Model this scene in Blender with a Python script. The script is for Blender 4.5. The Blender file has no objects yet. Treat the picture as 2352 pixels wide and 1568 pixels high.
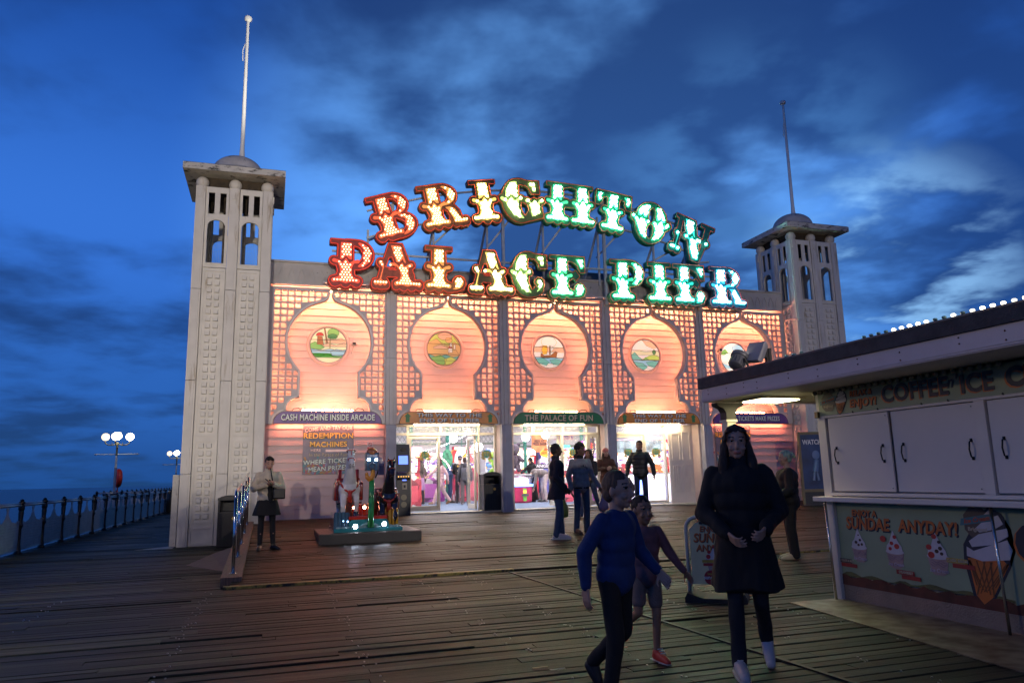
import bpy, bmesh, math, random
from mathutils import Vector, Matrix, noise
import numpy as np
R = math.radians
scene = bpy.context.scene
col = scene.collection
random.seed(7)

# ---------------------------------------------------------------- camera
cam_d = bpy.data.cameras.new('camera'); cam = bpy.data.objects.new('camera', cam_d); col.objects.link(cam)
cam_d.sensor_width = 36.0; cam_d.lens = 36.0 * 1701.19 / 2352.0
cam_d.clip_start = 0.05; cam_d.clip_end = 9000
_pi, _ro, _ya = R(10.341), R(1.322), R(18.028)
_F = Vector((math.sin(_ya) * math.cos(_pi), math.cos(_ya) * math.cos(_pi), math.sin(_pi)))
_Rt = Vector((math.cos(_ya), -math.sin(_ya), 0)); _U = _Rt.cross(_F)
_R2 = _Rt * math.cos(_ro) - _U * math.sin(_ro); _U2 = _U * math.cos(_ro) + _Rt * math.sin(_ro)
_m = Matrix((_R2, _U2, -_F)).transposed().to_4x4(); _m.translation = Vector((0.356, -19.481, 1.4))
cam.matrix_world = _m
scene.camera = cam

# ---------------------------------------------------------------- world: dusk sky with clouds
world = bpy.data.worlds.new('World'); scene.world = world; world.use_nodes = True
nt = world.node_tree; N = nt.nodes; LK = nt.links; N.clear()
def wn(t, **k):
    n = N.new(t)
    for a, b in k.items(): setattr(n, a, b)
    return n
def wmath(op, a, b=None, c=None):
    n = wn('ShaderNodeMath', operation=op)
    for i, v in enumerate((a, b, c)):
        if v is None: continue
        if isinstance(v, (int, float)): n.inputs[i].default_value = v
        else: LK.new(v, n.inputs[i])
    return n.outputs[0]
def wramp(fac, stops, interp='EASE'):
    n = wn('ShaderNodeValToRGB'); cr = n.color_ramp; cr.interpolation = interp
    while len(cr.elements) < len(stops): cr.elements.new(0.5)
    for e, (p, c) in zip(cr.elements, stops):
        e.position = p; e.color = (c[0], c[1], c[2], 1) if isinstance(c, tuple) else (c, c, c, 1)
    LK.new(fac, n.inputs[0]); return n.outputs[0]
def wmix(fac, a, b, mode='MIX'):
    n = wn('ShaderNodeMix', data_type='RGBA', blend_type=mode)
    for i, v in ((0, fac), (6, a), (7, b)):
        if isinstance(v, (int, float)): n.inputs[i].default_value = v
        elif isinstance(v, tuple): n.inputs[i].default_value = (*v, 1)
        else: LK.new(v, n.inputs[i])
    return n.outputs[2]
tc = wn('ShaderNodeTexCoord'); sep = wn('ShaderNodeSeparateXYZ'); LK.new(tc.outputs['Generated'], sep.inputs[0])
sx, sy, sz = sep.outputs
zc = wmath('MAXIMUM', sz, 0.0)
den = wmath('ADD', zc, 0.16)
px_ = wmath('DIVIDE', sx, den); py_ = wmath('DIVIDE', sy, den)
cmb = wn('ShaderNodeCombineXYZ'); LK.new(px_, cmb.inputs[0]); LK.new(py_, cmb.inputs[1])
def wnoise(scale, detail, rough, dist, loc, sc=(1, 1, 1), rot=0):
    mp = wn('ShaderNodeMapping'); mp.inputs['Location'].default_value = loc; mp.inputs['Scale'].default_value = sc
    mp.inputs['Rotation'].default_value = (0, 0, rot)
    LK.new(cmb.outputs[0], mp.inputs[0])
    n = wn('ShaderNodeTexNoise'); n.inputs['Scale'].default_value = scale; n.inputs['Detail'].default_value = detail
    n.inputs['Roughness'].default_value = rough; n.inputs['Distortion'].default_value = dist
    LK.new(mp.outputs[0], n.inputs['Vector']); return n.outputs[0]
n_big = wnoise(1.05, 5, 0.45, 0.1, (3.1, 1.7, 0), (1.0, 1.0, 1), 0.3)
n_det = wnoise(3.0, 5, 0.52, 0.1, (1.0, 5.2, 2), (1, 1, 1), 0.3)
cl = wmath('ADD', wmath('MULTIPLY', n_big, 0.60), wmath('MULTIPLY', n_det, 0.40))
# the clearer part of the sky lies to the left, the cloud bank thickens to the right
side = wmath('ADD', wmath('MULTIPLY', wmath('ADD', sx, -0.15), 0.08), wmath('MULTIPLY', wmath('ADD', sz, -0.25), 0.10))
cl = wmath('ADD', cl, side)
cloud = wramp(cl, [(0.40, 0.0), (0.58, 1.0)])
base = wramp(sz, [(0.0, (0.012, 0.066, 0.25)), (0.10, (0.020, 0.105, 0.40)), (0.30, (0.032, 0.150, 0.58)), (0.55, (0.012, 0.070, 0.33)), (0.70, (0.008, 0.045, 0.20)), (0.80, (0.004, 0.016, 0.06))])  # sky and cloud overhead, out of view, darkened to cut light on the deck
# brighter dusk glow low over the building, where the cloud is thin
def wblob(dx, dy, dz, wid):
    v = wn('ShaderNodeVectorMath', operation='DOT_PRODUCT'); LK.new(tc.outputs['Generated'], v.inputs[0])
    d = Vector((dx, dy, dz)).normalized(); v.inputs[1].default_value = d
    return wramp(v.outputs['Value'], [(math.cos(R(wid)), 0.0), (1.0, 1.0)])
def wadd(a, colr, fac):
    return wmix(fac, a, tuple(colr), 'ADD')
base = wadd(base, (0.11, 0.27, 0.44), wblob(0.36, 0.86, 0.30, 30))
dark = wramp(sz, [(0.0, (0.010, 0.045, 0.145)), (0.15, (0.010, 0.042, 0.16)), (0.35, (0.011, 0.045, 0.18)), (0.65, (0.008, 0.030, 0.13)), (0.80, (0.003, 0.010, 0.035))])
skyc = wmix(wmath('MULTIPLY', cloud, 0.92), base, dark)
# torn bright gaps in the bank on the right
gap = wmath('MULTIPLY', wramp(n_det, [(0.48, 0.0), (0.66, 1.0)]), wblob(0.695, 0.68, 0.225, 10))
skyc = wadd(skyc, (0.20, 0.38, 0.55), gap)
gap2 = wmath('MULTIPLY', wramp(n_det, [(0.46, 0.0), (0.64, 1.0)]), wblob(0.57, 0.76, 0.31, 15))
skyc = wadd(skyc, (0.03, 0.09, 0.18), gap2)
nish = wn('ShaderNodeTexSky', sky_type='NISHITA', sun_disc=False)
nish.sun_elevation = R(-3.0); nish.sun_rotation = R(40); nish.ozone_density = 4.0
skyc = wmix(1.0, skyc, wmix(0.04, (0, 0, 0), nish.outputs[0]), 'ADD')
bg = wn('ShaderNodeBackground'); bg.inputs[1].default_value = 1.18
LK.new(skyc, bg.inputs[0])
wo = wn('ShaderNodeOutputWorld'); LK.new(bg.outputs[0], wo.inputs[0])

scene.view_settings.view_transform = 'Standard'; scene.view_settings.look = 'None'
scene.view_settings.exposure = 0.0; scene.view_settings.gamma = 1.0
scene.render.engine = 'CYCLES'
cy = scene.cycles
cy.use_denoising = True; cy.max_bounces = 6; cy.diffuse_bounces = 3; cy.glossy_bounces = 3; cy.transmission_bounces = 6
cy.transparent_max_bounces = 8; cy.caustics_reflective = False; cy.caustics_refractive = False
cy.sample_clamp_indirect = 4.0

# ---------------------------------------------------------------- helpers
MATS = {}
def mat(name, c, rough=0.6, metal=0.0, var=0.12, scale=6.0, bump=0.0, bscale=None, stretch=(1, 1, 1), dirt=None, spec=0.5, coat=0.0, obj=True):
    if name in MATS: return MATS[name]
    m = bpy.data.materials.new(name); m.use_nodes = True; t = m.node_tree; n = t.nodes; l = t.links
    b = n['Principled BSDF']; b.inputs['Roughness'].default_value = rough; b.inputs['Metallic'].default_value = metal
    b.inputs['Specular IOR Level'].default_value = spec; b.inputs['Coat Weight'].default_value = coat
    co = n.new('ShaderNodeTexCoord'); mp = n.new('ShaderNodeMapping'); mp.inputs['Scale'].default_value = stretch
    l.new(co.outputs['Object'], mp.inputs[0])
    nz = n.new('ShaderNodeTexNoise'); nz.inputs['Scale'].default_value = scale; nz.inputs['Detail'].default_value = 5
    l.new(mp.outputs[0], nz.inputs['Vector'])
    rp = n.new('ShaderNodeValToRGB'); rp.color_ramp.elements[0].position = 0.3; rp.color_ramp.elements[1].position = 0.7
    rp.color_ramp.elements[0].color = (*[x * (1 - var) for x in c[:3]], 1); rp.color_ramp.elements[1].color = (*[min(1, x * (1 + var)) for x in c[:3]], 1)
    l.new(nz.outputs[0], rp.inputs[0]); out = rp.outputs[0]
    if dirt:  # (colour, amount threshold, scale, stretch)
        mp2 = n.new('ShaderNodeMapping'); mp2.inputs['Scale'].default_value = dirt[3]; l.new(co.outputs['Object'], mp2.inputs[0])
        nd = n.new('ShaderNodeTexNoise'); nd.inputs['Scale'].default_value = dirt[2]; nd.inputs['Detail'].default_value = 8; nd.inputs['Roughness'].default_value = 0.65
        l.new(mp2.outputs[0], nd.inputs['Vector'])
        r2 = n.new('ShaderNodeValToRGB'); r2.color_ramp.elements[0].position = dirt[1]; r2.color_ramp.elements[1].position = dirt[1] + 0.1
        l.new(nd.outputs[0], r2.inputs[0])
        mx = n.new('ShaderNodeMix'); mx.data_type = 'RGBA'; l.new(r2.outputs[0], mx.inputs[0]); l.new(out, mx.inputs[6]); mx.inputs[7].default_value = (*dirt[0], 1)
        out = mx.outputs[2]
    l.new(out, b.inputs['Base Color'])
    if bump:
        nb = n.new('ShaderNodeTexNoise'); nb.inputs['Scale'].default_value = bscale or scale * 4; nb.inputs['Detail'].default_value = 6
        l.new(mp.outputs[0], nb.inputs['Vector'])
        bp = n.new('ShaderNodeBump'); bp.inputs['Strength'].default_value = bump; bp.inputs['Distance'].default_value = 0.02
        l.new(nb.outputs[0], bp.inputs['Height']); l.new(bp.outputs[0], b.inputs['Normal'])
    MATS[name] = m; return m
def emat(name, c, s, basec=None):
    if name in MATS: return MATS[name]
    m = bpy.data.materials.new(name); m.use_nodes = True; b = m.node_tree.nodes['Principled BSDF']
    b.inputs['Base Color'].default_value = (*(basec or c), 1); b.inputs['Roughness'].default_value = 0.4
    b.inputs['Emission Color'].default_value = (*c, 1); b.inputs['Emission Strength'].default_value = s
    MATS[name] = m; return m
def busymat(name, cols, s, scale=9.0, bright=0.5):
    """a lit surface printed with many small coloured shapes (screens, backlit boards, prize walls)"""
    if name in MATS: return MATS[name]
    m = bpy.data.materials.new(name); m.use_nodes = True; t = m.node_tree; n = t.nodes; l = t.links; b = n['Principled BSDF']
    co = n.new('ShaderNodeTexCoord'); vo = n.new('ShaderNodeTexVoronoi'); vo.inputs['Scale'].default_value = scale; l.new(co.outputs['Object'], vo.inputs['Vector'])
    sp = n.new('ShaderNodeSeparateColor'); l.new(vo.outputs['Color'], sp.inputs[0]); rp = n.new('ShaderNodeValToRGB'); cr = rp.color_ramp; cr.interpolation = 'CONSTANT'
    while len(cr.elements) < len(cols): cr.elements.new(.5)
    for k, (e, c) in enumerate(zip(cr.elements, cols)): e.position = k / len(cols); e.color = (*c, 1)
    l.new(sp.outputs[0], rp.inputs[0]); l.new(rp.outputs[0], b.inputs['Base Color']); l.new(rp.outputs[0], b.inputs['Emission Color']); b.inputs['Emission Strength'].default_value = s; b.inputs['Roughness'].default_value = .5
    MATS[name] = m; return m
def glassmat(name, c=(0.9, 0.95, 1), a=0.12, rough=0.03):
    if name in MATS: return MATS[name]
    m = bpy.data.materials.new(name); m.use_nodes = True; t = m.node_tree; n = t.nodes; b = n['Principled BSDF']
    b.inputs['Base Color'].default_value = (*c, 1); b.inputs['Roughness'].default_value = rough; b.inputs['Alpha'].default_value = a
    MATS[name] = m; return m

def link(o, parent=None):
    col.objects.link(o)
    if parent is not None: o.parent = parent
    return o
def empty(name, loc=(0, 0, 0), rz=0, label=None, cat=None, group=None, parent=None):
    o = bpy.data.objects.new(name, None); link(o, parent); o.location = loc; o.rotation_euler = (0, 0, rz); o.empty_display_size = 0.2
    return tag(o, label, cat, group)
def tag(o, label=None, cat=None, group=None, kind=None):
    if label: o['label'] = label
    if cat: o['category'] = cat
    if group: o['group'] = group
    if kind: o['kind'] = kind
    return o

class MB:
    """collects shapes into one mesh; every shape may carry a material slot"""
    def __init__(s): s.v = []; s.f = []; s.mi = []; s.m = 0
    def add(s, vs, fs):
        o = len(s.v); s.v += [tuple(v) for v in vs]; s.f += [tuple(i + o for i in f) for f in fs]; s.mi += [s.m] * len(fs); return s
    def box(s, x0, x1, y0, y1, z0, z1, rot=None, piv=None):
        vs = [Vector((x, y, z)) for x in (x0, x1) for y in (y0, y1) for z in (z0, z1)]
        if rot is not None:
            c = Vector(piv) if piv is not None else Vector(((x0 + x1) / 2, (y0 + y1) / 2, (z0 + z1) / 2))
            vs = [c + rot @ (v - c) for v in vs]
        return s.add(vs, [(0, 1, 3, 2), (4, 6, 7, 5), (0, 4, 5, 1), (2, 3, 7, 6), (0, 2, 6, 4), (1, 5, 7, 3)])
    def bbox(s, x0, x1, y0, y1, z0, z1, b=0.01):
        """box with chamfered edges"""
        b = min(b, (x1 - x0) / 2.1, (y1 - y0) / 2.1, (z1 - z0) / 2.1)
        bm = bmesh.new(); bmesh.ops.create_cube(bm, size=1)
        for v in bm.verts: v.co = Vector(((x0 + x1) / 2 + v.co.x * (x1 - x0), (y0 + y1) / 2 + v.co.y * (y1 - y0), (z0 + z1) / 2 + v.co.z * (z1 - z0)))
        bmesh.ops.bevel(bm, geom=bm.edges[:], offset=b, segments=2, affect='EDGES', profile=0.7)
        bm.verts.index_update()
        s.add([v.co for v in bm.verts], [[v.index for v in f.verts] for f in bm.faces]); bm.free(); return s
    def cone(s, p0, p1, r0, r1, n=12, cap=True):
        p0, p1 = Vector(p0), Vector(p1); d = (p1 - p0)
        if d.length < 1e-9: return s
        d.normalize(); a = d.orthogonal().normalized(); b = d.cross(a)
        vs = []
        for p, r in ((p0, r0), (p1, r1)):
            for i in range(n):
                t = 2 * math.pi * i / n; vs.append(p + (a * math.cos(t) + b * math.sin(t)) * r)
        fs = [(i, (i + 1) % n, n + (i + 1) % n, n + i) for i in range(n)]
        if cap: fs += [tuple(range(n))[::-1], tuple(range(n, 2 * n))]
        return s.add(vs, fs)
    def cyl(s, p0, p1, r, n=12): return s.cone(p0, p1, r, r, n)
    def tube(s, pts, r, n=8, closed=False):
        pts = [Vector(p) for p in pts]; k = len(pts); vs = []; fs = []; up = None
        for i, p in enumerate(pts):
            a = pts[(i - 1) % k] if (closed or i > 0) else p; c = pts[(i + 1) % k] if (closed or i < k - 1) else p
            d = (c - a).normalized()
            if up is None: up = d.orthogonal().normalized()
            up = (up - d * up.dot(d)).normalized(); w = d.cross(up); rr = r[i] if isinstance(r, (list, tuple)) else r
            for j in range(n):
                t = 2 * math.pi * j / n; vs.append(p + (up * math.cos(t) + w * math.sin(t)) * rr)
        for i in range(k if closed else k - 1):
            for j in range(n):
                a = i * n + j; b = i * n + (j + 1) % n; c = ((i + 1) % k) * n + (j + 1) % n; d = ((i + 1) % k) * n + j
                fs.append((a, b, c, d))
        if not closed: fs += [tuple(range(n))[::-1], tuple(range((k - 1) * n, k * n))]
        return s.add(vs, fs)
    def sphere(s, c, r, nu=16, nv=10, rot=None, v0=0.0, v1=1.0):
        if isinstance(r, (int, float)): r = (r, r, r)
        c = Vector(c); vs = []; fs = []
        for i in range(nv + 1):
            ph = math.pi * (v0 + (v1 - v0) * i / nv)
            for j in range(nu):
                th = 2 * math.pi * j / nu
                p = Vector((r[0] * math.sin(ph) * math.cos(th), r[1] * math.sin(ph) * math.sin(th), r[2] * math.cos(ph)))
                if rot is not None: p = rot @ p
                vs.append(c + p)
        for i in range(nv):
            for j in range(nu):
                fs.append((i * nu + j, (i + 1) * nu + j, (i + 1) * nu + (j + 1) % nu, i * nu + (j + 1) % nu))
        return s.add(vs, fs)
    def lathe(s, prof, c=(0, 0, 0), n=20, axis='z'):
        c = Vector(c); vs = []; fs = []
        for r, h in prof:
            for j in range(n):
                t = 2 * math.pi * j / n
                p = Vector((r * math.cos(t), r * math.sin(t), h))
                if axis == 'y': p = Vector((p.x, p.z, p.y))
                if axis == 'x': p = Vector((p.z, p.x, p.y))
                vs.append(c + p)
        k = len(prof)
        for i in range(k - 1):
            for j in range(n): fs.append((i * n + j, i * n + (j + 1) % n, (i + 1) * n + (j + 1) % n, (i + 1) * n + j))
        fs += [tuple(range(n))[::-1], tuple(range((k - 1) * n, k * n))]
        return s.add(vs, fs)
    def prism(s, pts, fr, d0, d1):
        """extrude the simple polygon pts (u, v) through a frame from depth d0 to d1 (d1 is the front)"""
        k = len(pts)
        vs = [fr(u, v, d0) for u, v in pts] + [fr(u, v, d1) for u, v in pts]
        fs = [tuple(range(k))[::-1], tuple(range(k, 2 * k))] + [(i, (i + 1) % k, k + (i + 1) % k, k + i) for i in range(k)]
        return s.add(vs, fs)
    def torus(s, c, R_, r, nu=28, nv=10, rot=None, sq=1.0):
        c = Vector(c); vs = []; fs = []
        for i in range(nu):
            t = 2 * math.pi * i / nu
            for j in range(nv):
                q = 2 * math.pi * j / nv
                p = Vector(((R_ + r * math.cos(q)) * math.cos(t), (R_ + r * math.cos(q)) * math.sin(t), r * sq * math.sin(q)))
                if rot is not None: p = rot @ p
                vs.append(c + p)
        for i in range(nu):
            for j in range(nv): fs.append((i * nv + j, ((i + 1) % nu) * nv + j, ((i + 1) % nu) * nv + (j + 1) % nv, i * nv + (j + 1) % nv))
        return s.add(vs, fs)
    def build(s, name, mats, parent=None, smooth=False, label=None, cat=None, group=None, kind=None, fix=True):
        me = bpy.data.meshes.new(name); me.from_pydata(s.v, [], s.f)
        if not isinstance(mats, (list, tuple)): mats = [mats]
        for m in mats: me.materials.append(m)
        me.polygons.foreach_set('material_index', s.mi)
        if smooth: me.polygons.foreach_set('use_smooth', [True] * len(me.polygons))
        if fix:
            bm = bmesh.new(); bm.from_mesh(me); bmesh.ops.recalc_face_normals(bm, faces=bm.faces[:]); bm.to_mesh(me); bm.free()
        if smooth == 'auto':
            me.set_sharp_from_angle(angle=R(40))
        o = bpy.data.objects.new(name, me); link(o, parent)
        return tag(o, label, cat, group, kind)

def frame(o, ud, vd, nd):
    o, ud, vd, nd = map(Vector, (o, ud, vd, nd))
    return lambda u, v, d=0.0: o + ud * u + vd * v + nd * d
def curve_mesh(name, loops, m, fr, d0, d1, parent=None, **kw):
    """a filled 2D outline with holes, extruded d0..d1 through frame fr"""
    cu = bpy.data.curves.new(name, 'CURVE'); cu.dimensions = '2D'; cu.fill_mode = 'BOTH'; cu.extrude = 0.5
    for lp in loops:
        sp = cu.splines.new('POLY'); sp.points.add(len(lp) - 1); sp.use_cyclic_u = True
        for p, q in zip(sp.points, lp): p.co = (q[0], q[1], 0, 1)
    o = bpy.data.objects.new(name, cu); me = bpy.data.meshes.new_from_object(o); bpy.data.objects.remove(o); bpy.data.curves.remove(cu)
    me.name = name
    for v in me.vertices:
        v.co = fr(v.co.x, v.co.y, d0 + (v.co.z + 0.5) * (d1 - d0))
    me.materials.clear()
    for mm in (m if isinstance(m, (list, tuple)) else [m]): me.materials.append(mm)
    bm = bmesh.new(); bm.from_mesh(me); bmesh.ops.remove_doubles(bm, verts=bm.verts[:], dist=1e-5); bmesh.ops.recalc_face_normals(bm, faces=bm.faces[:]); bm.to_mesh(me); bm.free()
    o = bpy.data.objects.new(name, me); link(o, parent); return tag(o, **kw)
def text_mesh(name, s, size, m, fr, d0, d1, parent=None, bold=0.0, sx=1.0, align='CENTER', shear=0.0, space=1.0, warp=None, line=0.85):
    cu = bpy.data.curves.new(name, 'FONT'); cu.body = s; cu.size = size; cu.extrude = 0.5; cu.offset = bold * size
    cu.align_x = align; cu.align_y = 'CENTER'; cu.space_character = space; cu.shear = shear; cu.resolution_u = 3; cu.space_line = line
    o = bpy.data.objects.new(name, cu); me = bpy.data.meshes.new_from_object(o); bpy.data.objects.remove(o); bpy.data.curves.remove(cu)
    me.name = name
    for v in me.vertices:
        x, y, z = v.co.x * sx, v.co.y, v.co.z
        if warp: x, y = warp(x, y)
        v.co = fr(x, y, d0 + (z + 0.5) * (d1 - d0))
    me.materials.clear(); me.materials.append(m)
    bm = bmesh.new(); bm.from_mesh(me); bmesh.ops.recalc_face_normals(bm, faces=bm.faces[:]); bm.to_mesh(me); bm.free()
    o = bpy.data.objects.new(name, me); link(o, parent); return o
def ell(cx, cy, rx, ry, a0=0, a1=360, n=24):
    return [(cx + rx * math.cos(R(a0 + (a1 - a0) * i / n)), cy + ry * math.sin(R(a0 + (a1 - a0) * i / n))) for i in range(n + (0 if abs(a1 - a0) >= 360 else 1))]
def copy_tree(o, parent=None):
    c = o.copy(); link(c); c.parent = parent
    for ch in list(o.children): copy_tree(ch, c)
    return c
# ---------------------------------------------------------------- ground: sea, pier deck, ramp
X0, BW, ZR = 0.144, 3.151, 0.485          # first bay edge, bay width, deck height at the facade
YR = -8.32                                # foot of the ramp
def ramp_z(y): return 0.03 + (ZR - 0.03) * min(1.0, max(0.0, (y - YR) / (-0.1 - YR)))
def seamat():
    m = bpy.data.materials.new('sea_water'); m.use_nodes = True; t = m.node_tree; n = t.nodes; l = t.links; b = n['Principled BSDF']
    b.inputs['Base Color'].default_value = (0.002, 0.010, 0.03, 1); b.inputs['Roughness'].default_value = 0.32
    co = n.new('ShaderNodeTexCoord'); nz = n.new('ShaderNodeTexNoise'); nz.inputs['Scale'].default_value = 0.35; nz.inputs['Detail'].default_value = 8
    l.new(co.outputs['Object'], nz.inputs['Vector']); bp = n.new('ShaderNodeBump'); bp.inputs['Strength'].default_value = 0.7; bp.inputs['Distance'].default_value = 1.0
    l.new(nz.outputs[0], bp.inputs['Height']); l.new(bp.outputs[0], b.inputs['Normal']); return m
MB().add([(-4000, -300, -7), (4000, -300, -7), (4000, 7000, -7), (-4000, 7000, -7)], [(0, 1, 2, 3)]).build('sea', seamat(), kind='structure')

def plankmat(name, c0, c1, rough=0.55):
    m = bpy.data.materials.new(name); m.use_nodes = True; t = m.node_tree; n = t.nodes; l = t.links; b = n['Principled BSDF']
    b.inputs['Specular IOR Level'].default_value = .22; geo = n.new('ShaderNodeNewGeometry'); co = n.new('ShaderNodeTexCoord')
    rp = n.new('ShaderNodeValToRGB'); rp.color_ramp.elements[0].color = (*c0, 1); rp.color_ramp.elements[1].color = (*c1, 1)
    e = rp.color_ramp.elements.new(0.75); e.color = tuple(0.6 * a + 0.4 * b_ for a, b_ in zip(c0, c1)) + (1,)
    l.new(geo.outputs['Random Per Island'], rp.inputs[0])
    mp = n.new('ShaderNodeMapping'); mp.inputs['Scale'].default_value = (1.2, 22, 22); l.new(co.outputs['Object'], mp.inputs[0])
    nz = n.new('ShaderNodeTexNoise'); nz.inputs['Scale'].default_value = 1.6; nz.inputs['Detail'].default_value = 7; nz.inputs['Roughness'].default_value = 0.65; l.new(mp.outputs[0], nz.inputs['Vector'])
    nw = n.new('ShaderNodeTexNoise'); nw.inputs['Scale'].default_value = 0.9; nw.inputs['Detail'].default_value = 5; l.new(co.outputs['Object'], nw.inputs['Vector'])
    r2 = n.new('ShaderNodeValToRGB'); r2.color_ramp.elements[0].position = 0.3; r2.color_ramp.elements[1].position = 0.75
    r2.color_ramp.elements[0].color = (0.45, 0.45, 0.45, 1); r2.color_ramp.elements[1].color = (1.5, 1.5, 1.5, 1); l.new(nz.outputs[0], r2.inputs[0])
    mx = n.new('ShaderNodeMix'); mx.data_type = 'RGBA'; mx.blend_type = 'MULTIPLY'; mx.inputs[0].default_value = 1; l.new(rp.outputs[0], mx.inputs[6]); l.new(r2.outputs[0], mx.inputs[7])
    r3 = n.new('ShaderNodeValToRGB'); r3.color_ramp.elements[0].position = 0.35; r3.color_ramp.elements[1].position = 0.65
    r3.color_ramp.elements[0].color = (0.65, 0.65, 0.65, 1); r3.color_ramp.elements[1].color = (1.15, 1.15, 1.15, 1); l.new(nw.outputs[0], r3.inputs[0])
    m2 = n.new('ShaderNodeMix'); m2.data_type = 'RGBA'; m2.blend_type = 'MULTIPLY'; m2.inputs[0].default_value = 1; l.new(mx.outputs[2], m2.inputs[6]); l.new(r3.outputs[0], m2.inputs[7])
    l.new(m2.outputs[2], b.inputs['Base Color'])
    rr = n.new('ShaderNodeMapRange'); rr.inputs[3].default_value = rough - 0.2; rr.inputs[4].default_value = rough + 0.18; l.new(nw.outputs[0], rr.inputs[0]); l.new(rr.outputs[0], b.inputs['Roughness'])
    bp = n.new('ShaderNodeBump'); bp.inputs['Strength'].default_value = 0.55; bp.inputs['Distance'].default_value = 0.01; l.new(nz.outputs[0], bp.inputs['Height']); l.new(bp.outputs[0], b.inputs['Normal'])
    return m
M_plank = plankmat('weathered_deck_board', (0.012, 0.013, 0.009), (0.088, 0.092, 0.060), 0.62)
M_plank2 = plankmat('ramp_deck_board', (0.022, 0.017, 0.011), (0.068, 0.048, 0.031), 0.58)
M_under = mat('dark_under_deck', (0.006, 0.006, 0.006), 0.9)
def planks(name, xa, xb, ya, yb, zf, m, w=0.142, seams=(), gap=0.009, seed=1):
    rnd = random.Random(seed); mb = MB(); y = ya
    while y < yb - 0.02:
        ww = w * rnd.uniform(0.93, 1.07)
        if y + ww > yb: ww = yb - y
        x = xa - rnd.uniform(0, 2.5)
        while x < xb:
            L_ = rnd.choice((2.4, 3.0, 3.6, 4.8)) * rnd.uniform(0.9, 1.05)
            x1 = min(x + L_, xb); x0_ = max(x, xa)
            if x1 - x0_ > 0.05:
                dz = rnd.uniform(-0.006, 0.003); tl = rnd.uniform(-0.003, 0.003)
                if rnd.random() < 0.035: dz -= 0.012
                za, zb_ = zf(y) + dz - tl, zf(y + ww) + dz + tl
                g = gap / 2; yy0, yy1 = y + g, y + ww - g; e = 0.006
                vs = [(x0_ + .002, yy0, za - .045), (x1 - .002, yy0, za - .045), (x1 - .002, yy1, zb_ - .045), (x0_ + .002, yy1, zb_ - .045),
                      (x0_ + .002, yy0, za - e), (x1 - .002, yy0, za - e), (x1 - .002, yy1, zb_ - e), (x0_ + .002, yy1, zb_ - e),
                      (x0_ + .002, yy0 + e, za), (x1 - .002, yy0 + e, za), (x1 - .002, yy1 - e, zb_), (x0_ + .002, yy1 - e, zb_)]
                mb.add(vs, [(0, 1, 5, 4), (2, 3, 7, 6), (1, 2, 6, 5), (3, 0, 4, 7), (4, 5, 9, 8), (6, 7, 11, 10), (5, 6, 10, 9), (7, 4, 8, 11), (8, 9, 10, 11)])
            x += L_
        y += ww
    return mb.build(name, m, kind='structure', fix=False)
planks('deck', -4.95, 21, -22.5, YR, lambda y: 0.0, M_plank, seed=3)
planks('side_walkway', -4.95, -0.24, YR, 24.0, lambda y: 0.0, M_plank, seed=4)
planks('far_deck', -8.2, 3.0, 24.0, 70.0, lambda y: 0.0, M_plank, w=0.2, seed=5)
planks('ramp', -0.12, 22, YR, 0.62, ramp_z, M_plank2, seed=6)
u = MB(); u.box(-5.05, 22, -23, 24.0, -0.5, -0.062); u.box(-8.3, 3, 24.0, 70, -0.5, -0.062); u.build('deck_underside', M_under, kind='structure')
# yellow edge of the ramp, worn paint
def wornyellow():
    m = mat('worn_yellow_paint', (0.30, 0.24, 0.05), 0.6, var=0.35, scale=20, dirt=((0.025, 0.02, 0.015), 0.48, 6, (1, 4, 1))); return m
MB().box(-0.2, 3.9, YR - 0.115, YR - 0.004, -0.02, 0.034).build('ramp_edging', wornyellow(), kind='structure')
MB().box(3.902, 22, YR - 0.10, YR - 0.004, -0.02, 0.030).build('ramp_edge_board', M_plank2, kind='structure')
MB().box(8.3, 11.2, YR - 0.13, YR - 0.102, -0.005, 0.024).build('ramp_edging', wornyellow(), kind='structure')
# side curb the handrail stands on
cv = [(-0.26, -8.02), (0.02, -8.02), (0.02, -0.7), (-0.26, -0.7)]
mb = MB(); vs = []
for x, y in cv: vs += [(x, y, -0.04), (x, y, ramp_z(y) + 0.06)]
mb.add(vs, [(0, 2, 4, 6), (1, 7, 5, 3), (0, 1, 3, 2), (2, 3, 5, 4), (4, 5, 7, 6), (6, 7, 1, 0)])
mb.build('ramp_curb', mat('curb_timber', (0.11, 0.075, 0.06), 0.6, var=0.3, scale=5, bump=0.3, stretch=(8, 1, 1)), kind='structure')
mb = MB(); mb.add([(-0.27, -6.3, 0.005), (-0.27, -4.2, 0.23), (-0.27, -4.2, -0.03), (-0.27, -6.3, -0.03), (-1.0, -4.9, 0.005), (-0.62, -4.2, 0.12), (-0.62, -4.2, -0.03), (-1.0, -4.9, -0.03)],
    [(0, 4, 5, 1), (3, 2, 6, 7), (0, 1, 2, 3), (4, 7, 6, 5), (1, 5, 6, 2), (0, 3, 7, 4)]).build('side_ramp_flap', mat('flap_timber', (0.08, 0.055, 0.045), 0.6, var=0.2, bump=0.2), kind='structure')
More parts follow.
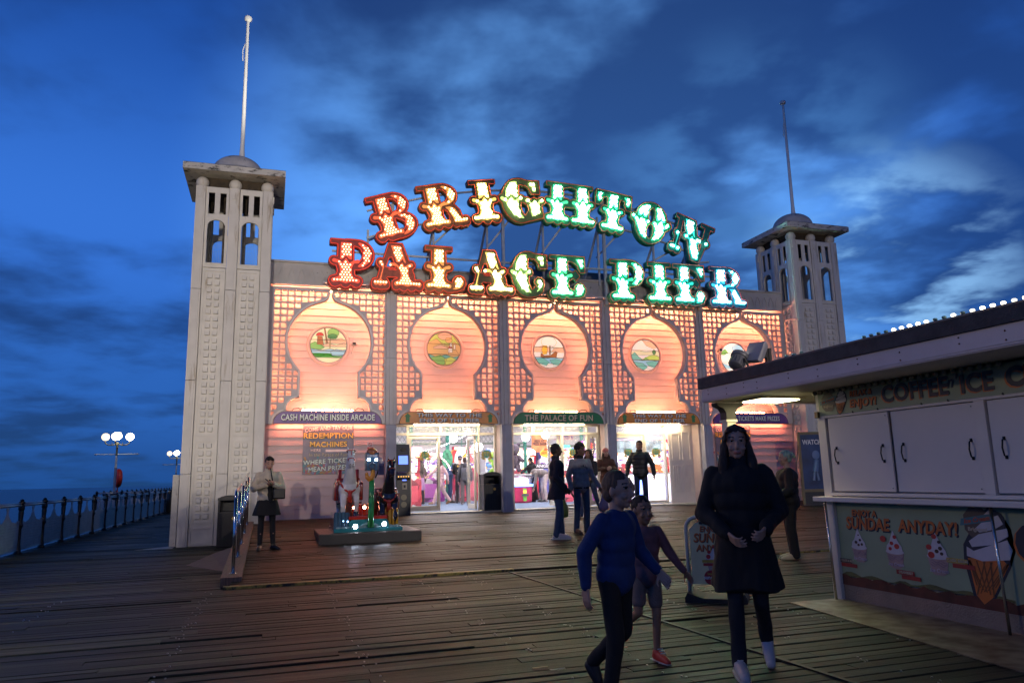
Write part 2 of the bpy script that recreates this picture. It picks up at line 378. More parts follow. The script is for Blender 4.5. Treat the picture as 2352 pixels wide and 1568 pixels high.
# metal seam and a few details on the near deck
MB().box(3.93, 3.97, -15.5, YR - 0.2, 0.001, 0.012, rot=Matrix.Rotation(R(2.5), 3, 'Z')).build('deck_seam_strip', mat('old_steel', (0.03, 0.028, 0.025), 0.6, 0.3), kind='structure')
mb = MB(); rn = random.Random(2)
for i in range(420):
    x = rn.choice((-2.1, -0.4, 1.1, 2.35, 3.1, 4.6, 5.4)) + rn.choice((0, .06)) + rn.uniform(-.03, .03) ; y = rn.uniform(-17.5, -8.5)
    mb.cyl((x, y, -0.002), (x, y, 0.006), 0.008, 6)
mb.build('deck_screw', mat('bright_screw', (0.45, 0.45, 0.42), 0.3, 0.9), kind='stuff')
# ---------------------------------------------------------------- towers
M_twr = mat('tower_cream_paint', (0.60, 0.56, 0.50), 0.55, var=0.07, scale=2.5, bump=0.05, dirt=((0.34, 0.27, 0.18), 0.57, 2.2, (2.5, 2.5, 0.30)))
M_twr2 = mat('tower_panel_paint', (0.63, 0.59, 0.52), 0.55, var=0.08, scale=3, bump=0.06, dirt=((0.36, 0.29, 0.20), 0.63, 3.5, (2, 2, 0.4)))
M_slab = mat('stained_cornice', (0.50, 0.47, 0.43), 0.7, var=0.15, scale=3, dirt=((0.03, 0.03, 0.02), 0.53, 4, (1, 1, 2.5)))
M_lead = mat('lead_roof', (0.12, 0.13, 0.15), 0.5, var=0.3, scale=4)
M_dome = mat('stained_dome', (0.42, 0.40, 0.40), 0.6, var=0.2, scale=3, dirt=((0.05, 0.045, 0.04), 0.58, 5, (1.5, 1.5, 0.6)))
M_gold = mat('tower_inside_timber', (0.05, 0.035, 0.02), 0.8, var=0.4, scale=8)
M_pole = mat('white_flagpole', (0.75, 0.74, 0.70), 0.4, var=0.04)
M_net = mat('bird_netting', (0.25, 0.25, 0.25), 0.6)
T_, YF = 1.80, -0.615
def tower(x0, label):
    t = empty('tower', (x0, YF, 0), 0, label, 'tower', 'twin towers of the arcade')
    ZT = 8.68
    core = MB(); core.m = 0
    e = 0.10
    core.box(e, T_ - e, e, T_ - e, -0.4, 6.60)
    core.build('core', M_twr, t)
    mb = MB()
    for k in range(4):  # eight piers round the shaft, three to a side
        rot = Matrix.Rotation(R(90 * k), 3, 'Z'); c = Vector((T_ / 2, T_ / 2, 0))
        def q(b, x0_, x1_, y0_, y1_, z0_, z1_):
            vs = [c + rot @ (Vector((x, y, z)) - c) for x in (x0_, x1_) for y in (y0_, y1_) for z in (z0_, z1_)]
            b.add(vs, [(0, 1, 3, 2), (4, 6, 7, 5), (0, 4, 5, 1), (2, 3, 7, 6), (0, 2, 6, 4), (1, 5, 7, 3)])
        # corner pier + middle pier, each with a raised fillet
        for z0_, z1_, o in ((-0.35, 1.62, 0.0), (1.632, 3.81, 0.0), (3.822, 6.04, 0.0), (6.052, ZT, 0.0)):
            q(mb, 0.0, 0.225, 0.0, 0.225, z0_, z1_)
            q(mb, 0.78, 1.02, 0.0, 0.2, z0_, z1_)
            q(mb, 0.045, 0.18, -0.018, -0.001, z0_, z1_); q(mb, 0.84, 0.96, -0.018, -0.001, z0_, z1_)
        q(mb, 0.05, 0.14, -0.045, -0.019, 8.38, 8.56); q(mb, 0.86, 0.95, -0.045, -0.019, 8.38, 8.56)
    mb.build('corner_pier', M_twr, t)
    for k in range(4):
        rot = Matrix.Rotation(R(90 * k), 3, 'Z'); c = Vector((T_ / 2, T_ / 2, 0))
        fr = lambda u, v, d=0.0: c + rot @ (Vector((u, -d, v)) - c)
        for (ua, ub) in ((0.235, 0.770), (1.030, 1.565)):
            um = (ua + ub) / 2; pb = MB()
            pb.prism([(ua, -0.35), (ub, -0.35), (ub, 6.60), (ua, 6.60)], fr, -0.10, -0.055)
            for za, zb in ((0.02, 0.42), (0.50, 2.42), (2.50, 6.56)):      # framed fields
                w = 0.045
                for (a, b_, c_, d_) in ((ua + .01, ub - .01, za, za + w), (ua + .01, ub - .01, zb - w, zb), (ua + .01, ua + .01 + w, za + w, zb - w), (ub - .01 - w, ub - .01, za + w, zb - w)):
                    pb.prism([(a, c_), (b_, c_), (b_, d_), (a, d_)], fr, -0.055, -0.035)
            def raised(u, v, s):
                q_ = 0.6; vs = [fr(u - s, v - s, -0.054), fr(u + s, v - s, -0.054), fr(u + s, v + s, -0.054), fr(u - s, v + s, -0.054),
                      fr(u - s * .86, v - s * .86, -0.004), fr(u + s * .86, v - s * .86, -0.004), fr(u + s * .86, v + s * .86, -0.004), fr(u - s * .86, v + s * .86, -0.004)]
                pb.add(vs, [(4, 5, 6, 7), (0, 1, 5, 4), (1, 2, 6, 5), (2, 3, 7, 6), (3, 0, 4, 7)])
            for r in range(22):
                for sgn in (-1, 1): raised(um + sgn * 0.085, 2.66 + r * 0.1775, 0.056)
            for r in range(10):
                for sgn in (-1, 1): raised(um + sgn * 0.085, 0.66 + r * 0.18, 0.056)
            pb.build('panel', M_twr2, t)
            # belfry opening: arch below, two slots above
            w = ub - ua; hw = 0.205
            arch = [(um - hw, 6.72), (um + hw, 6.72), (um + hw, 7.66)] + ell(um, 7.66, hw, 0.17, 0, 180, 10)[1:-1] + [(um - hw, 7.66)]
            s1 = [(um - .205, 7.98), (um - .06, 7.98), (um - .06, 8.54), (um - .205, 8.54)]
            s2 = [(um + .06, 7.98), (um + .205, 7.98), (um + .205, 8.54), (um + .06, 8.54)]
            curve_mesh('belfry_screen', [[(ua, 6.61), (ub, 6.61), (ub, ZT), (ua, ZT)], arch, s1, s2], M_twr2, fr, -0.09, -0.03, t)
            curve_mesh('belfry_surround', [[(um - hw - .035, 6.69), (um + hw + .035, 6.69), (um + hw + .035, 7.66)] + ell(um, 7.66, hw + .035, .2, 0, 180, 10)[1:-1] + [(um - hw - .035, 7.66)], arch], M_twr2, fr, -0.029, -0.012, t)
            nb = MB()
            for i in range(1, 10):
                uu = um - hw + 2 * hw * i / 10; nb.prism([(uu - .0012, 6.72), (uu + .0012, 6.72), (uu + .0012, 7.8), (uu - .0012, 7.8)], fr, -0.105, -0.103)
            for i in range(1, 32):
                vv = 6.72 + 0.034 * i; nb.prism([(um - hw, vv - .0012), (um + hw, vv - .0012), (um + hw, vv + .0012), (um - hw, vv + .0012)], fr, -0.108, -0.106)
            nb.build('netting', M_net, t)
    ib = MB(); ib.box(.22, T_ - .22, .22, T_ - .22, 6.60, 6.64)
    for x in (0.62, 1.1): ib.box(x, x + .08, .5, .58, 6.64, 8.8)
    ib.box(.25, .33, .9, .98, 6.64, 8.8); ib.box(T_ - .33, T_ - .25, .9, .98, 6.64, 8.8)
    ib.box(.2, T_ - .2, .2, T_ - .2, 8.60, 8.98)
    ib.build('belfry_timber', M_gold, t)
    for i in range(3):
        for j in range(3):
            if i == 1 and j == 1: continue
            b = MB(); b.sphere((0.13 + i * (T_ - .26) / 2, 0.13 + j * (T_ - .26) / 2, 8.80), 0.155, 20, 12); b.build('ball', M_twr, t, True)
    ov = 0.30; c = MB()
    c.box(-ov, T_ + ov, -ov, T_ + ov, 8.99, 9.15); c.build('cornice', M_slab, t)
    r = MB(); h = T_ / 2; a = h + ov - .02
    r.add([(h - a, h - a, 9.165), (h + a, h - a, 9.165), (h + a, h + a, 9.165), (h - a, h + a, 9.165), (h - .5, h - .5, 9.42), (h + .5, h - .5, 9.42), (h + .5, h + .5, 9.42), (h - .5, h + .5, 9.42)],
          [(0, 1, 5, 4), (1, 2, 6, 5), (2, 3, 7, 6), (3, 0, 4, 7), (4, 5, 6, 7), (3, 2, 1, 0)]); r.build('roof', M_lead, t)
    d = MB(); d.lathe([(0.66, 9.34), (0.70, 9.38), (0.66, 9.42)] + [(0.64 * math.cos(R(q)), 9.42 + 0.46 * math.sin(R(q))) for q in range(0, 86, 8)] + [(0.05, 9.885)], (h, h, 0), 32); d.build('dome', M_dome, t, 'auto')
    f = MB(); f.lathe([(0.10, 9.80), (0.11, 9.88), (0.075, 9.92), (0.056, 10.2), (0.038, 13.86), (0.038, 13.9), (0.09, 13.93), (0.105, 13.98), (0.09, 14.03), (0.03, 14.05)], (h + .08, h, 0), 16)
    fp = f.build('flagpole', M_pole, t, 'auto')
    k = MB(); k.tube([(h + .03, h, 13.2), (h - .02, h - .02, 13.0), (h - .01, h, 12.7)], 0.012, 6); k.build('halyard', M_pole, fp)
    return t
tower(-1.63, 'left cream tower beside the sea walkway, its flagpole lit white')
tower(X0 + 5 * BW + 0.02, 'right cream tower rising behind the ice cream kiosk roof, its flagpole unlit')
# peeling timber corner post beside the left tower
MB().box(-1.79, -1.655, -0.50, -0.20, -0.05, 1.62).build('corner_post', mat('peeling_white_paint', (0.52, 0.49, 0.43), 0.7, dirt=((0.13, 0.09, 0.06), 0.6, 8, (1, 1, .5))), label='peeling cream timber post against the left edge of the left tower', cat='post')
MB().add([(-1.66, -1.05, 0.006), (-2.45, -0.95, 0.006), (-1.8, -.5, 0.02), (-1.8, 0.15, 0.03), (-1.66, .15, .03)], [(0, 1, 2), (0, 2, 3, 4)]).build('deck_plate', mat('worn_timber_plate', (0.32, 0.29, 0.25), 0.6, var=.3), kind='structure')
# ---------------------------------------------------------------- arcade building front
ZL, ZS, ZB = 6.383, 2.83, ZR
M_fr = mat('grey_white_front_paint', (0.50, 0.46, 0.45), 0.55, var=0.08, scale=3, bump=0.05, dirt=((0.22, 0.17, 0.13), 0.68, 4, (2, 2, .5)))
M_fr2 = mat('parapet_paint', (0.45, 0.42, 0.40), 0.65, var=0.12, scale=2, dirt=((0.05, 0.045, 0.035), 0.63, 3.2, (1, 1, 1.4)))
M_clad = mat('white_cladding_paint', (0.68, 0.56, 0.52), 0.5, var=0.05, scale=2, dirt=((0.45, 0.30, 0.22), 0.66, 3, (0.6, 1, 3)))
M_clad_low = mat('pink_cladding_paint', (0.56, 0.40, 0.38), 0.5, var=0.06, scale=2, dirt=((0.40, 0.27, 0.24), 0.62, 4, (0.6, 1, 3)))
M_jamb = mat('pale_pink_jamb', (0.62, 0.50, 0.47), 0.5, var=0.05)
M_frame = mat('cream_door_frame', (0.70, 0.66, 0.55), 0.35, var=0.03)
M_glass = glassmat('door_glass', (0.8, 0.85, 0.9), 0.10)
M_steel = mat('brushed_steel', (0.55, 0.53, 0.48), 0.25, 1.0, var=0.1)
E_tube = emat('warm_tube_light', (1.0, 0.29, 0.14), 175.0)
E_strip = emat('sill_flood_light', (1.0, 0.42, 0.20), 105.0)
bld = empty('arcade_building', (0, 0, 0), 0, 'long arcade hall front with orange lit lattice panels and five keyhole bays between the towers', 'building')
colx = [X0 + BW * i for i in (1, 2, 3, 4)]
fx = frame((0, 0, 0), (1, 0, 0), (0, 0, 1), (0, -1, 0))        # u = X, v = Z, depth towards the viewer
def cladding(name, x0, x1, z0, z1, y, m, parent, step=0.19, lap=0.022):
    mb = MB(); z = z0
    while z < z1 - 0.01:
        zt = min(z + step, z1)
        mb.add([(x0, y - lap, z), (x1, y - lap, z), (x1, y - 0.004, zt), (x0, y - 0.004, zt), (x0, y + .02, z), (x1, y + .02, z), (x0, y + .02, zt), (x1, y + .02, zt)],
               [(0, 1, 2, 3), (0, 4, 5, 1), (0, 3, 6, 4), (1, 5, 7, 2)]); z = zt
    return mb.build(name, m, parent)
def keyhole():
    """right half of the opening edge, from the foot to the cusp"""
    p = ell(1.06, ZS, 0.30, 0.325, 0, 90, 8)
    p += ell(0.76, 3.165, 0.29, 0.335, 0, 90, 8) + [(0.73, 3.50)]
    a0 = -math.degrees(math.acos(0.73 / 1.06))
    p += ell(0, 4.97, 1.06, 1.06, a0, 74, 26)
    p += [(0.20, 6.02), (0.12, 6.06), (0.06, 6.12), (0.025, 6.22), (0.018, 6.33)]
    return p
KH = keyhole()
def off(pts, d):
    out = []
    for i, p in enumerate(pts):
        a = Vector(pts[max(0, i - 1)]); b = Vector(pts[min(len(pts) - 1, i + 1)]); t = (b - a); t.normalize() if t.length > 0 else None
        out.append((p[0] + t.y * d, p[1] - t.x * d))
    return out
def clip(poly, q, nrm):
    res = []
    for i in range(len(poly)):
        a = Vector(poly[i]); b = Vector(poly[(i + 1) % len(poly)]); da = (a - q).dot(nrm); db = (b - q).dot(nrm)
        if da >= 0: res.append(a)
        if da * db < 0: res.append(a + (b - a) * (da / (da - db)))
    return res
def area(p): return 0.5 * abs(sum(p[i][0] * p[(i + 1) % len(p)][1] - p[(i + 1) % len(p)][0] * p[i][1] for i in range(len(p))))
ZW = {}
def bay(i):
    cx = X0 + BW * (i + 0.5)
    hw = 1.445 if 0 < i < 4 else 1.50
    cx2 = cx + (0.06 if i == 4 else (-0.06 if i == 0 else 0))
    xa, xb = (cx - 1.445 - (0.11 if i == 0 else 0), cx + 1.445 + (0.12 if i == 4 else 0))
    fr = frame((cx, 0, 0), (1, 0, 0), (0, 0, 1), (0, -1, 0))
    half = KH; left = [(-x, z) for x, z in half]
    outer = [(xa - cx, ZS), (xa - cx, ZL), (xb - cx, ZL), (xb - cx, ZS)] + half + left[::-1]
    holes = []; rim = off(half, 0.075)
    def clipcell(c, cxx, czz):
        for s in (1, -1):
            for j in range(2, len(rim) - 1):
                a = Vector((rim[j][0] * s, rim[j][1])); b = Vector((rim[j + 1][0] * s, rim[j + 1][1]))
                m_ = (a + b) / 2
                if (m_ - Vector((cxx, czz))).length < 0.14:
                    t = (b - a).normalized(); n_ = Vector((t.y, -t.x)) * s
                    c = clip(c, a, n_)
                    if len(c) < 3: return []
        return c
    def inside(x, z):
        x = abs(x)
        if z < 3.165: return x < 1.06 + .30 * math.sqrt(max(0, 1 - ((z - ZS) / .325) ** 2)) + .05 if z < ZS + .325 else x < 1.1
        if z < 3.52: return x < .78 + .30 * math.sqrt(max(0, 1 - ((z - 3.165) / .335) ** 2))
        if z < 4.21: return x < .79
        return math.hypot(x, z - 4.97) < 1.12
    for r in range(20):
        for k in range(-8, 8):
            x = (abs(k + .5) - .5) * 0.171 + 0.145; x = x if k >= 0 else -x
            z = ZL - 0.16 - r * 0.1745; s_ = 0.063
            if abs(x) + s_ > 1.43: continue
            if inside(x, z): 
                continue
            c = [Vector((x - s_, z - s_)), Vector((x + s_, z - s_)), Vector((x + s_, z + s_)), Vector((x - s_, z + s_))]
            c = clipcell(c, x, z)
            if len(c) >= 3 and area(c) > 0.0035: holes.append([(v.x, v.y) for v in c])
    curve_mesh('lattice_screen', [outer] + holes, M_fr, fr, -0.04, 0.0, bld)
    # centre mullion and raised rim of the keyhole
    rb = MB()
    for s in (1, -1):
        o1 = off(half, 0.048); n = len(half)
        for j in range(n - 1):
            q = [half[j], half[j + 1], o1[j + 1], o1[j]]; q = [(a * s, b) for a, b in q]
            vs = [fr(a, b, 0.022) for a, b in q] + [fr(a, b, -0.20 if k_ < 2 else -0.20) for k_, (a, b) in enumerate(q)]
            rb.add(vs, [(0, 1, 2, 3), (0, 4, 5, 1), (3, 2, 6, 7), (4, 7, 6, 5)])
    rb.build('keyhole_rim', M_fr2 if False else mat('keyhole_rim_paint', (0.66, 0.60, 0.56), 0.5, var=0.04), bld)
    # recessed boarded wall, its soffit, ledge and cheeks
    zw0 = 3.08
    cladding('recessed_wall', xa, xb, zw0, ZL + 0.1, 0.62, M_clad, bld, 0.192, 0.03)
    sb = MB(); sb.box(xa, xb, 0.045, 0.64, ZL + 0.02, ZL + 0.10); sb.box(xa, xb, 0.045, 0.70, ZS + 0.03, ZS + 0.08)
    sb.box(xa - .02, xa + .001, 0.045, 0.60, ZS + .09, ZL + .01); sb.box(xb - .001, xb + .02, 0.045, 0.60, ZS + .09, ZL + .01)
    sb.build('bay_box', M_clad, bld)
    # lights: tubes behind the lattice head and sides, lamp strip on the sill
    tb = MB(); tb.cyl((xa + .1, 0.16, ZL - 0.045), (xb - .1, 0.16, ZL - 0.045), 0.022, 8)
    tb.build('head_tube_light', E_tube, bld, True)
    for sx_ in (xa + .012, xb - .010):
        tb = MB(); tb.cyl((sx_, 0.058, ZS + .5), (sx_, 0.058, ZL - .3), 0.008, 6); tb.build('side_tube_light', E_tube, bld, True)
    st = MB()
    for k in range(-9, 10): st.sphere((cx - 0.02 + k * 0.068, 0.10, 3.178), (0.032, 0.026, 0.026), 8, 6)
    st.build('sill_light', E_strip, bld, True)
    cb = MB()
    for s in (-1, 1):
        cb.tube([(cx + s * .66, .1, 3.17), (cx + s * .74, .06, 3.24), (cx + s * .86, .03, 3.22), (cx + s * .90, .02, 3.17)], 0.009, 6)
    cb.build('cable', mat('black_cable', (0.01, 0.01, 0.01), 0.5), bld)
    # stained glass roundel
    roundel(i, cx)
GLS = dict(sky=(0.62, 0.68, 0.42), green=(0.16, 0.42, 0.10), dgreen=(0.05, 0.22, 0.06), blue=(0.25, 0.50, 0.60), teal=(0.12, 0.42, 0.36), cloud=(0.62, 0.45, 0.28), brown=(0.30, 0.12, 0.03), tan=(0.55, 0.42, 0.16), pale=(0.72, 0.76, 0.66), red=(0.45, 0.04, 0.02), yellow=(0.80, 0.50, 0.05), lime=(0.40, 0.60, 0.12))
def gmat(k, s): return emat('stained_glass_' + k + '_%d' % int(s * 100), GLS[k], s, GLS[k])
def roundel(i, cx):
    fr = frame((cx, 0.585, 4.97), (1, 0, 0), (0, 0, 1), (0, -1, 0)); R0 = 0.475
    w = MB(); w.torus((0, 0, 0), 0.52, 0.045, 40, 8, None, 0.7)
    w.v = [tuple(fr(x, y, z)) for x, y, z in w.v]
    win = w.build('round_window', mat('roundel_frame_paint', (0.62, 0.50, 0.45), 0.45, var=.04), bld, True)
    st = (0.42, 0.25, 0.55, 0.55, 1.0)[i]
    def shape(name, pts, k, d):
        pts2 = []
        for (x, y) in pts:
            r_ = math.hypot(x, y)
            if r_ > R0: x, y = x / r_ * R0, y / r_ * R0
            pts2.append((x, y))
        if area(pts2) < 1e-5: return
        b = MB(); b.prism(pts2, fr, d - .004, d); b.build(name, gmat(k, st), win)
        lead.tube([fr(x, y, d + .002) for x, y in pts2], 0.0045, 4, True)
    lead = MB()
    D = [0.004]
    def S(pts, k): D[0] += 0.0012; shape('pane', pts, k, D[0])
    S(ell(0, 0, R0, R0, 0, 360, 40), ('sky', 'tan', 'pale', 'pale', 'pale')[i])
    def wave(y, a, ph, y2=-0.48, k='teal'):
        S([(-.48, y2)] + [(-.48 + .96 * t / 14, y + a * math.sin(ph + t * .9)) for t in range(15)] + [(.48, y2)], k)
    if i == 0:
        S([(-.1, .16), (.05, .21), (.2, .17), (.33, .2), (.47, .14), (.47, .04), (-.1, .06)], 'cloud'); S([(-.2, .0), (0, .06), (.2, .0), (.42, .08), (.47, -.03), (-.2, -.04)], 'cloud')
        S([(-.48, .03), (-.36, .09), (-.22, .04), (-.1, -.06), (-.2, -.12), (-.48, -.12)], 'green')
        wave(-.12, .02, 1, -.3, 'blue'); wave(-.28, .035, 2, -.48, 'green'); S([(.05, -.16), (.2, -.1), (.47, -.14), (.4, -.3), (.1, -.28)], 'blue')
        S([(-.30, .02), (-.12, .0), (-.17, .23), (-.29, .24)], 'brown'); S(ell(-.23, .25, .1, .09, 0, 180, 8), 'red')
        S([(-.13, .47), (-.10, .48), (-.02, .05), (-.05, .03)], 'brown')
        S([(.02, -.08), (.035, .22), (.05, .22), (.05, -.08)], 'tan'); S(ell(.12, .34, .15, .12), 'green'); S(ell(.10, .24, .13, .07), 'dgreen')
    elif i == 1:
        S([(-.48, .20), (-.2, .28), (-.08, .17), (.1, .10), (.3, .2), (.48, .1), (.3, .48), (-.3, .48)], 'lime'); S(ell(.03, .36, .2, .11), 'cloud'); S(ell(.14, .25, .1, .08), 'tan')
        S([(-.3, .04), (-.1, .12), (.1, .05), (.1, .0), (-.3, .0)], 'cloud')
        S([(.1, -.22), (.16, -.04), (.34, -.02), (.47, -.18), (.3, -.32)], 'tan'); S([(.12, -.1), (.13, .03), (.24, .03), (.24, -.1)], 'pale'); S([(.10, .02), (.18, .09), (.26, .02)], 'red')
        S([(.17, .06), (.17, .17), (.23, .17), (.23, .06)], 'pale'); S([(.28, 0), (.28, .12), (.33, .12), (.33, 0)], 'pale')
        wave(-.2, .03, 1, -.48, 'teal'); S([(-.4, -.26), (-.1, -.18), (.08, -.3), (.0, -.46), (-.2, -.44)], 'green'); S([(.0, -.3), (.2, -.22), (.35, -.3), (.2, -.44), (.05, -.46)], 'lime')
    elif i == 2:
        S(ell(0, .30, .24, .16), 'pale'); S([(-.48, .12), (-.2, .18), (.1, .12), (.48, .16), (.48, 0), (-.48, .0)], 'cloud'); S([(-.2, -.08), (-.23, .05), (-.19, .19), (-.06, .19), (-.05, .05), (-.08, -.06)], 'yellow')
        S([(-.26, -.02), (-.16, -.11), (.05, -.09), (.2, .03), (.26, .0), (.22, -.16), (-.2, -.17), (-.27, -.13)], 'brown')
        S([(.0, -.08), (.02, .2), (.04, .2), (.04, -.08)], 'brown'); S([(.03, .2), (.16, .12), (.05, .0)], 'pale')
        wave(-.17, .012, 0, -.48, 'blue'); S([(-.44, -.22), (-.2, -.18), (0, -.3), (-.1, -.4), (-.35, -.36)], 'teal'); S([(.0, -.24), (.2, -.2), (.42, -.26), (.3, -.42), (.1, -.36)], 'teal'); S([(-.1, -.4), (.1, -.34), (.15, -.48), (-.1, -.48)], 'pale')
    elif i == 3:
        S([(-.1, .48), (.05, .3), (.3, .2), (.44, .26), (.3, .5)], 'cloud'); S([(-.48, .1), (-.2, .14), (.0, .1), (.48, .12), (.48, .0), (-.48, .0)], 'sky')
        S([(-.48, .0), (-.36, .08), (-.24, -.05), (-.1, -.14), (-.48, -.16)], 'teal'); S([(-.15, -.15), (.1, -.03), (.3, .02), (.47, -.04), (.47, -.15)], 'lime'); S(ell(.3, .1, .06, .07), 'dgreen'); S([(-.1, -.15), (.0, -.06), (.12, -.15)], 'green')
        wave(-.16, .01, 0, -.48, 'blue'); S([(-.44, -.22), (-.1, -.26), (.05, -.38), (-.1, -.48), (-.4, -.4)], 'teal'); S([(.0, -.22), (.3, -.18), (.46, -.24), (.3, -.42), (.1, -.34)], 'teal')
    else:
        S([(-.45, .2), (-.3, .28), (-.2, .16), (-.36, .08), (-.47, .1)], 'green'); S(ell(.15, .3, .2, .12), 'blue'); wave(-.22, .03, 1, -.48, 'blue'); S([(.05, -.12), (.3, -.08), (.46, -.16), (.3, -.22)], 'teal')
    for z in (.14, -.16): lead.tube([fr(-math.sqrt(R0 ** 2 - z * z), z, .03), fr(math.sqrt(R0 ** 2 - z * z), z, .03)], 0.007, 5)
    lead.build('lead_came', mat('lead_came', (0.02, 0.02, 0.02), 0.6), win)
for i in range(5): bay(i)
# columns with base blocks, and iron clamps at their heads
for x in colx:
    c = MB()
    for a, b_ in ((ZS - .02, 4.55), (4.56, ZL + .03)):
        c.box(x - .13, x + .13, -0.055, 0.10, a, b_); c.box(x - .035, x + .035, -0.095, -0.056, a, b_); c.box(x - .125, x - .08, -0.075, -0.056, a, b_); c.box(x + .08, x + .125, -0.075, -0.056, a, b_)
    c.build('column', M_fr, bld)
    c = MB(); c.box(x - .125, x + .145, -0.10, 0.12, ZB - .1, ZS - .03); c.box(x - .05, x + .07, -0.125, -0.101, ZB - .1, ZS - .03); c.build('column_base', mat('blue_grey_column_paint', (0.36, 0.36, 0.42), 0.5, var=0.1, scale=3, bump=.05), bld)
    k = MB(); k.box(x - .05, x + .05, -0.15, -0.097, ZL - .10, ZL + .20); k.cyl((x, -.165, ZL - .04), (x, -.15, ZL - .04), 0.018, 8); k.build('clamp', M_fr, bld)
# parapet above the bays, with its shallow carved panels
xa, xb = X0 + .04, X0 + 5 * BW - .02
p = MB(); p.box(xa, xb, 0.0, 0.16, ZL + .045, 7.02); p.box(xa, xb, -0.05, 0.18, 7.02, 7.07); p.box(xa, xb, -0.03, -0.001, ZL + .045, ZL + .09)
for k in range(62):
    x = xa + .15 + k * 0.25
    if x > xb - .1: break
    p.tube([(x - .11, -.012, 6.86), (x - .05, -.012, 6.70), (x - .03, -.012, 6.50)], 0.012, 4); p.tube([(x + .11, -.012, 6.86), (x + .05, -.012, 6.70), (x + .03, -.012, 6.50)], 0.012, 4)
p.build('parapet', M_fr2, bld)
rf = MB(); rf.box(xa, xb, .2, 14, 6.5, 6.6)
rf.add([(5.2, 1.5, 6.6), (12.8, 1.5, 6.6), (11.6, 1.5, 7.75), (6.4, 1.5, 7.75), (5.2, 8, 6.6), (12.8, 8, 6.6), (11.6, 8, 7.75), (6.4, 8, 7.75)], [(0, 1, 2, 3), (4, 7, 6, 5), (3, 2, 6, 7), (0, 3, 7, 4), (1, 5, 6, 2)])
rf.build('roof', mat('grey_roof_sheet', (0.16, 0.19, 0.21), 0.7), bld)
# closed lower walls of the first and last bay
for i, (a, b_) in ((0, (X0 - .02, colx[0] - .13)), (4, (colx[3] + .15, X0 + 5 * BW + .03))):
    cladding('lower_wall', a, b_, ZB - .08, ZS + .03, 0.13, M_clad_low, bld, 0.21, 0.04)
    MB().box(a, b_, .16, .3, ZB - .1, ZS + .03).build('wall_backing', M_clad_low, bld)
for cx_, w_ in ((X0 + BW * .5, 1.25), (X0 + BW * 4.5, 1.25)):
    MB().box(cx_ - w_, cx_ + w_, -.012, .012, ZS + .004, ZS + .026).build('soffit_light', emat('warm_soffit_lamp', (1.0, .27, .13), 75.0), bld)
# ---------------------------------------------------------------- signs over the doors
def sign_board(i, lines, cb, ct, csh, label, arrows=False, size=0.20, tsx=1.0, group='arched sign boards over the bays'):
    cx = X0 + BW * (i + 0.5); fr = frame((cx, -0.05, ZS), (1, 0, 0), (0, 0, 1), (0, -1, 0))
    o = [(-1.35, 0.0), (1.35, 0.0)] + ell(1.05, 0, .295, .315, 2, 90, 8) + [(-x, y) for x, y in reversed(ell(1.05, 0, .295, .315, 2, 90, 8))]
    b = MB(); b.prism(o, fr, -0.03, 0.02)
    t = b.build('sign_board', mat('board_' + label[:12].replace(' ', '_'), cb, 0.4, var=0.12, scale=5), label=label, cat='sign', group=group)
    eb = MB(); eb.tube([fr(x, y, .02) for x, y in o], 0.009, 5, True); eb.build('edging', mat('sign_edging', (0.12, 0.10, 0.09), .5), t)
    for k, (s_, z, sz, sx_) in enumerate(lines):
        text_mesh('lettering_shadow', s_, sz, mat('sign_lettering_shadow', (0.02, 0.018, 0.02), .5), frame((cx + .014, -0.05, ZS + z - .012), (1, 0, 0), (0, 0, 1), (0, -1, 0)), 0.021, 0.025, t, 0.05 if sz > .13 else 0.03, sx_, space=1.06)
        text_mesh('lettering', s_, sz, mat('lettering_' + label[:12].replace(' ', '_'), ct, .45, var=0.04), frame((cx, -0.05, ZS + z), (1, 0, 0), (0, 0, 1), (0, -1, 0)), 0.027, 0.033, t, 0.02 if sz > .13 else 0.04, sx_, space=1.06)
    if arrows:
        for s in (-1, 1):
            ar = MB(); q = 1.13 * s; ar.prism([(q - .05, .04), (q + .05, .04), (q + .05, .19), (q + .09, .19), (q, .28), (q - .09, .19), (q - .05, .19)], fr, .021, .028); ar.build('arrow', mat('green_arrow', (0.09, 0.30, 0.10), .5), t)
    return t
LG = (0.88, 0.86, 0.78)
sign_board(0, [('CASH MACHINE INSIDE ARCADE', 0.155, 0.215, 0.70)], (0.16, 0.07, 0.26), LG, None, 'purple arched board lettered CASH MACHINE INSIDE ARCADE')
two = [('THIS WAY TO THE', 0.226, 0.140, 1.42), ('END OF THE PIER', 0.084, 0.140, 1.42)]
sign_board(1, two, (0.85, 0.32, 0.06), LG, None, 'orange THIS WAY TO THE END OF THE PIER board over the open left door', True)
sign_board(2, [('THE PALACE OF FUN', 0.15, 0.235, 0.88)], (0.03, 0.22, 0.08), (0.80, 0.66, 0.42), None, 'green arched board lettered THE PALACE OF FUN in gold')
sign_board(3, two, (0.85, 0.32, 0.06), LG, None, 'orange THIS WAY TO THE END OF THE PIER board over the white door', True)
sign_board(4, [('WHERE TICKETS MAKE PRIZES', 0.15, 0.20, 0.72)], (0.15, 0.07, 0.26), LG, None, 'purple arched board lettered WHERE TICKETS MAKE PRIZES behind the kiosk canopy')
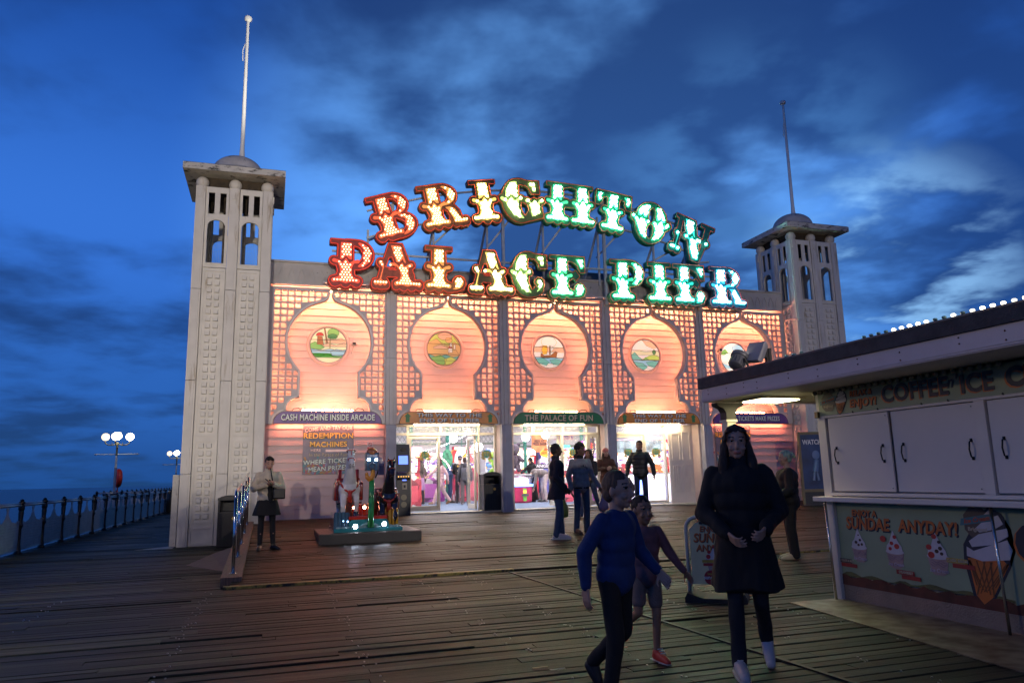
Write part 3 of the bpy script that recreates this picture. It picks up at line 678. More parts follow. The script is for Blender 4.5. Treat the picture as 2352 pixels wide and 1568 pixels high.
# posters
def poster(x0, x1, z0, z1, y, label, mirror=False):
    w, h = x1 - x0, z1 - z0; fr = frame((x0, y, z0), (1, 0, 0), (0, 0, 1), (0, -1, 0))
    b = MB(); b.prism([(0, 0), (w, 0), (w, h), (0, h)], fr, -.012, 0)
    t = b.build('poster', mat('poster_ground', (0.20, 0.19, 0.23), .5, var=.25, scale=2.5), label=label, cat='poster', group='redemption machine posters')
    rn = random.Random(5); cb = MB()
    pal = [mat('confetti_pink', (0.42, 0.13, 0.15), .6), mat('confetti_teal', (0.10, 0.26, 0.28), .6), mat('confetti_orange', (0.45, 0.24, 0.08), .6), mat('confetti_lilac', (0.26, 0.24, 0.38), .6)]
    for k in range(90):
        u_, v_ = rn.uniform(.03, w - .03), abs(rn.gauss(0, .16)) + .02
        if v_ > .5: continue
        a = rn.uniform(0, 3.1); du, dv = math.cos(a) * .045, math.sin(a) * .045
        q = [(u_ - du - dv * .5, v_ - dv + du * .5), (u_ + du - dv * .5, v_ + dv + du * .5), (u_ + du + dv * .5, v_ + dv - du * .5), (u_ - du + dv * .5, v_ - dv - du * .5)]
        q = [(min(w, max(0, a_)), min(h, max(0, b_))) for a_, b_ in q]
        cb.m = k % 4; cb.prism(q, fr, 0.0005, 0.002 + .00001 * k)
    cb.build('ticket_print', pal, t)
    dk = mat('poster_dark_outline', (0.02, 0.018, 0.015), .5)
    def ln(s_, v, sz, c, sx_, wp=None, out=True, bold=.05, uc=None):
        f2 = frame((x0 + (uc if uc is not None else w / 2), y, z0 + v), (1, 0, 0), (0, 0, 1), (0, -1, 0))
        if out: text_mesh('lettering_outline', s_, sz, dk, f2, .004, .006, t, bold * .6 + .035, sx_, warp=wp, space=1.05)
        text_mesh('lettering', s_, sz, c, f2, .007, .010, t, bold * .5, sx_, warp=wp, space=1.05)
    arc = lambda x, y_: (x, y_ + .06 * math.cos(x * 2.0) + x * .05 - .03)
    pk = mat('print_pink', (0.9, 0.66, 0.60), .5); gd = mat('print_gold', (0.85, 0.50, 0.10), .5); cr = mat('print_cream', (0.50, 0.42, 0.30), .5); gr = mat('print_green_white', (0.62, 0.70, 0.62), .5)
    ln('COME AND TRY OUR', h - .13, .135, pk, .86, arc); ln('REDEMPTION', h - .30, .19, gd, 1.04, None, True, .07); ln('MACHINES', h - .50, .18, gd, 1.02, lambda x, y_: (x, y_ - .02 * math.cos(x * 2.4)), True, .07)
    ln('HERE', h - .66, .10, pk, 1.1, None, True, .02, .32); q = MB(); q.prism([(.56, h - .70), (w - .03, h - .70), (w - .03, h - .64), (.56, h - .64)], fr, .003, .006); q.build('print_bar', pk, t)
    ln('In the Palace of Fun', h - .775, .125, cr, .90, None, True, .02); ln('WHERE TICKETS', h - .94, .16, gr, .98, lambda x, y_: (x, y_ + x * .06)); ln('MEAN PRIZES', h - 1.12, .16, gr, .98, lambda x, y_: (x, y_ + x * .06))
    return t
poster(1.11, 2.365, 1.57, 2.83, 0.070, 'grey poster about redemption machines on the pink wall behind the white horse')
poster(X0 + 4 * BW + .35, X0 + 4 * BW + 1.6, 1.57, 2.80, 0.070, 'grey poster about redemption machines on the far right wall behind the kiosk post')
def nosmoke(x, z, label):
    fr = frame((x, 0.075, z), (1, 0, 0), (0, 0, 1), (0, -1, 0)); b = MB(); b.prism([(-.075, -.10), (.075, -.10), (.075, .10), (-.075, .10)], fr, 0, .006)
    t = b.build('notice', mat('notice_white', (0.62, 0.52, 0.52), .5), label=label, cat='notice', group='no smoking notices')
    r = MB(); r.torus((0, 0, 0), .045, .006, 24, 6); r.v = [tuple(fr(a, b_ + .035, .009)) for a, b_, c in r.v]; r.prism([(-.035, .064), (-.028, .07), (.035, .006), (.028, 0)], fr, .007, .011)
    r.build('red_ring', mat('notice_red', (0.50, 0.02, 0.03), .5), t)
    q = MB(); q.prism([(-.07, -.095), (.07, -.095), (.07, -.03), (-.07, -.03)], fr, .0065, .009); q.build('red_band', MATS['notice_red'], t)
    q = MB(); q.prism([(-.03, .03), (.022, .03), (.022, .04), (-.03, .04)], fr, .0065, .008); q.build('cigarette', mat('notice_black', (.02, .02, .02), .5), t)
    text_mesh('lettering', 'No\nSmoking', .026, mat('notice_text', (.7, .6, .6), .5), frame((x, .075, z - .062), (1, 0, 0), (0, 0, 1), (0, -1, 0)), .0095, .011, t)
nosmoke(2.79, 2.27, 'small red and white no smoking notice above the ride head'); nosmoke(X0 + 4 * BW + .22, 2.05, 'small red and white no smoking notice beside the right kiosk post')
# security camera and small fittings on the recessed walls
def cctv(x, y, z, label):
    t = empty('security_camera', (x, y, z), 0, label, 'camera', 'security cameras on the front')
    b = MB(); b.bbox(-.06, .05, -.16, .0, -.03, .05, .012); b.build('housing', mat('cctv_white', (.6, .55, .5), .4), t)
    c = MB(); c.bbox(-.045, .035, -.19, -.165, -.02, .04, .008); c.build('lens_hood', mat('black_plastic', (.012, .012, .012), .4), t)
    d = MB(); d.tube([(0, 0, -.03), (-.03, .02, -.14), (-.06, .04, -.26)], .016, 8); d.box(-.12, .0, .03, .05, -.34, -.24); d.build('bracket', MATS['cctv_white'], t)
cctv(X0 + BW * .5 + .66, .50, 4.99, 'white security camera right of the windmill window')
cctv(X0 + BW * 4.5 - .66, .45, 5.15, 'white security camera left of the brightest round window')
# ---------------------------------------------------------------- the big illuminated letters
def arcp(cx, cy, rx, ry, a0, a1, n=14): return ell(cx, cy, rx, ry, a0, a1, n)
def stem(cx, w=1.0, slabw=0.30, top=True, foot=True, knobs=True, x_top=None):
    """lit and dark shapes of one ornamental stem (letter height 1). x_top leans the head."""
    xt = cx if x_top is None else x_top
    lean = lambda pts: [(x + (xt - cx) * max(0, (y - .52) / .48), y) for x, y in pts]
    leanl = lambda pts: [(x + (cx - xt) * 0.0 + 0, y) for x, y in pts]
    a = .115 * w
    lit = []; dark = []
    lit.append(lean([(cx - a, .93), (cx + a, .93), (cx + a * 1.08, .56), (cx + a * .5, .60 - .02), (cx, .65), (cx - a * .5, .58), (cx - a * 1.08, .56)]))
    v = [(cx - .245 * w, .575), (cx - .16 * w, .555), (cx - .075 * w, .50), (cx, .60), (cx + .075 * w, .50), (cx + .16 * w, .555), (cx + .245 * w, .575),
         (cx + .25 * w, .50), (cx + .17 * w, .485), (cx + .13 * w, .40), (cx + .12 * w, .30), (cx + .15 * w, .20), (cx + .25 * w, .165),
         (cx + .25 * w, .075), (cx + .12 * w, .095), (cx, .06), (cx - .12 * w, .095), (cx - .25 * w, .075), (cx - .25 * w, .165), (cx - .15 * w, .20), (cx - .12 * w, .30), (cx - .13 * w, .40), (cx - .17 * w, .485), (cx - .25 * w, .50)]
    if not foot:
        v = v[:12] + [(cx + .10 * w, .07), (cx - .10 * w, .07)] + v[19:]
    lit.append(v)
    circ = [(cx - .245 * w, .537, .042), (cx + .245 * w, .537, .042)] + ([(cx - .25 * w, .12, .048), (cx + .25 * w, .12, .048)] if foot else [])
    dark.append(lean([(cx - slabw, .905), (cx + slabw, .905), (cx + slabw, .985), (cx - slabw, .985)]) if top else [])
    dark.append(lean([(cx - .15 * w, .5), (cx + .15 * w, .5), (cx + .15 * w, .95), (cx - .15 * w, .95)]))
    dc = [(cx - .22 * w, .085, .10), (cx, .065, .09), (cx + .22 * w, .085, .10)] if foot else []
    return lit, circ, [d for d in dark if d], dc
def bowl(cx, cy, rx, ry, t=.40):
    """crescent of lit bulbs with a spike pointing inwards"""
    o = arcp(cx, cy, rx, ry, 82, -82, 16)
    i_ = [(cx + rx * .18, cy - ry * .80), (cx + rx * .50, cy - ry * .42), (cx + rx * .38, cy - ry * .05), (cx + rx * .50, cy + ry * .42), (cx + rx * .10, cy + ry * .84)]
    i_ = [(cx + rx * .02, cy - ry * .92), (cx + rx * (1 - t) * .75, cy - ry * .45), (cx + rx * (1 - t) * .62, cy), (cx + rx * (1 - t) * .75, cy + ry * .45), (cx + rx * .02, cy + ry * .92)]
    return o + i_
def glyph(ch):
    lit, circ, dark, dc, hole = [], [], [], [], []
    def add(s):
        lit.extend(s[0]); circ.extend(s[1]); dark.extend(s[2]); dc.extend(s[3])
    if ch == 'I': add(stem(.34)); W = .68
    elif ch in 'PRB':
        W = {'P': .90, 'R': 1.02, 'B': .94}[ch]
        add(stem(.30, .95))
        yb = .72 if ch != 'P' else .68; ry = .225 if ch != 'P' else .27
        lit.append(bowl(.52, yb, .29, ry)); dark.append(arcp(.5, yb, .35, ry + .045, 90, -90, 18) + [(.3, yb - ry - .045), (.3, yb + ry + .045)])
        hole.append([(.47, yb + ry * .62), (.56, yb + ry * .5), (.62, yb + .03), (.62, yb - .03), (.56, yb - ry * .5), (.47, yb - ry * .62)])
        if ch == 'B':
            lit.append(bowl(.54, .27, .33, .235)); dark.append(arcp(.52, .27, .40, .28, 90, -90, 18) + [(.3, -.01), (.3, .55)])
            hole.append([(.49, .42), (.58, .37), (.65, .30), (.65, .24), (.58, .16), (.49, .12)])
        if ch == 'R':
            lit.append([(.52, .46), (.64, .46), (.74, .40), (.79, .28), (.82, .17), (.92, .155), (.95, .075), (.80, .07), (.68, .09), (.63, .28), (.58, .40)])
            circ.append((.93, .125, .045)); dark.append([(.45, .5), (.74, .5), (.84, .35), (.88, .05), (.62, .05), (.58, .35)]); dc += [(.70, .06, .075), (.84, .055, .08), (.93, .08, .09)]
            hole.append([(.485, .40), (.53, .37), (.56, .25), (.545, .16), (.50, .16), (.47, .28)])
    elif ch == 'G' or ch == 'C':
        W = .98 if ch == 'G' else .92
        lit.append([(.33, .955), (.40, .95), (.37, .80), (.37, .58), (.30, .585), (.245, .65), (.19, .585), (.11, .58), (.13, .72), (.19, .86), (.26, .93)])
        lit.append([(.02, .59), (.10, .56), (.17, .50), (.245, .60), (.31, .50), (.39, .56), (.46, .59), (.46, .52), (.40, .49), (.385, .35), (.42, .20), (.50, .075), (.38, .09), (.25, .18), (.16, .33), (.11, .46), (.02, .50)])
        circ += [(.04, .545, .042), (.45, .55, .042)]
        lit.append([(.63, .92), (.80, .90), (.80, .71), (.73, .71), (.71, .82)])
        dark.append(arcp(.43, .5, .40, .52, 62, 318, 34) + arcp(.46, .5, .155, .40, 318, 62, 20))
        dark.append([(.60, .97), (.88, .97), (.88, .66), (.70, .66), (.66, .80), (.58, .86)])
        dark.append([(.30, .98), (.62, .98), (.62, .88), (.40, .88)])
        if ch == 'G':
            lit.append([(.56, .54), (.62, .525), (.68, .45), (.745, .53), (.81, .45), (.86, .525), (.93, .54), (.92, .47), (.86, .44), (.85, .20), (.77, .16), (.66, .12), (.65, .30), (.64, .44), (.57, .47)])
            circ += [(.58, .50, .042), (.91, .50, .042)]; dark.append([(.40, .10), (.60, .02), (.92, .10), (.90, .40), (.62, .40), (.58, .14)])
        else:
            circ.append((.68, .34, .062)); lit.append([(.62, .36), (.745, .36), (.75, .25), (.68, .14), (.60, .09), (.66, .18), (.68, .27)])
            dark.append(arcp(.52, .26, .28, .27, 250, 385, 14) + arcp(.50, .30, .15, .15, 385, 250, 10)); dc.append((.70, .34, .10))
    elif ch == 'H':
        W = 1.24; add(stem(.30, .95, .26)); add(stem(.94, .95, .26))
        dark.append([(.3, .985), (.94, .985), (.94, .92), (.80, .88), (.66, .93), (.62, .93), (.5, .88), (.3, .92)]); dark.append([(.3, .56), (.94, .56), (.94, .40), (.62, .43), (.3, .40)])
    elif ch == 'T':
        W = 1.0; s = stem(.50, .95, .20); add(s)
        dark.append([(.02, .985), (.98, .985), (.98, .62), (.86, .62), (.82, .74), (.74, .84), (.26, .84), (.18, .74), (.14, .62), (.02, .62)])
        lit.append([(.06, .93), (.24, .93), (.17, .86), (.14, .70), (.07, .70)]); lit.append([(.94, .93), (.76, .93), (.83, .86), (.86, .70), (.93, .70)])
        hole.append([(.22, .80), (.30, .83), (.30, .66), (.25, .68)]); hole.append([(.78, .80), (.70, .83), (.70, .66), (.75, .68)])
    elif ch == 'O':
        W = 1.0
        lit.append([(.38, .95), (.44, .94), (.39, .80), (.375, .60), (.31, .59), (.255, .65), (.20, .59), (.12, .60), (.16, .78), (.26, .90)])
        lit.append([(.02, .60), (.10, .57), (.17, .50), (.25, .61), (.32, .50), (.38, .55), (.44, .56), (.44, .49), (.40, .47), (.37, .33), (.39, .17), (.44, .06), (.32, .10), (.19, .25), (.13, .42), (.03, .50)])
        m_ = lambda P: [(1.0 - x, 1.0 - y + .0) for x, y in P][::-1]
        lit.append([(.60, .94), (.72, .90), (.84, .78), (.88, .60), (.80, .59), (.745, .65), (.69, .59), (.625, .60), (.63, .80)])
        lit.append([(.98, .60), (.90, .57), (.83, .50), (.75, .61), (.68, .50), (.62, .55), (.56, .56), (.56, .49), (.60, .47), (.63, .33), (.61, .17), (.56, .06), (.68, .10), (.81, .25), (.87, .42), (.97, .50)])
        circ += [(.03, .55, .042), (.43, .53, .035), (.57, .53, .035), (.97, .55, .042)]
        dark.append(arcp(.5, .5, .42, .52, 0, 360, 40)); hole.append(arcp(.5, .5, .075, .36, 0, 360, 20))
        hole = [arcp(.5, .70, .07, .17, 0, 360, 14), arcp(.5, .28, .07, .17, 0, 360, 14)]
    elif ch == 'N':
        W = 1.14
        lit.append([(.30, .94), (.52, .94), (.655, .55), (.60, .585), (.575, .65), (.50, .57), (.425, .57)])
        lit.append([(.36, .545), (.45, .55), (.52, .49), (.58, .58), (.63, .49), (.70, .54), (.78, .56), (.78, .49), (.72, .46), (.86, .03), (.80, .01), (.66, .07), (.56, .33), (.50, .46), (.37, .47)])
        circ += [(.38, .51, .042), (.77, .52, .042), (.16, .51, .05), (.10, .13, .055), (.26, .11, .055), (.99, .51, .055)]
        lit.append([(.14, .54), (.20, .54), (.215, .44), (.19, .2), (.25, .13), (.11, .13), (.17, .2), (.19, .40)])
        dark += [[(.05, .985), (.58, .985), (.58, .905), (.05, .905)], [(.14, .95), (.24, .95), (.25, .1), (.12, .1)], [(.22, .96), (.60, .96), (.90, -.03), (.66, -.03)], [(.76, .985), (1.13, .985), (1.13, .905), (.76, .905)], [(.88, .95), (1.02, .95), (.98, .4), (.90, .0), (.78, .0), (.86, .3)]]
        dc += [(.09, .08, .09), (.25, .07, .09)]
    elif ch == 'A':
        W = 1.20
        lit.append([(.42, .94), (.64, .94), (.775, .56), (.72, .585), (.69, .65), (.63, .58), (.55, .575)])
        lit.append([(.42, .56), (.53, .56), (.61, .49), (.68, .58), (.74, .49), (.82, .55), (.90, .57), (.90, .49), (.83, .47), (.82, .36), (.85, .24), (.93, .17), (1.08, .16), (1.09, .07), (.92, .09), (.80, .06), (.68, .09), (.54, .07), (.53, .16), (.62, .20), (.65, .30), (.62, .42), (.55, .49), (.43, .49)])
        circ += [(.43, .525, .042), (.89, .53, .042), (.20, .55, .05), (.10, .115, .055), (.19, .10, .05), (.29, .115, .055), (.55, .115, .05), (1.07, .115, .055)]
        lit.append([(.18, .585), (.25, .585), (.275, .46), (.215, .2), (.28, .14), (.11, .14), (.175, .2), (.24, .44), (.18, .53)])
        dark += [[(.38, .985), (.68, .985), (.96, .3), (.96, .08), (.64, .08), (.64, .5), (.52, .80)], [(.38, .985), (.52, .985), (.34, .3), (.28, .08), (.12, .08), (.2, .4)], [(.22, .40), (.66, .40), (.66, .26), (.22, .26)]]
        dc += [(.09, .075, .09), (.20, .055, .08), (.31, .075, .09), (.55, .07, .09), (.72, .055, .09), (.90, .055, .09), (1.07, .07, .09)]
        hole.append([(.40, .66), (.44, .66), (.52, .47), (.33, .47)])
    elif ch in 'LE':
        W = .94; add(stem(.30, .95))
        circ.append((.76, .215, .105)); lit.append([(.66, .16), (.86, .16), (.78, .09), (.68, .055), (.58, .065), (.68, .10)])
        dark.append([(.30, .10), (.52, .02), (.86, .06), (.86, .2), (.66, .14), (.5, .2), (.42, .4), (.3, .4)]); dc += [(.77, .21, .145), (.54, .075, .09)]
        if ch == 'E':
            dark += [[(.3, .985), (.90, .985), (.90, .62), (.78, .62), (.72, .76), (.60, .86), (.3, .90)], [(.42, .66), (.60, .60), (.66, .66), (.76, .52), (.66, .42), (.6, .50), (.42, .46)]]
            lit.append([(.66, .93), (.84, .93), (.84, .70), (.78, .70), (.75, .82)]); hole.append([(.48, .83), (.58, .80), (.62, .72), (.55, .68), (.48, .72)])
    return lit, circ, dark, dc, hole, W
# signed distance raster + marching squares
GN = 176
def sdf_poly(P, X, Y):
    P = np.array(P, float); d = np.full(X.shape, 1e9); inside = np.zeros(X.shape, bool)
    for i in range(len(P)):
        a = P[i]; b = P[(i + 1) % len(P)]; e = b - a; L2 = max(e @ e, 1e-12)
        t = np.clip(((X - a[0]) * e[0] + (Y - a[1]) * e[1]) / L2, 0, 1)
        d = np.minimum(d, (X - a[0] - t * e[0]) ** 2 + (Y - a[1] - t * e[1]) ** 2)
        c = ((a[1] > Y) != (b[1] > Y)) & (X < (b[0] - a[0]) * (Y - a[1]) / ((b[1] - a[1]) if abs(b[1] - a[1]) > 1e-12 else 1e-12) + a[0])
        inside ^= c
    return np.where(inside, -1, 1) * np.sqrt(d)
def contour(Fd, x0, y0, h, iso=0.0, tol=0.0022):
    F = Fd - iso; ny, nx = F.shape; seg = {}
    def ip(p, q):
        a, b = F[p[1], p[0]], F[q[1], q[0]]; t = a / (a - b); return (p, q), (x0 + h * (p[0] + t * (q[0] - p[0])), y0 + h * (p[1] + t * (q[1] - p[1])))
    pos = {}; nxt = {}
    s = (F < 0)
    cells = np.argwhere(~((s[:-1, :-1] == s[1:, :-1]) & (s[:-1, :-1] == s[:-1, 1:]) & (s[:-1, :-1] == s[1:, 1:])))
    T = {1: [(3, 0)], 2: [(0, 1)], 3: [(3, 1)], 4: [(1, 2)], 5: [(3, 2), (1, 0)], 6: [(0, 2)], 7: [(3, 2)], 8: [(2, 3)], 9: [(2, 0)], 10: [(0, 3), (2, 1)], 11: [(2, 1)], 12: [(1, 3)], 13: [(1, 0)], 14: [(0, 3)]}
    for j, i in cells:
        c = [(i, j), (i + 1, j), (i + 1, j + 1), (i, j + 1)]
        k = sum((1 << n) for n in range(4) if s[c[n][1], c[n][0]])
        ed = [(c[0], c[1]), (c[1], c[2]), (c[3], c[2]), (c[0], c[3])]
        for a, b in T.get(k, ()):
            ka, pa = ip(*ed[a]); kb, pb = ip(*ed[b]); pos[ka] = pa; pos[kb] = pb; nxt[ka] = kb
    loops = []
    while nxt:
        k0, k1 = next(iter(nxt.items())); lp = []; k = k0
        while k in nxt: n_ = nxt.pop(k); lp.append(pos[k]); k = n_
        if len(lp) > 7:
            # simplify
            out = [lp[0]]
            for q in range(1, len(lp) - 1):
                a = Vector(out[-1]); b = Vector(lp[q]); c = Vector(lp[q + 1]); e = c - a
                dist = abs(e.x * (b.y - a.y) - e.y * (b.x - a.x)) / max(e.length, 1e-9)
                if dist > tol * .5 or (b - a).length > .05: out.append(lp[q])
            if len(out) > 3: loops.append(out)
    return loops
H_ = 1.27
GL = {}
def glyph_shapes(ch):
    if ch in GL: return GL[ch]
    lit, circ, dark, dc, hole, W = glyph(ch)
    m = .16; h = (1 + 2 * m) / GN; nx = int((W + 2 * m) / h) + 1
    X, Y = np.meshgrid(-m + h * np.arange(nx), -m + h * np.arange(GN + 1))
    L = np.full(X.shape, 1e9); Dk = L.copy()
    for p in lit: L = np.minimum(L, sdf_poly(p, X, Y))
    for x, y, r in circ: L = np.minimum(L, np.hypot(X - x, Y - y) - r)
    for p in dark: Dk = np.minimum(Dk, sdf_poly(p, X, Y))
    for x, y, r in dc: Dk = np.minimum(Dk, np.hypot(X - x, Y - y) - r)
    C = np.minimum(L - 0.070, Dk - 0.026)
    for p in hole: C = np.maximum(C, -(np.minimum(sdf_poly(p, X, Y) - 0.0, 9)))
    C = np.maximum(C, -np.minimum(-(L - .03), 9) * 0 + C)
    cas = contour(C, -m, -m, h); lt = contour(L, -m, -m, h, -0.004)
    # bulb grid
    bl = []; st = .062
    j = 0; y = .02
    while y < .99:
        x = -.05 + (st / 2 if j % 2 else 0)
        while x < W + .05:
            ii, jj = int(round((x + m) / h)), int(round((y + m) / h))
            if 0 <= ii < nx and 0 <= jj <= GN and L[jj, ii] < -.020: bl.append((x, y))
            x += st
        y += st * .87; j += 1
    neon = contour(C, -m, -m, h, -0.018)
    GL[ch] = (cas, lt, bl, neon, W); return GL[ch]
def hue(x):
    st = [(1.6, (1.0, .035, .008)), (3.0, (1.0, .10, .015)), (4.0, (1.0, .24, .04)), (5.0, (1.0, .42, .08)), (6.0, (1.0, .72, .14)), (7.0, (.60, .90, .22)), (8.0, (.12, .95, .38)), (9.0, (.03, .95, .42)), (11.5, (.02, .92, .48)), (13.0, (.02, .75, .75)), (14.2, (.03, .45, 1.0))]
    for (a, ca), (b, cb) in zip(st, st[1:]):
        if x <= b: t = max(0, (x - a) / (b - a)); return tuple(p + (q - p) * t for p, q in zip(ca, cb))
    return st[-1][1]
sign = empty('illuminated_sign', (7.9, -0.45, 6.3), 0, 'big illuminated letters reading BRIGHTON over PALACE PIER on a steel frame above the arcade front', 'illuminated sign')
M_case = mat('letter_casing', (0.035, 0.03, 0.028), 0.45, var=0.3, scale=12)
M_frm = mat('sign_frame_steel', (0.50, 0.52, 0.54), 0.5, 0.1, var=0.12)
def letter(ch, cx, cz, ang, ysc=1.0, wsc=1.0):
    cas, lt, bl, neon, W = glyph_shapes(ch); c = hue(cx)
    ca, sa = math.cos(ang), math.sin(ang)
    fr = frame((cx - 7.9, 0, cz - 6.3), (ca * H_ * wsc, 0, sa * H_ * wsc), (-sa * H_ * ysc, 0, ca * H_ * ysc), (0, -1, 0))
    f2 = lambda u, v, d=0.0: fr(u - W / 2, v - .5, d)
    key = '%s_%.1f' % (ch, cx)
    m_case_glow = mat('letter_casing_%s' % key, tuple((0.02 + .30 * v) if cx < 5 else (.012 + .20 * v * min(1, (cx - 5) / 3)) for v in c), 0.42, var=0.25, scale=12)  # glow of the bulbs is put into the casing's base colour
    o = curve_mesh('letter', cas, m_case_glow, f2, -0.22, 0.0, sign)
    o['label'] = 'letter ' + ch + ' in its dark casing'
    m_face = emat('letter_face_' + key, tuple(v * .9 + .01 for v in c), 1.0 if cx < 5 else 1.3, tuple(.3 * v + .05 for v in c))
    curve_mesh('lit_face', lt, m_face, f2, 0.002, 0.012, o)
    dim = 1.0 - .35 * max(0, min(1, (4.6 - cx) / 2))
    m_b = emat('letter_bulb_' + key, tuple((min(1, .50 + .5 * v) if i_ != 2 else .28) if cx < 6 else min(1, .34 + .66 * v) for i_, v in enumerate(c)), (8.0 if cx < 4 else 12.0 if cx < 5.5 else 34.0) * dim)
    b = MB()
    for x, y in bl: b.sphere(f2(x, y, .030), .0225 * (1.05 if cx < 5 else 1.42), 6, 4)
    b.build('bulb_array', m_b, o, True, kind='stuff')
    nb = MB()
    for lp in neon:
        if len(lp) > 10: nb.tube([f2(x, y, .006) for x, y in lp[::2]], .0065, 4, True)
    nb.build('neon_outline', emat('neon_%d' % int(cx), (0.9, .05, .02), max(.12, .9 - .15 * (cx - 2))), o)
def arcz(x): return 8.58 + .62 - (x - 7.95) ** 2 / 27.0
for ch, x, w in (('B', 3.28, 1.0), ('R', 4.66, 1.0), ('I', 5.83, 1.0), ('G', 6.97, 1.08), ('H', 8.43, .98), ('T', 9.80, .95), ('O', 11.05, .98), ('N', 12.42, .98)):
    letter(ch, x, arcz(x), -math.atan2((x - 7.95), 13.5) * .97, 1.0, w)
for ch, x, w in (('P', 2.24, 1.02), ('A', 3.42, .93), ('L', 4.72, .96), ('A', 6.02, .90), ('C', 7.12, .98), ('E', 8.30, .93), ('P', 10.20, 1.0), ('I', 11.23, .98), ('E', 12.26, .92), ('R', 13.60, .98)):
    letter(ch, x, 6.99, 0.0, 1.0, w)
fb = MB()
def bar(a, b, w=.045): # in building coordinates
    fb.cyl(Vector(a) - Vector((7.9, -.45, 6.3)), Vector(b) - Vector((7.9, -.45, 6.3)), w / 1.35, 4)
def ab(x, dz): return arcz(x) + dz
xs = [2.6 + .5 * k for k in range(21)]
for a, b in zip(xs, xs[1:]):
    bar((a, -.20, ab(a, .40)), (b, -.20, ab(b, .40))); bar((a, -.20, ab(a, -.36)), (b, -.20, ab(b, -.36)))
bar((1.7, -.20, 7.36), (14.1, -.20, 7.36)); bar((1.5, -.20, 6.50), (14.2, -.20, 6.50), .04)
for x in (3.29, 6.43, 9.58, 12.72): bar((x, -.20, 6.3), (x, -.20, ab(x, .38)), .075)
for x in (2.65, 4.45, 6.0, 7.7, 9.45, 11.3, 12.4):
    bar((x, -.05, 6.9), (x, -.05, min(ab(x, .2), ab(x, -.1))), .05)
    bar((x - .1, 1.3, 6.7), (x, -.05, ab(x, -.45)), .05); bar((x + .0, .1, 7.8), (x + .75, -.2, ab(x + .75, -.36)), .045)
fb.build('steel_frame', M_frm, sign)
# ---------------------------------------------------------------- doors and the lit hall behind them
YD = 0.70
def rect(b, x0, x1, z0, z1, y0, y1): b.box(x0, x1, y0, y1, z0, z1)
def crest(parent, x, z, y, s=1.0):
    fr = frame((x, y, z), (s, 0, 0), (0, 0, s), (0, -1, 0))
    b = MB(); b.prism([(-.085, .10), (.085, .10), (.085, -.05), (.05, -.10), (0, -.12), (-.05, -.10), (-.085, -.05)], fr, 0, .003)
    o = b.build('crest', mat('crest_teal', (0.05, 0.25, 0.20), .5), parent)
    g = MB(); g.m = 0
    for sx_ in (-1, 1):
        for k, (a, l) in enumerate(((20, .17), (45, .17), (68, .16), (85, .14), (5, .13))):
            bx, bz = sx_ * (.03 + k * .022 if k < 4 else .02), -.14 + k * .03 if k < 4 else -.15
            dx, dz = sx_ * math.cos(R(a)) * l, math.sin(R(a)) * l
            nx_, nz_ = -dz * .16, dx * .16
            g.prism([(bx, bz), (bx + dx * .5 + nx_, bz + dz * .5 + nz_), (bx + dx, bz + dz), (bx + dx * .5 - nx_, bz + dz * .5 - nz_)], fr, .0005 + k * .0004, .0035 + k * .0004)
    g.build('laurel', mat('crest_gold', (0.32, 0.24, 0.04), .5), o)
    text_mesh('crest_lettering', 'B M\nP P', .085 * s, mat('crest_gold_letter', (0.45, 0.34, 0.06), .5), frame((x, y, z - .005), (1, 0, 0), (0, 0, 1), (0, -1, 0)), .0035, .005, o, 0.02)
def pane(parent, x0, x1, z0, z1, y=YD): MB().box(x0, x1, y + .02, y + .028, z0, z1).build('glass', M_glass, parent)
def leaf(x0, x1, z0, z1, bar_side, crest_=True, w=.075):
    b = MB()
    for (a, b_, c, d) in ((x0, x0 + w, z0, z1), (x1 - w, x1, z0, z1), (x0 + w, x1 - w, z0, z0 + .13), (x0 + w, x1 - w, z1 - .09, z1)): b.bbox(a, b_, YD - .02, YD + .05, c, d, .006)
    o = b.build('door', M_frame, bld, label=None); pane(o, x0 + w - .01, x1 - w + .01, z0 + .12, z1 - .08)
    hx = x1 - .10 if bar_side > 0 else x0 + .10; h = MB(); h.cyl((hx, YD - .09, z0 + .08), (hx, YD - .09, z1 - .06), .017, 8)
    for z in (z0 + .2, z1 - .2): h.cyl((hx, YD - .09, z), (hx, YD - .01, z), .010, 6)
    h.build('handle', M_steel, o, True)
    if crest_: crest(o, (x0 + x1) / 2 + .02, 2.05, YD + .012)
    return o
# bay 2
fb_ = MB(); z0, zt = .53, 2.86
def V(x, z0_=z0, z1_=zt, w=.05): fb_.bbox(x - w / 2, x + w / 2, YD - .05, YD + .08, z0_, z1_, .006)
def Hh(x0, x1, z, w=.06): fb_.bbox(x0, x1, YD - .045, YD + .075, z - w / 2, z + w / 2, .006)
for x in (3.47, 3.87, 6.345): V(x)
V(5.87, z0, zt, .04)
Hh(3.495, 3.845, 2.83, .05); Hh(3.895, 5.85, 2.83, .05); Hh(5.89, 6.32, 2.83, .05); Hh(3.495, 3.845, 2.60, .07); Hh(3.895, 5.85, 2.60, .07); Hh(5.89, 6.32, 2.60, .07)
V(4.78, 2.64, 2.80, .05); Hh(5.89, 6.32, .56, .06); Hh(3.495, 3.845, .56, .06)
# bay 3
for x in (6.86, 9.53): V(x)
Hh(6.885, 9.505, 2.83, .05); Hh(6.885, 9.505, 2.60, .07)
for x in (7.45, 8.40): V(x, 2.64, 2.80, .05)
V(9.17, z0, 2.56, .06); V(9.17, 2.64, 2.80, .05); V(8.37, z0, 2.56, .07); Hh(8.42, 9.135, .56, .06)
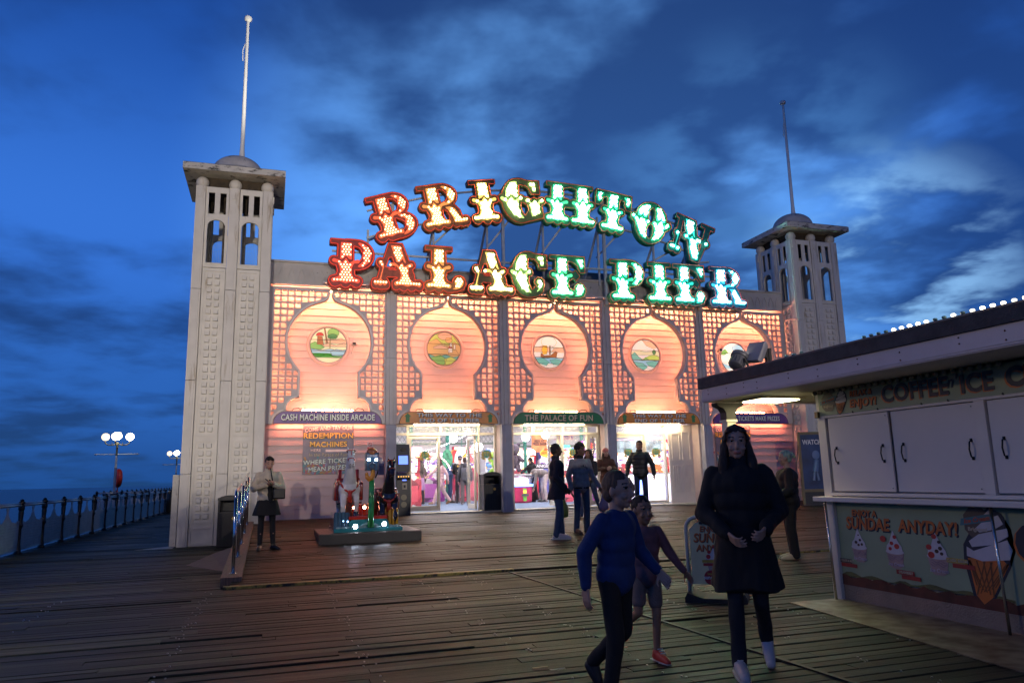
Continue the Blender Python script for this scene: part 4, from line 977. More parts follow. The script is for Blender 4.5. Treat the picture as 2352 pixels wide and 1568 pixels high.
# bay 4
for x in (9.93, 11.72): V(x)
V(11.02, 2.64, 2.80, .05); V(11.03, z0, 2.56, .07)
Hh(9.955, 11.69, 2.83, .05); Hh(9.955, 11.69, 2.60, .07); Hh(11.07, 11.69, .58, .08)
fb_.build('door_frame', M_frame, bld)
leaf(3.90, 4.77, .55, 2.56, 1)
crest(bld, 6.10, 2.05, YD + .012)
o = leaf(9.21, 9.50, .55, 2.56, -1, False, .05)
crest(bld, 8.74, 2.06, YD + .012)
leaf(9.96, 10.99, .55, 2.56, -1); crest(bld, 11.42, 2.06, YD + .012)
for a, b_, c, d in ((3.495, 3.845, .59, 2.565), (5.89, 6.32, .59, 2.565), (8.405, 9.14, .59, 2.565), (11.065, 11.695, .62, 2.565),
                    (3.495, 3.845, 2.635, 2.805), (3.895, 4.755, 2.635, 2.805), (4.805, 5.85, 2.635, 2.805), (5.89, 6.32, 2.635, 2.805), (6.885, 7.425, 2.635, 2.805), (7.475, 8.375, 2.635, 2.805), (8.425, 9.145, 2.635, 2.805), (9.195, 9.505, 2.635, 2.805), (9.955, 10.995, 2.635, 2.805), (11.045, 11.695, 2.635, 2.805)):
    pane(bld, a, b_, c, d)
# open leaves swung inwards
def openleaf(x, label=None):
    b = MB(); w = .07
    for (ya, yb, za, zb) in ((YD + .06, YD + .13, .55, 2.56), (YD + .78, YD + .85, .55, 2.56), (YD + .13, YD + .78, .55, .68), (YD + .13, YD + .78, 2.47, 2.56)): b.bbox(x - .03, x + .03, ya, yb, za, zb, .006)
    o = b.build('open_door', M_frame, bld); MB().box(x - .004, x + .004, YD + .12, YD + .79, .67, 2.48).build('glass', M_glass, o)
    h = MB(); h.cyl((x - .08, YD + .70, .62), (x - .08, YD + .70, 2.5), .017, 8); h.build('handle', M_steel, o, True)
openleaf(5.79); openleaf(8.28); 
# white panelled door leaf folded across the right of bay 4
wd = MB(); wx0, wx1 = 11.75, 12.55
wd.box(wx0, wx1, .50, .56, .50, 2.84)
w_ = wd.build('panelled_door', mat('white_door_gloss', (0.72, 0.66, 0.60), .35, var=.03), bld)
pm = MB()
for (a, b_, c, d) in ((.09, .36, 1.78, 2.58), (.44, .71, 1.78, 2.62), (.09, .195, .82, 1.62), (.245, .35, .82, 1.62), (.45, .555, .82, 1.65), (.605, .71, .82, 1.65)):
    a, b_ = wx0 + a, wx0 + b_; q = .018
    for r in ((a, b_, d - q, d), (a, b_, c, c + q), (a, a + q, c + q, d - q), (b_ - q, b_, c + q, d - q)): pm.box(r[0], r[1], .478, .499, r[2], r[3])
pm.build('panel_moulding', MATS['white_door_gloss'], w_)
# jambs between columns and door plane
for a, b_, c, d in ((6.37, 6.42, .12, .8), (9.57, 9.62, .12, .8), (3.40, 3.445, .12, .8), (6.68, 6.83, .5, .8), (9.83, 9.90, .4, .8), (12.57, 12.63, .12, .8), (6.425, 6.46, .05, .2)): MB().box(a, b_, c, d, .45, 2.84).build('door_jamb', M_jamb, bld)
tb = MB(); tb.box(3.42, 6.4, .1, .66, ZB + .0, ZB + .035); tb.box(6.83, 9.55, .1, .66, ZB, ZB + .035); tb.box(9.9, 12.6, .1, .66, ZB, ZB + .035); tb.build('threshold', mat('cream_threshold_strip', (0.62, 0.56, 0.42), .6, var=.15, scale=10), bld)
# light fittings under the bay soffits, lighting the thresholds
for cx, w_ in ((4.9, .9), (8.05, .9), (11.2, .9)):
    MB().box(cx - w_, cx + w_, .36, .42, ZS + .002, ZS + .028).build('soffit_light', emat('soffit_lamp', (1.0, .78, .48), 80.0), bld)
# ---- the room
M_wallin = mat('hall_wall', (0.62, 0.60, 0.62), .7, var=.1); M_ceil = mat('lavender_ceiling', (0.60, 0.55, 0.68), .6, var=.15, scale=2)
YB = 14.0
rb = MB(); rb.m = 0; rb.box(.3, 15.7, YB, YB + .1, .4, 4.2); rb.box(.25, .35, .9, YB, .4, 4.2); rb.box(15.6, 15.7, .9, YB, .4, 4.2)
rb.box(.35, 3.38, .80, .9, .5, 4.2); rb.box(12.66, 15.6, .80, .9, .5, 4.2); rb.box(3.38, 12.66, .80, .9, 2.9, 4.2)
rb.build('inside_wall', M_wallin, bld)
MB().box(.35, 15.6, YD + .1, YB, .40, .52).build('inside_floor', mat('blue_grey_carpet', (0.10, 0.15, 0.22), .9, var=.3, scale=12), bld)
MB().box(.35, 15.6, .9, YB, 3.95, 4.05).build('ceiling', M_ceil, bld)
E_ceil = emat('ceiling_panel_light', (1.0, .93, .98), 70.0)
for x in (2.5, 5.0, 7.5, 10.0, 12.5, 14.6):
    for y in (2.6, 6.0, 9.8): MB().box(x - .55, x + .55, y - .18, y + .18, 3.90, 3.945).build('ceiling_light', E_ceil, bld)
# green iron trusses and posts
tr = MB()
M_grn = mat('green_iron', (0.03, 0.20, 0.14), .4)
for x in (5.3, 6.7, 9.8, 12.2): tr.cyl((x, 8.2, .5), (x, 8.2, 3.9), .07, 10)
tr.build('iron_post', M_grn, bld)
tr = MB()
for k in range(26):
    a = 4.2 + k * .18; tr.cyl((a, 9.0, 2.75), (a + .75, 9.0, 3.85), .012, 4); tr.cyl((a + .75, 9.03, 2.75), (a, 9.03, 3.85), .012, 4)
tr.box(4.0, 10, 8.95, 9.08, 2.68, 2.76); tr.box(9.2, 13.0, 8.95, 9.08, 2.55, 2.63)
tr.build('trellis_truss', mat('trellis_paint', (0.14, 0.20, 0.16), .5), bld)
# ---- things in the hall
def globe(x, y, z, r, label):
    t = empty('globe_lamp', (x, y, z), 0, label, 'lamp', 'globe lamps in the hall'); MB().sphere((0, 0, 0), r, 16, 10).build('globe', emat('hall_globe', (1, .95, 1), 14.0), t, True)
    MB().cyl((0, 0, r), (0, 0, 3.9 - z), .012, 6).build('stem', M_grn, t)
globe(5.75, 3.2, 2.62, .13, 'white globe lamp behind the open doorway left of the umbrella'); globe(8.6, 4.6, 2.72, .14, 'white globe lamp above the coin pusher'); globe(6.75, 6.2, 2.33, .13, 'lower white globe lamp right above the striped umbrella')
globe(9.4, 4.8, 2.80, .13, 'white globe lamp beside the prize shop board'); globe(6.6, 3.6, 2.35, .14, 'white globe lamp behind the glass right of the open doorway'); globe(6.75, 3.9, 2.38, .13, 'second globe lamp behind the glass right of the open doorway')
def cabinet(x, y, z0_, w, h, rz, c, scr, label, screen_s=5.0, marq=None):
    t = empty('arcade_machine', (x, y, z0_), rz, label, 'arcade machine', 'arcade machines')
    pr = [(0.0, 0), (.62, 0), (.62, h), (.25, h), (.18, h * .86), (.33, h * .58), (.02, h * .46), (0.0, h * .40)]
    fr = frame((-w / 2, 0, 0), (0, 1, 0), (0, 0, 1), (1, 0, 0)); b = MB(); b.prism(pr, fr, 0, w); b.build('cabinet', busymat('cabinet_%02d' % len(MATS), [c, tuple(v * .5 for v in c), (.6, .6, .6), tuple(min(1, v * 1.6) for v in c), c], 0.0, 3.5), t)
    def q(name, z0__, z1__, y0_, y1_, m, ins=.05):
        b = MB(); b.add([(-w / 2 + ins, y0_ - .01, z0__), (w / 2 - ins, y0_ - .01, z0__), (w / 2 - ins, y1_ - .01, z1__), (-w / 2 + ins, y1_ - .01, z1__)], [(0, 1, 2, 3)]); b.build(name, m, t)
    q('screen', h * .60, h * .84, .325, .185, busymat('screen_%02d' % len(MATS), [scr, (1, .9, .9), (.1, .05, .2), (1, 1, 1), tuple(v * .4 for v in scr), (.9, .7, .2), (1, 1, 1)], screen_s * .5, 11 + 3 * (len(MATS) % 3)), .09); q('marquee', h * .87, h * .985, .185, .245, busymat('marquee_%02d' % len(MATS), [tuple(min(1, v + .3) for v in scr), (1, 1, 1), (1, .9, .3), (.8, .1, .1)], screen_s * .8, 14), .03)
    q('coin_panel', h * .08, h * .36, .0, .0, mat('coin_panel_%02d' % len(MATS), tuple(min(1, v * 1.8 + .05) for v in c), .4), .12)
    k = MB()
    for j in range(5): k.cyl((-w / 2 + .1 + j * (w - .2) / 4, .12, h * .49), (-w / 2 + .1 + j * (w - .2) / 4, .12, h * .49 + .03), .022, 8)
    k.build('button_row', emat('buttons_lit', (1, .5, .1), 3), t)
    return t
pinkish = [((.40, .03, .06), (1, .25, .45)), ((.30, .05, .30), (.6, .4, 1)), ((.05, .06, .25), (.4, .6, 1)), ((.5, .15, .02), (1, .5, .2)), ((.4, .02, .04), (1, .85, .8)), ((.08, .2, .1), (.5, 1, .6))]
spots = [(4.75, 5.2, .75, 1.85, 'red arcade machine with a white screen left inside the hall', 4), (5.5, 8.6, .8, 2.0, 'orange lit arcade machine behind the man in plaid', 3), (6.4, 9.4, .9, 1.9, 'violet arcade machine deep behind the open doorway', 1), (7.6, 8.8, .9, 2.1, 'pink arcade machine behind the backpack carrier', 0),
    (9.75, 8.0, 1.0, 1.95, 'white lit arcade machine left of the hot dog sign', 4), (10.9, 8.2, .9, 2.1, 'blue white arcade machine behind the hot dog sign', 2), (10.2, 4.6, .9, 1.75, 'pink lit arcade machine between the two standing men', 0), (11.3, 4.8, .8, 2.1, 'tall violet arcade machine with a round face behind the narrow door', 1),
    (12.7, 4.9, 1.0, 2.1, 'white lit arcade machine behind the leftmost glass of the right doorway', 4), (13.8, 4.6, 1.0, 2.0, 'bright toy filled arcade machine behind the man in the black jacket', 3), (14.6, 4.5, .9, 2.1, 'red arcade machine at the right edge of the right doorway', 0), (5.0, 7.0, .7, 1.7, 'pink screened arcade machine far left inside the hall', 0)]
for x, y, w, h, lb, k in spots: cabinet(x, y, .52, w, h, 0, pinkish[k][0], pinkish[k][1], lb, 5.5 if k == 4 else 4.0)
# souvenir coin machine standing outside by the first column
def coin_machine():
    t = empty('souvenir_coin_machine', (3.62, -.02, ZB), 0, 'tall black souvenir coin machine with a blue screen behind the dark horse', 'vending machine')
    fr = frame((-.17, 0, 0), (0, 1, 0), (0, 0, 1), (1, 0, 0)); b = MB(); b.prism([(-.1, 0), (.3, 0), (.3, 1.82), (.08, 1.82), (-.02, 1.12), (-.16, 1.02), (-.16, .95), (-.1, .9)], fr, 0, .36); b.build('cabinet', mat('black_machine', (.015, .017, .022), .35), t)
    yb = lambda z: .0 + (z - 1.12) * (.10 / .70) - .02
    b = MB(); b.add([(-.10, yb(1.30) - .008, 1.30), (.14, yb(1.30) - .008, 1.30), (.14, yb(1.52) - .008, 1.52), (-.10, yb(1.52) - .008, 1.52)], [(0, 1, 2, 3)]); b.build('screen', emat('blue_screen', (.12, .22, 1), 2.2), t)
    b = MB(); b.cyl((0.02, -.11, .80), (.02, -.103, .80), .001, 6)
    for z, m_ in ((.46, 0), (.28, 0)): b.cyl((.02, -.108, z), (.02, -.1, z), .075, 18)
    b.build('medal_print', mat('medal_bronze', (.20, .18, .12), .4, .3), t)
    b = MB(); b.box(-.02, .10, -.112, -.1, .66, .82); b.build('coin_slot', mat('slot_cream', (.4, .35, .25), .4), t); MB().box(.01, .06, -.118, -.113, .70, .77).build('slot_hole', mat('black_plastic', (.012, .012, .012), .4), t)
    b = MB()
    for k in range(5): b.sphere((-.13 + k * .065, -.165, .985), .012, 8, 6)
    b.build('button_row', emat('buttons_lit', (1, .5, .1), 3), t); b = MB()
    for k in range(5): b.cyl((-.13 + k * .065, -.12, 1.04), (-.13 + k * .065, -.15, 1.10), .012, 8)
    b.build('crank_row', M_steel, t); MB().box(-.02, .08, -.11, -.1, .88, .93).build('coin_light', emat('blue_screen', (.12, .22, 1), 2.2), t)
    MB().cyl((.02, .075, 1.70), (.02, .06, 1.71), .08, 16).build('emblem', mat('medal_bronze', (.20, .18, .12), .4, .3), t)
coin_machine()
def litter_bin(x, y, z, rz, label, emblem=True, sc=1.0):
    t = empty('litter_bin', (x, y, z), rz, label, 'bin', 'black litter bins'); w, d, h = .24 * sc, .22, 1.02 * sc; bk = mat('bin_black', (.006, .006, .007), .45, var=.2)
    b = MB(); b.bbox(-w, w, -d, d, 0, h * .68, .02)
    for k in range(-3, 4): b.box(k * w * .28 - .006, k * w * .28 + .006, -d - .006, -d + .001, .06, h * .62)
    b.build('body', bk, t); b = MB(); b.bbox(-w, -w + .05, -d, d, h * .681, h * .9, .01); b.bbox(w - .05, w, -d, d, h * .681, h * .9, .01); b.box(-w + .05, w - .05, d - .04, d, h * .681, h * .9); b.build('hood_side', bk, t)
    b = MB(); fr = frame((0, -d - .01, 0), (1, 0, 0), (0, 0, 1), (0, 1, 0)); b.prism([(-w - .01, h * .9), (w + .01, h * .9), (w + .01, h * .945)] + [(w * .9 * math.cos(R(a)), h * .945 + .055 * math.sin(R(a))) for a in range(10, 171, 20)] + [(-w - .01, h * .945)], fr, 0, 2 * d + .02); b.build('lid', bk, t)
    if emblem: MB().cyl((w * .25, -d - .012, h * .55), (w * .25, -d - .004, h * .55), .035, 16).build('emblem', mat('emblem_gold', (.5, .35, .08), .35, .6), t)
litter_bin(6.09, .36, ZB + .04, 0, 'black litter bin standing in front of the glass under the orange board')
litter_bin(-.47, -1.1, 0.0, 0, 'black litter bin against the left tower behind the handrail', True, 1.12)
# coin pusher
def pusher():
    t = empty('coin_pusher', (8.62, 5.3, .52), 0, 'pink and red coin pusher with a blue lit rim where the hooded woman plays', 'arcade machine')
    b = MB(); b.lathe([(.36, 0), (.40, .05), (.42, .52), (.44, .54)], (0, 0, 0), 8); b.build('body', mat('pusher_pink', (.55, .04, .12), .35), t)
    b = MB(); b.lathe([(.45, .545), (.47, .56), (.47, .61), (.45, .62)], (0, 0, 0), 8); b.build('neon_rim', emat('blue_rim', (.15, .35, 1), 5), t)
    b = MB(); b.lathe([(.40, .625), (.40, .90)], (0, 0, 0), 8); b.build('glass_drum', glassmat('drum_glass', (.8, .9, 1), .2), t); b = MB(); b.lathe([(.30, .63), (.30, .84)], (0, 0, 0), 8); b.build('coin_bed', emat('coin_bed', (.9, .95, 1), 2.2), t)
    b = MB(); b.lathe([(.43, .905), (.43, .95), (.38, .97)], (0, 0, 0), 8); b.build('top', mat('pusher_top', (.35, .35, .36), .4), t)
    b = MB(); b.bbox(-.06, .06, -.43, -.40, .06, .48, .005); b.build('green_stripe', mat('pusher_green', (.15, .5, .08), .4), t); MB().bbox(-.12, .12, -.47, -.435, .22, .30, .01).build('coin_tray', mat('tray_grey', (.1, .1, .1), .4), t)
    MB().bbox(-.06, .05, -.455, -.433, .33, .41, .005).build('prize_light', emat('prize_light', (1, .4, .05), 3), t)
pusher()
def flat_sign(name, x, y, z, w, h, m, label, cat='sign', pts=None, txt=None, tm=None, ts=.1, group=None, tsx=1.0):
    fr = frame((x, y, z), (1, 0, 0), (0, 0, 1), (0, -1, 0)); b = MB(); b.prism(pts or [(-w / 2, -h / 2), (w / 2, -h / 2), (w / 2, h / 2), (-w / 2, h / 2)], fr, -.03, 0)
    t = b.build(name, m, label=label, cat=cat, group=group)
    if txt: text_mesh('lettering', txt, ts, tm, fr, .003, .008, t, .04, tsx)
    return t
hd = flat_sign('hot_dog_sign', 8.95, 3.4, 2.13, .5, .3, emat('hot_dog_orange', (1, .35, .05), 1.1), 'glowing orange hot dog shaped sign left of the man in the dark coat', 'sign', ell(0, 0, .27, .15, 0, 360, 24), 'HOT DOGS', emat('hot_dog_red', (1, .06, .02), 2.2), .10, None, .9)
b = MB(); fr_ = frame((8.95, 3.39, 2.13), (1, 0, 0), (0, 0, 1), (0, -1, 0)); b.prism([(-.17, .10), (-.10, .17), (.0, .15), (.08, .19), (.17, .15), (.2, .09), (.1, .08), (0, .11), (-.1, .08)], fr_, .002, .03); b.build('sausage', emat('hot_dog_red', (1, .06, .02), 2.2), hd)
flat_sign('prize_shop_board', 9.75, 6.4, 2.62, .62, .8, mat('prize_board_orange', (.60, .22, .08), .5, var=.4), 'orange PRIZE SHOP board hung above the hot dog sign', 'sign', [(-.28, .45), (.28, .45), (.3, -.2), (.12, -.36), (-.12, -.36), (-.3, -.2)], "KIDS AT\nPRIZE SHOP", mat('board_dark', (.06, .03, .03), .5), .13, None, .8)
flat_sign('change_sign', 10.0, 7.2, 1.77, .8, .18, mat('change_board', (.03, .03, .03), .5), 'black CHANGE sign above the hooded woman', 'sign', None, 'CHANGE', mat('white_letter', (.8, .8, .8), .5), .15, None, 1.2)
flat_sign('toilets_sign', 8.72, 1.4, 2.53, .62, .15, mat('sign_pale_pink', (.75, .45, .52), .5), 'pink TOILETS arrow sign above the right hand glass of the middle doorway', 'sign', None, 'TOILETS \u2192', mat('sign_violet', (.15, .12, .4), .5), .13, None, .9)
flat_sign('neon_sign', 9.35, 3.0, 2.32, .42, .09, emat('green_neon', (.05, .9, .55), 3), 'small green neon sign left of the curly haired man')
flat_sign('cyclops_sign', 9.72, 1.6, 2.28, .2, .55, mat('mauve_board', (.25, .22, .35), .5), 'oval mauve sign behind the narrow right door of the middle doorway', 'sign', ell(0, 0, .11, .3, 0, 360, 20), '10\n20', emat('hot_dog_red', (1, .06, .02), 2.2), .10)
flat_sign('oval_sign', 6.05, 5.4, 2.05, .4, .6, mat('oval_green', (.06, .28, .14), .5, var=.7, scale=14), 'oval blue and green painted sign beside the bearded man', 'sign', ell(0, 0, .19, .32, 0, 360, 24))
flat_sign('arcade_board', 4.62, 4.0, 2.25, .55, .3, emat('pink_board', (1, .30, .42), 2.0), 'glowing pink board with white rim left inside the hall')
for k, (x0_, x1_, z0_, z1_, y_, lb) in enumerate(((4.6, 8.6, 1.0, 2.5, 13.7, 'crowded prize wall at the back of the hall behind the left door'), (9.0, 13.4, .9, 2.6, 11.0, 'crowded prize wall behind the middle doorway'), (12.6, 15.4, .9, 2.7, 6.6, 'crowded prize wall behind the right doorway'))):
    t = empty('prize_wall', ((x0_ + x1_) / 2, y_, z0_), 0, lb, 'prize wall', 'prize walls'); w_ = (x1_ - x0_) / 2
    MB().box(-w_, w_, 0, .1, 0, z1_ - z0_).build('backing', busymat('prize_wall_%d' % k, [(.8, .8, .85), (.7, .1, .12), (.9, .85, .8), (.1, .2, .5), (.8, .8, .8), (.8, .5, .1), (.2, .5, .2), (.9, .9, .9), (.6, .3, .5)], .8, 6.5), t)
    rn = random.Random(k); b = MB()
    for j in range(46): b.sphere((rn.uniform(-w_, w_), -.12, rn.uniform(.1, z1_ - z0_)), (rn.uniform(.06, .13), .09, rn.uniform(.07, .15)), 8, 6); b.m = 0
    b.build('hung_prizes', busymat('hung_prizes_%d' % k, [(.75, .1, .1), (.8, .8, .8), (.1, .3, .6), (.8, .6, .1), (.3, .6, .1), (.5, .2, .5), (.05, .05, .06)], .25, 3.0), t, True, kind='stuff')
    for z in (.35, .85, 1.3): MB().box(-w_, w_, -.25, -.0, z, z + .03).build('shelf', mat('white_top', (.8, .8, .8), .4), t)
# round arch of bulbs over the left machines
ar = MB(); 
for k in range(30):
    a = R(10 + k * 5.4); ar.sphere((4.9 + 1.15 * math.cos(a), 4.9, 1.55 + .75 * math.sin(a)), .022, 6, 4)
tag(ar.build('light_arch', emat('pink_bulb', (1, .55, .65), 8)), 'arch of small pink bulbs over the machines left inside the hall', 'light string')
ar = MB()
for k in range(26): ar.sphere((4.4 + k * .085, 4.2, 2.25 + .0045 * (k - 4) ** 1.6 if k > 4 else 2.25), .018, 6, 4)
tag(ar.build('light_string', emat('white_bulb', (1, 1, 1), 8)), 'string of white bulbs sloping up behind the closed glass door', 'light string')
# striped umbrella stall
t = empty('striped_umbrella', (7.0, 7.6, .52), 0, 'red and orange striped umbrella with a white stripe right of the bearded man', 'umbrella')
for k in range(12):
    b = MB(); a0, a1 = R(k * 30), R(k * 30 + 30); pr = [(0.0, 1.95), (.25, 1.90), (.48, 1.72), (.60, 1.45)]
    vs = []; 
    for r_, z in pr: vs += [(r_ * math.cos(a0), r_ * math.sin(a0), z), (r_ * math.cos(a1), r_ * math.sin(a1), z)]
    b.add(vs, [(2 * j, 2 * j + 1, 2 * j + 3, 2 * j + 2) for j in range(3)]); b.build('gore', [mat('gore_orange', (.75, .25, .03), .6), mat('gore_red', (.55, .03, .03), .6), mat('gore_white', (.8, .8, .8), .6)][k % 3], t)
MB().cyl((0, 0, 0), (0, 0, 1.9), .025, 8).build('pole', M_steel, t); MB().sphere((0, 0, 1.98), .06, 10, 8).build('finial', MATS['gore_white'], t, True)
def plush(x, y, z, s, c, label):
    t = empty('plush_toy', (x, y, z), random.uniform(-.4, .4), label, 'plush toy', 'plush prizes'); m_ = mat('plush_%02d' % len(MATS), c, .9)
    b = MB(); b.sphere((0, 0, 0), (.13 * s, .11 * s, .16 * s), 12, 8); b.build('body', m_, t, True); b = MB(); b.sphere((0, -.03 * s, .23 * s), .12 * s, 12, 8); b.sphere((-.09 * s, 0, .33 * s), .045 * s, 8, 6); b.sphere((.09 * s, 0, .33 * s), .045 * s, 8, 6); b.build('head', m_, t, True)
    b = MB(); 
    for sx_ in (-1, 1): b.cone((sx_ * .08 * s, -.03 * s, .08 * s), (sx_ * .19 * s, -.08 * s, -.02 * s), .05 * s, .04 * s, 8); b.cone((sx_ * .07 * s, -.05 * s, -.1 * s), (sx_ * .1 * s, -.16 * s, -.2 * s), .055 * s, .045 * s, 8)
    b.build('limbs', m_, t, True)
cols = [(.35, .6, .05), (.35, .6, .05), (.55, .05, .08), (.1, .08, .1), (.75, .7, .72), (.7, .1, .1), (.2, .4, .7), (.75, .6, .1)]
for k, (x, y, z, s, w_) in enumerate(((7.25, 3.2, 2.05, 1.5, 'lime green plush toy hung at the left edge of the middle doorway'), (7.15, 3.4, 1.55, 1.1, 'smaller lime green plush toy below the first one'), (7.9, 5.2, 1.95, 1.7, 'maroon plush toy hung beside the lime ones'), (8.5, 5.6, 1.95, 1.7, 'black plush toy hung above the hooded woman'), (8.15, 5.4, 2.3, 1.2, 'white plush toy hung high above the pusher'),
    (13.3, 3.2, 1.5, 1.2, 'red plush prize behind the right doorway glass'), (13.5, 3.2, 1.15, 1.1, 'blue plush prize low behind the right doorway glass'), (13.15, 3.2, 1.05, 1.1, 'yellow plush prize low behind the right doorway glass'))):
    plush(x, y, z, s, cols[k], w_)
# white lit counters behind the right doorway
def counter(x, y, w, label, e=2.0):
    t = empty('prize_counter', (x, y, .52), 0, label, 'counter', 'prize counters'); b = MB(); b.bbox(-w / 2, w / 2, -.3, .3, 0, .85, .02); b.build('front', emat('counter_white', (1, .86, .78), e), t); b = MB(); b.bbox(-w / 2 - .04, w / 2 + .04, -.34, .34, .852, .9, .01); b.build('top', mat('white_top', (.8, .8, .8), .4), t)
counter(10.95, 2.0, .55, 'white lit cylinder like counter behind the leftmost glass of the right doorway'); counter(12.2, 2.2, .8, 'pale counter behind the right glass of the right doorway', 1.0)
MB().box(11.32, 11.34, 1.2, 2.4, .55, 1.3).build('blue_tube_panel', emat('blue_panel', (.15, .3, 1), 5), label='vertical blue light panel behind the legs of the man in the black jacket', cat='light panel')
cu = MB(); cu.box(11.0, 12.9, 3.0, 3.05, 2.1, 2.5); cu.build('mural_board', mat('mural_colours', (.35, .5, .55), .5, var=.9, scale=3), label='colourful painted board above the prizes behind the right doorway', cat='board')
# ---------------------------------------------------------------- ice cream kiosk on the right
M_kw = mat('kiosk_white_paint', (0.66, 0.59, 0.52), .4, var=.05, scale=2, dirt=((0.30, 0.22, 0.14), .70, 5, (1, 1, .4)))
M_kd = mat('kiosk_door_paint', (0.68, 0.60, 0.53), .3, var=.04, scale=1.5, dirt=((0.36, 0.27, 0.16), .74, 6, (1, 3, .35)))
M_felt = mat('roof_felt', (0.045, 0.045, 0.05), .8, var=.3, scale=8, bump=.3)
M_mint = mat('mint_sign', (0.26, 0.31, 0.19), .45, var=.10, scale=2, dirt=((0.20, 0.09, 0.03), .66, 4, (1, 1, 1)))
M_or = mat('print_orange', (0.50, 0.13, 0.02), .5, var=.08); M_nv = mat('print_navy', (0.012, 0.014, 0.03), .5, var=.1)
kx, ky0, ky1 = 6.36, -12.46, -19.2
kio = empty('kiosk', (kx, ky0, 0), 0, 'white ice cream kiosk with closed doors, mint green signs and a flat roof', 'kiosk')
def kb(name, m, *bx, bev=0.0):
    b = MB()
    for q in bx: (b.bbox(*[a - o for a, o in zip(q, (kx, kx, ky0, ky0, 0, 0))], bev) if bev else b.box(*[a - o for a, o in zip(q, (kx, kx, ky0, ky0, 0, 0))]))
    return b.build(name, m, kio)
kb('body', M_kw, (kx + .03, 8.6, ky1, ky0 - .03, 0.0, 2.28)); kb('corner_post', M_kw, (kx - .05, kx + .06, ky0 - .10, ky0 + .02, .0, 2.29)); 
kb('corner_batten', M_kw, (kx + .061, kx + .12, ky0 - .029, ky0 + .012, .0, 2.29))
# doors
def kdoor(ya, yb, front, hs):
    x = kx - .012 * front; b = MB(); b.bbox(x - .02 - kx, x - kx, yb - ky0, ya - ky0, 1.165, 1.965, .004); o = b.build('door', M_kd, kio)
    for hy in hs:
        h = MB(); hx = x - .02 - kx; hy -= ky0
        h.tube([(hx - .002, hy, 1.47), (hx - .03, hy - .003, 1.485), (hx - .045, hy - .005, 1.55), (hx - .03, hy - .003, 1.615), (hx - .002, hy, 1.63)], .0075, 6)
        h.cyl((hx - .004, hy, 1.455), (hx - .004, hy, 1.485), .012, 8); h.cyl((hx - .004, hy, 1.615), (hx - .004, hy, 1.645), .012, 8)
        h.build('handle', mat('black_iron', (.012, .011, .010), .5, .3), o, True)
    s = MB()
    for z in (1.20, 1.93): s.cyl((x - .023 - kx, yb + .03 - ky0, z), (x - .019 - kx, yb + .03 - ky0, z), .006, 8)
    s.build('screw', mat('screw_grey', (.08, .07, .06), .5, .6), o)
kdoor(-12.60, -13.46, 2, (-12.70, -13.36)); kdoor(-13.475, -14.43, 0, (-13.60, -14.36)); kdoor(-14.56, -15.6, 0, (-14.68, -15.5)); kdoor(-15.62, -16.7, 2, (-15.75, -16.6))
kb('rail', M_kw, (kx - .055, kx + .02, ky1, ky0 - .101, 1.115, 1.150), (kx - .045, kx + .02, ky1, ky0 - .101, 1.972, 1.998)); kb('mullion', M_kw, (kx - .04, kx + .02, -14.545, -14.445, 1.151, 1.971))
kb('counter', M_kw, (kx - .20, kx + .05, ky1, ky0 + .04, 1.055, 1.105), bev=.008)
hb = MB()
for y in (-13.0, -13.35, -13.9, -14.2, -14.75, -15.2): hb.sphere((-.05, y - ky0, 2.004), .012, 8, 5)
hb.build('catch', mat('black_iron', (.012, .011, .010), .5, .3), kio)
# fascia sign: u runs towards the viewer (-Y), v up
ks = frame((-.045, 0, 0), (0, -1, 0), (0, 0, 1), (-1, 0, 0)); ksw = lambda d: frame((kx - d, ky0, 0), (0, -1, 0), (0, 0, 1), (-1, 0, 0))
def kpoly(name, m, pts, d0, d1, parent, sh=True):
    fr = ksw(0); b = MB(); b.prism(pts, (lambda u_, v_, d_=0: fr(u_, v_, d_) - Vector((kx, ky0, 0))), d0, d1); return b.build(name, m, parent)
fas = kpoly('fascia_sign', M_mint, [(.03, 2.0), (6.6, 2.0), (6.6, 2.262), (.03, 2.262)], .0, .055, kio)
def ktext(s, size, uc, v, m, bold=.03, sx_=1.0, sh=0.0, off=0.0, parent=None, d=.056, rot=0.0, align='CENTER', warp=None):
    base = Vector((-d, -uc, v)); ca, sa = math.cos(rot), math.sin(rot)
    fr = frame(base, (0, -ca, sa), (0, sa, ca), (-1, 0, 0)); return text_mesh('lettering', s, size, m, fr, off, off + .003, parent or fas, bold, sx_, align, sh, 1.05, warp)
def ktwo(s, size, uc, v, m, m2, dx, dz, **k):
    ktext(s, size, uc + dx, v + dz, m2, off=0, **k); ktext(s, size, uc, v, m, off=.0035, **k)
ktwo('COFFEE', .232, 1.37, 2.135, M_nv, M_or, -.015, -.010, sx_=.96, bold=.03); ktext("n'", .16, 1.80, 2.165, M_nv, .02, .9, .3)
ktwo('ICE', .232, 2.06, 2.125, M_nv, M_or, -.015, -.010, sx_=.96, bold=.03); ktwo('CREAM', .225, 2.72, 2.13, M_nv, M_or, -.018, -.012, sx_=1.0, bold=.05)
ktwo('RELAX &', .085, .68, 2.195, M_or, M_nv, .006, -.005, sx_=.92, bold=.02, sh=.15); ktwo('ENJOY!', .115, .70, 2.09, M_or, M_nv, .007, -.006, sx_=.98, bold=.03, sh=.12)
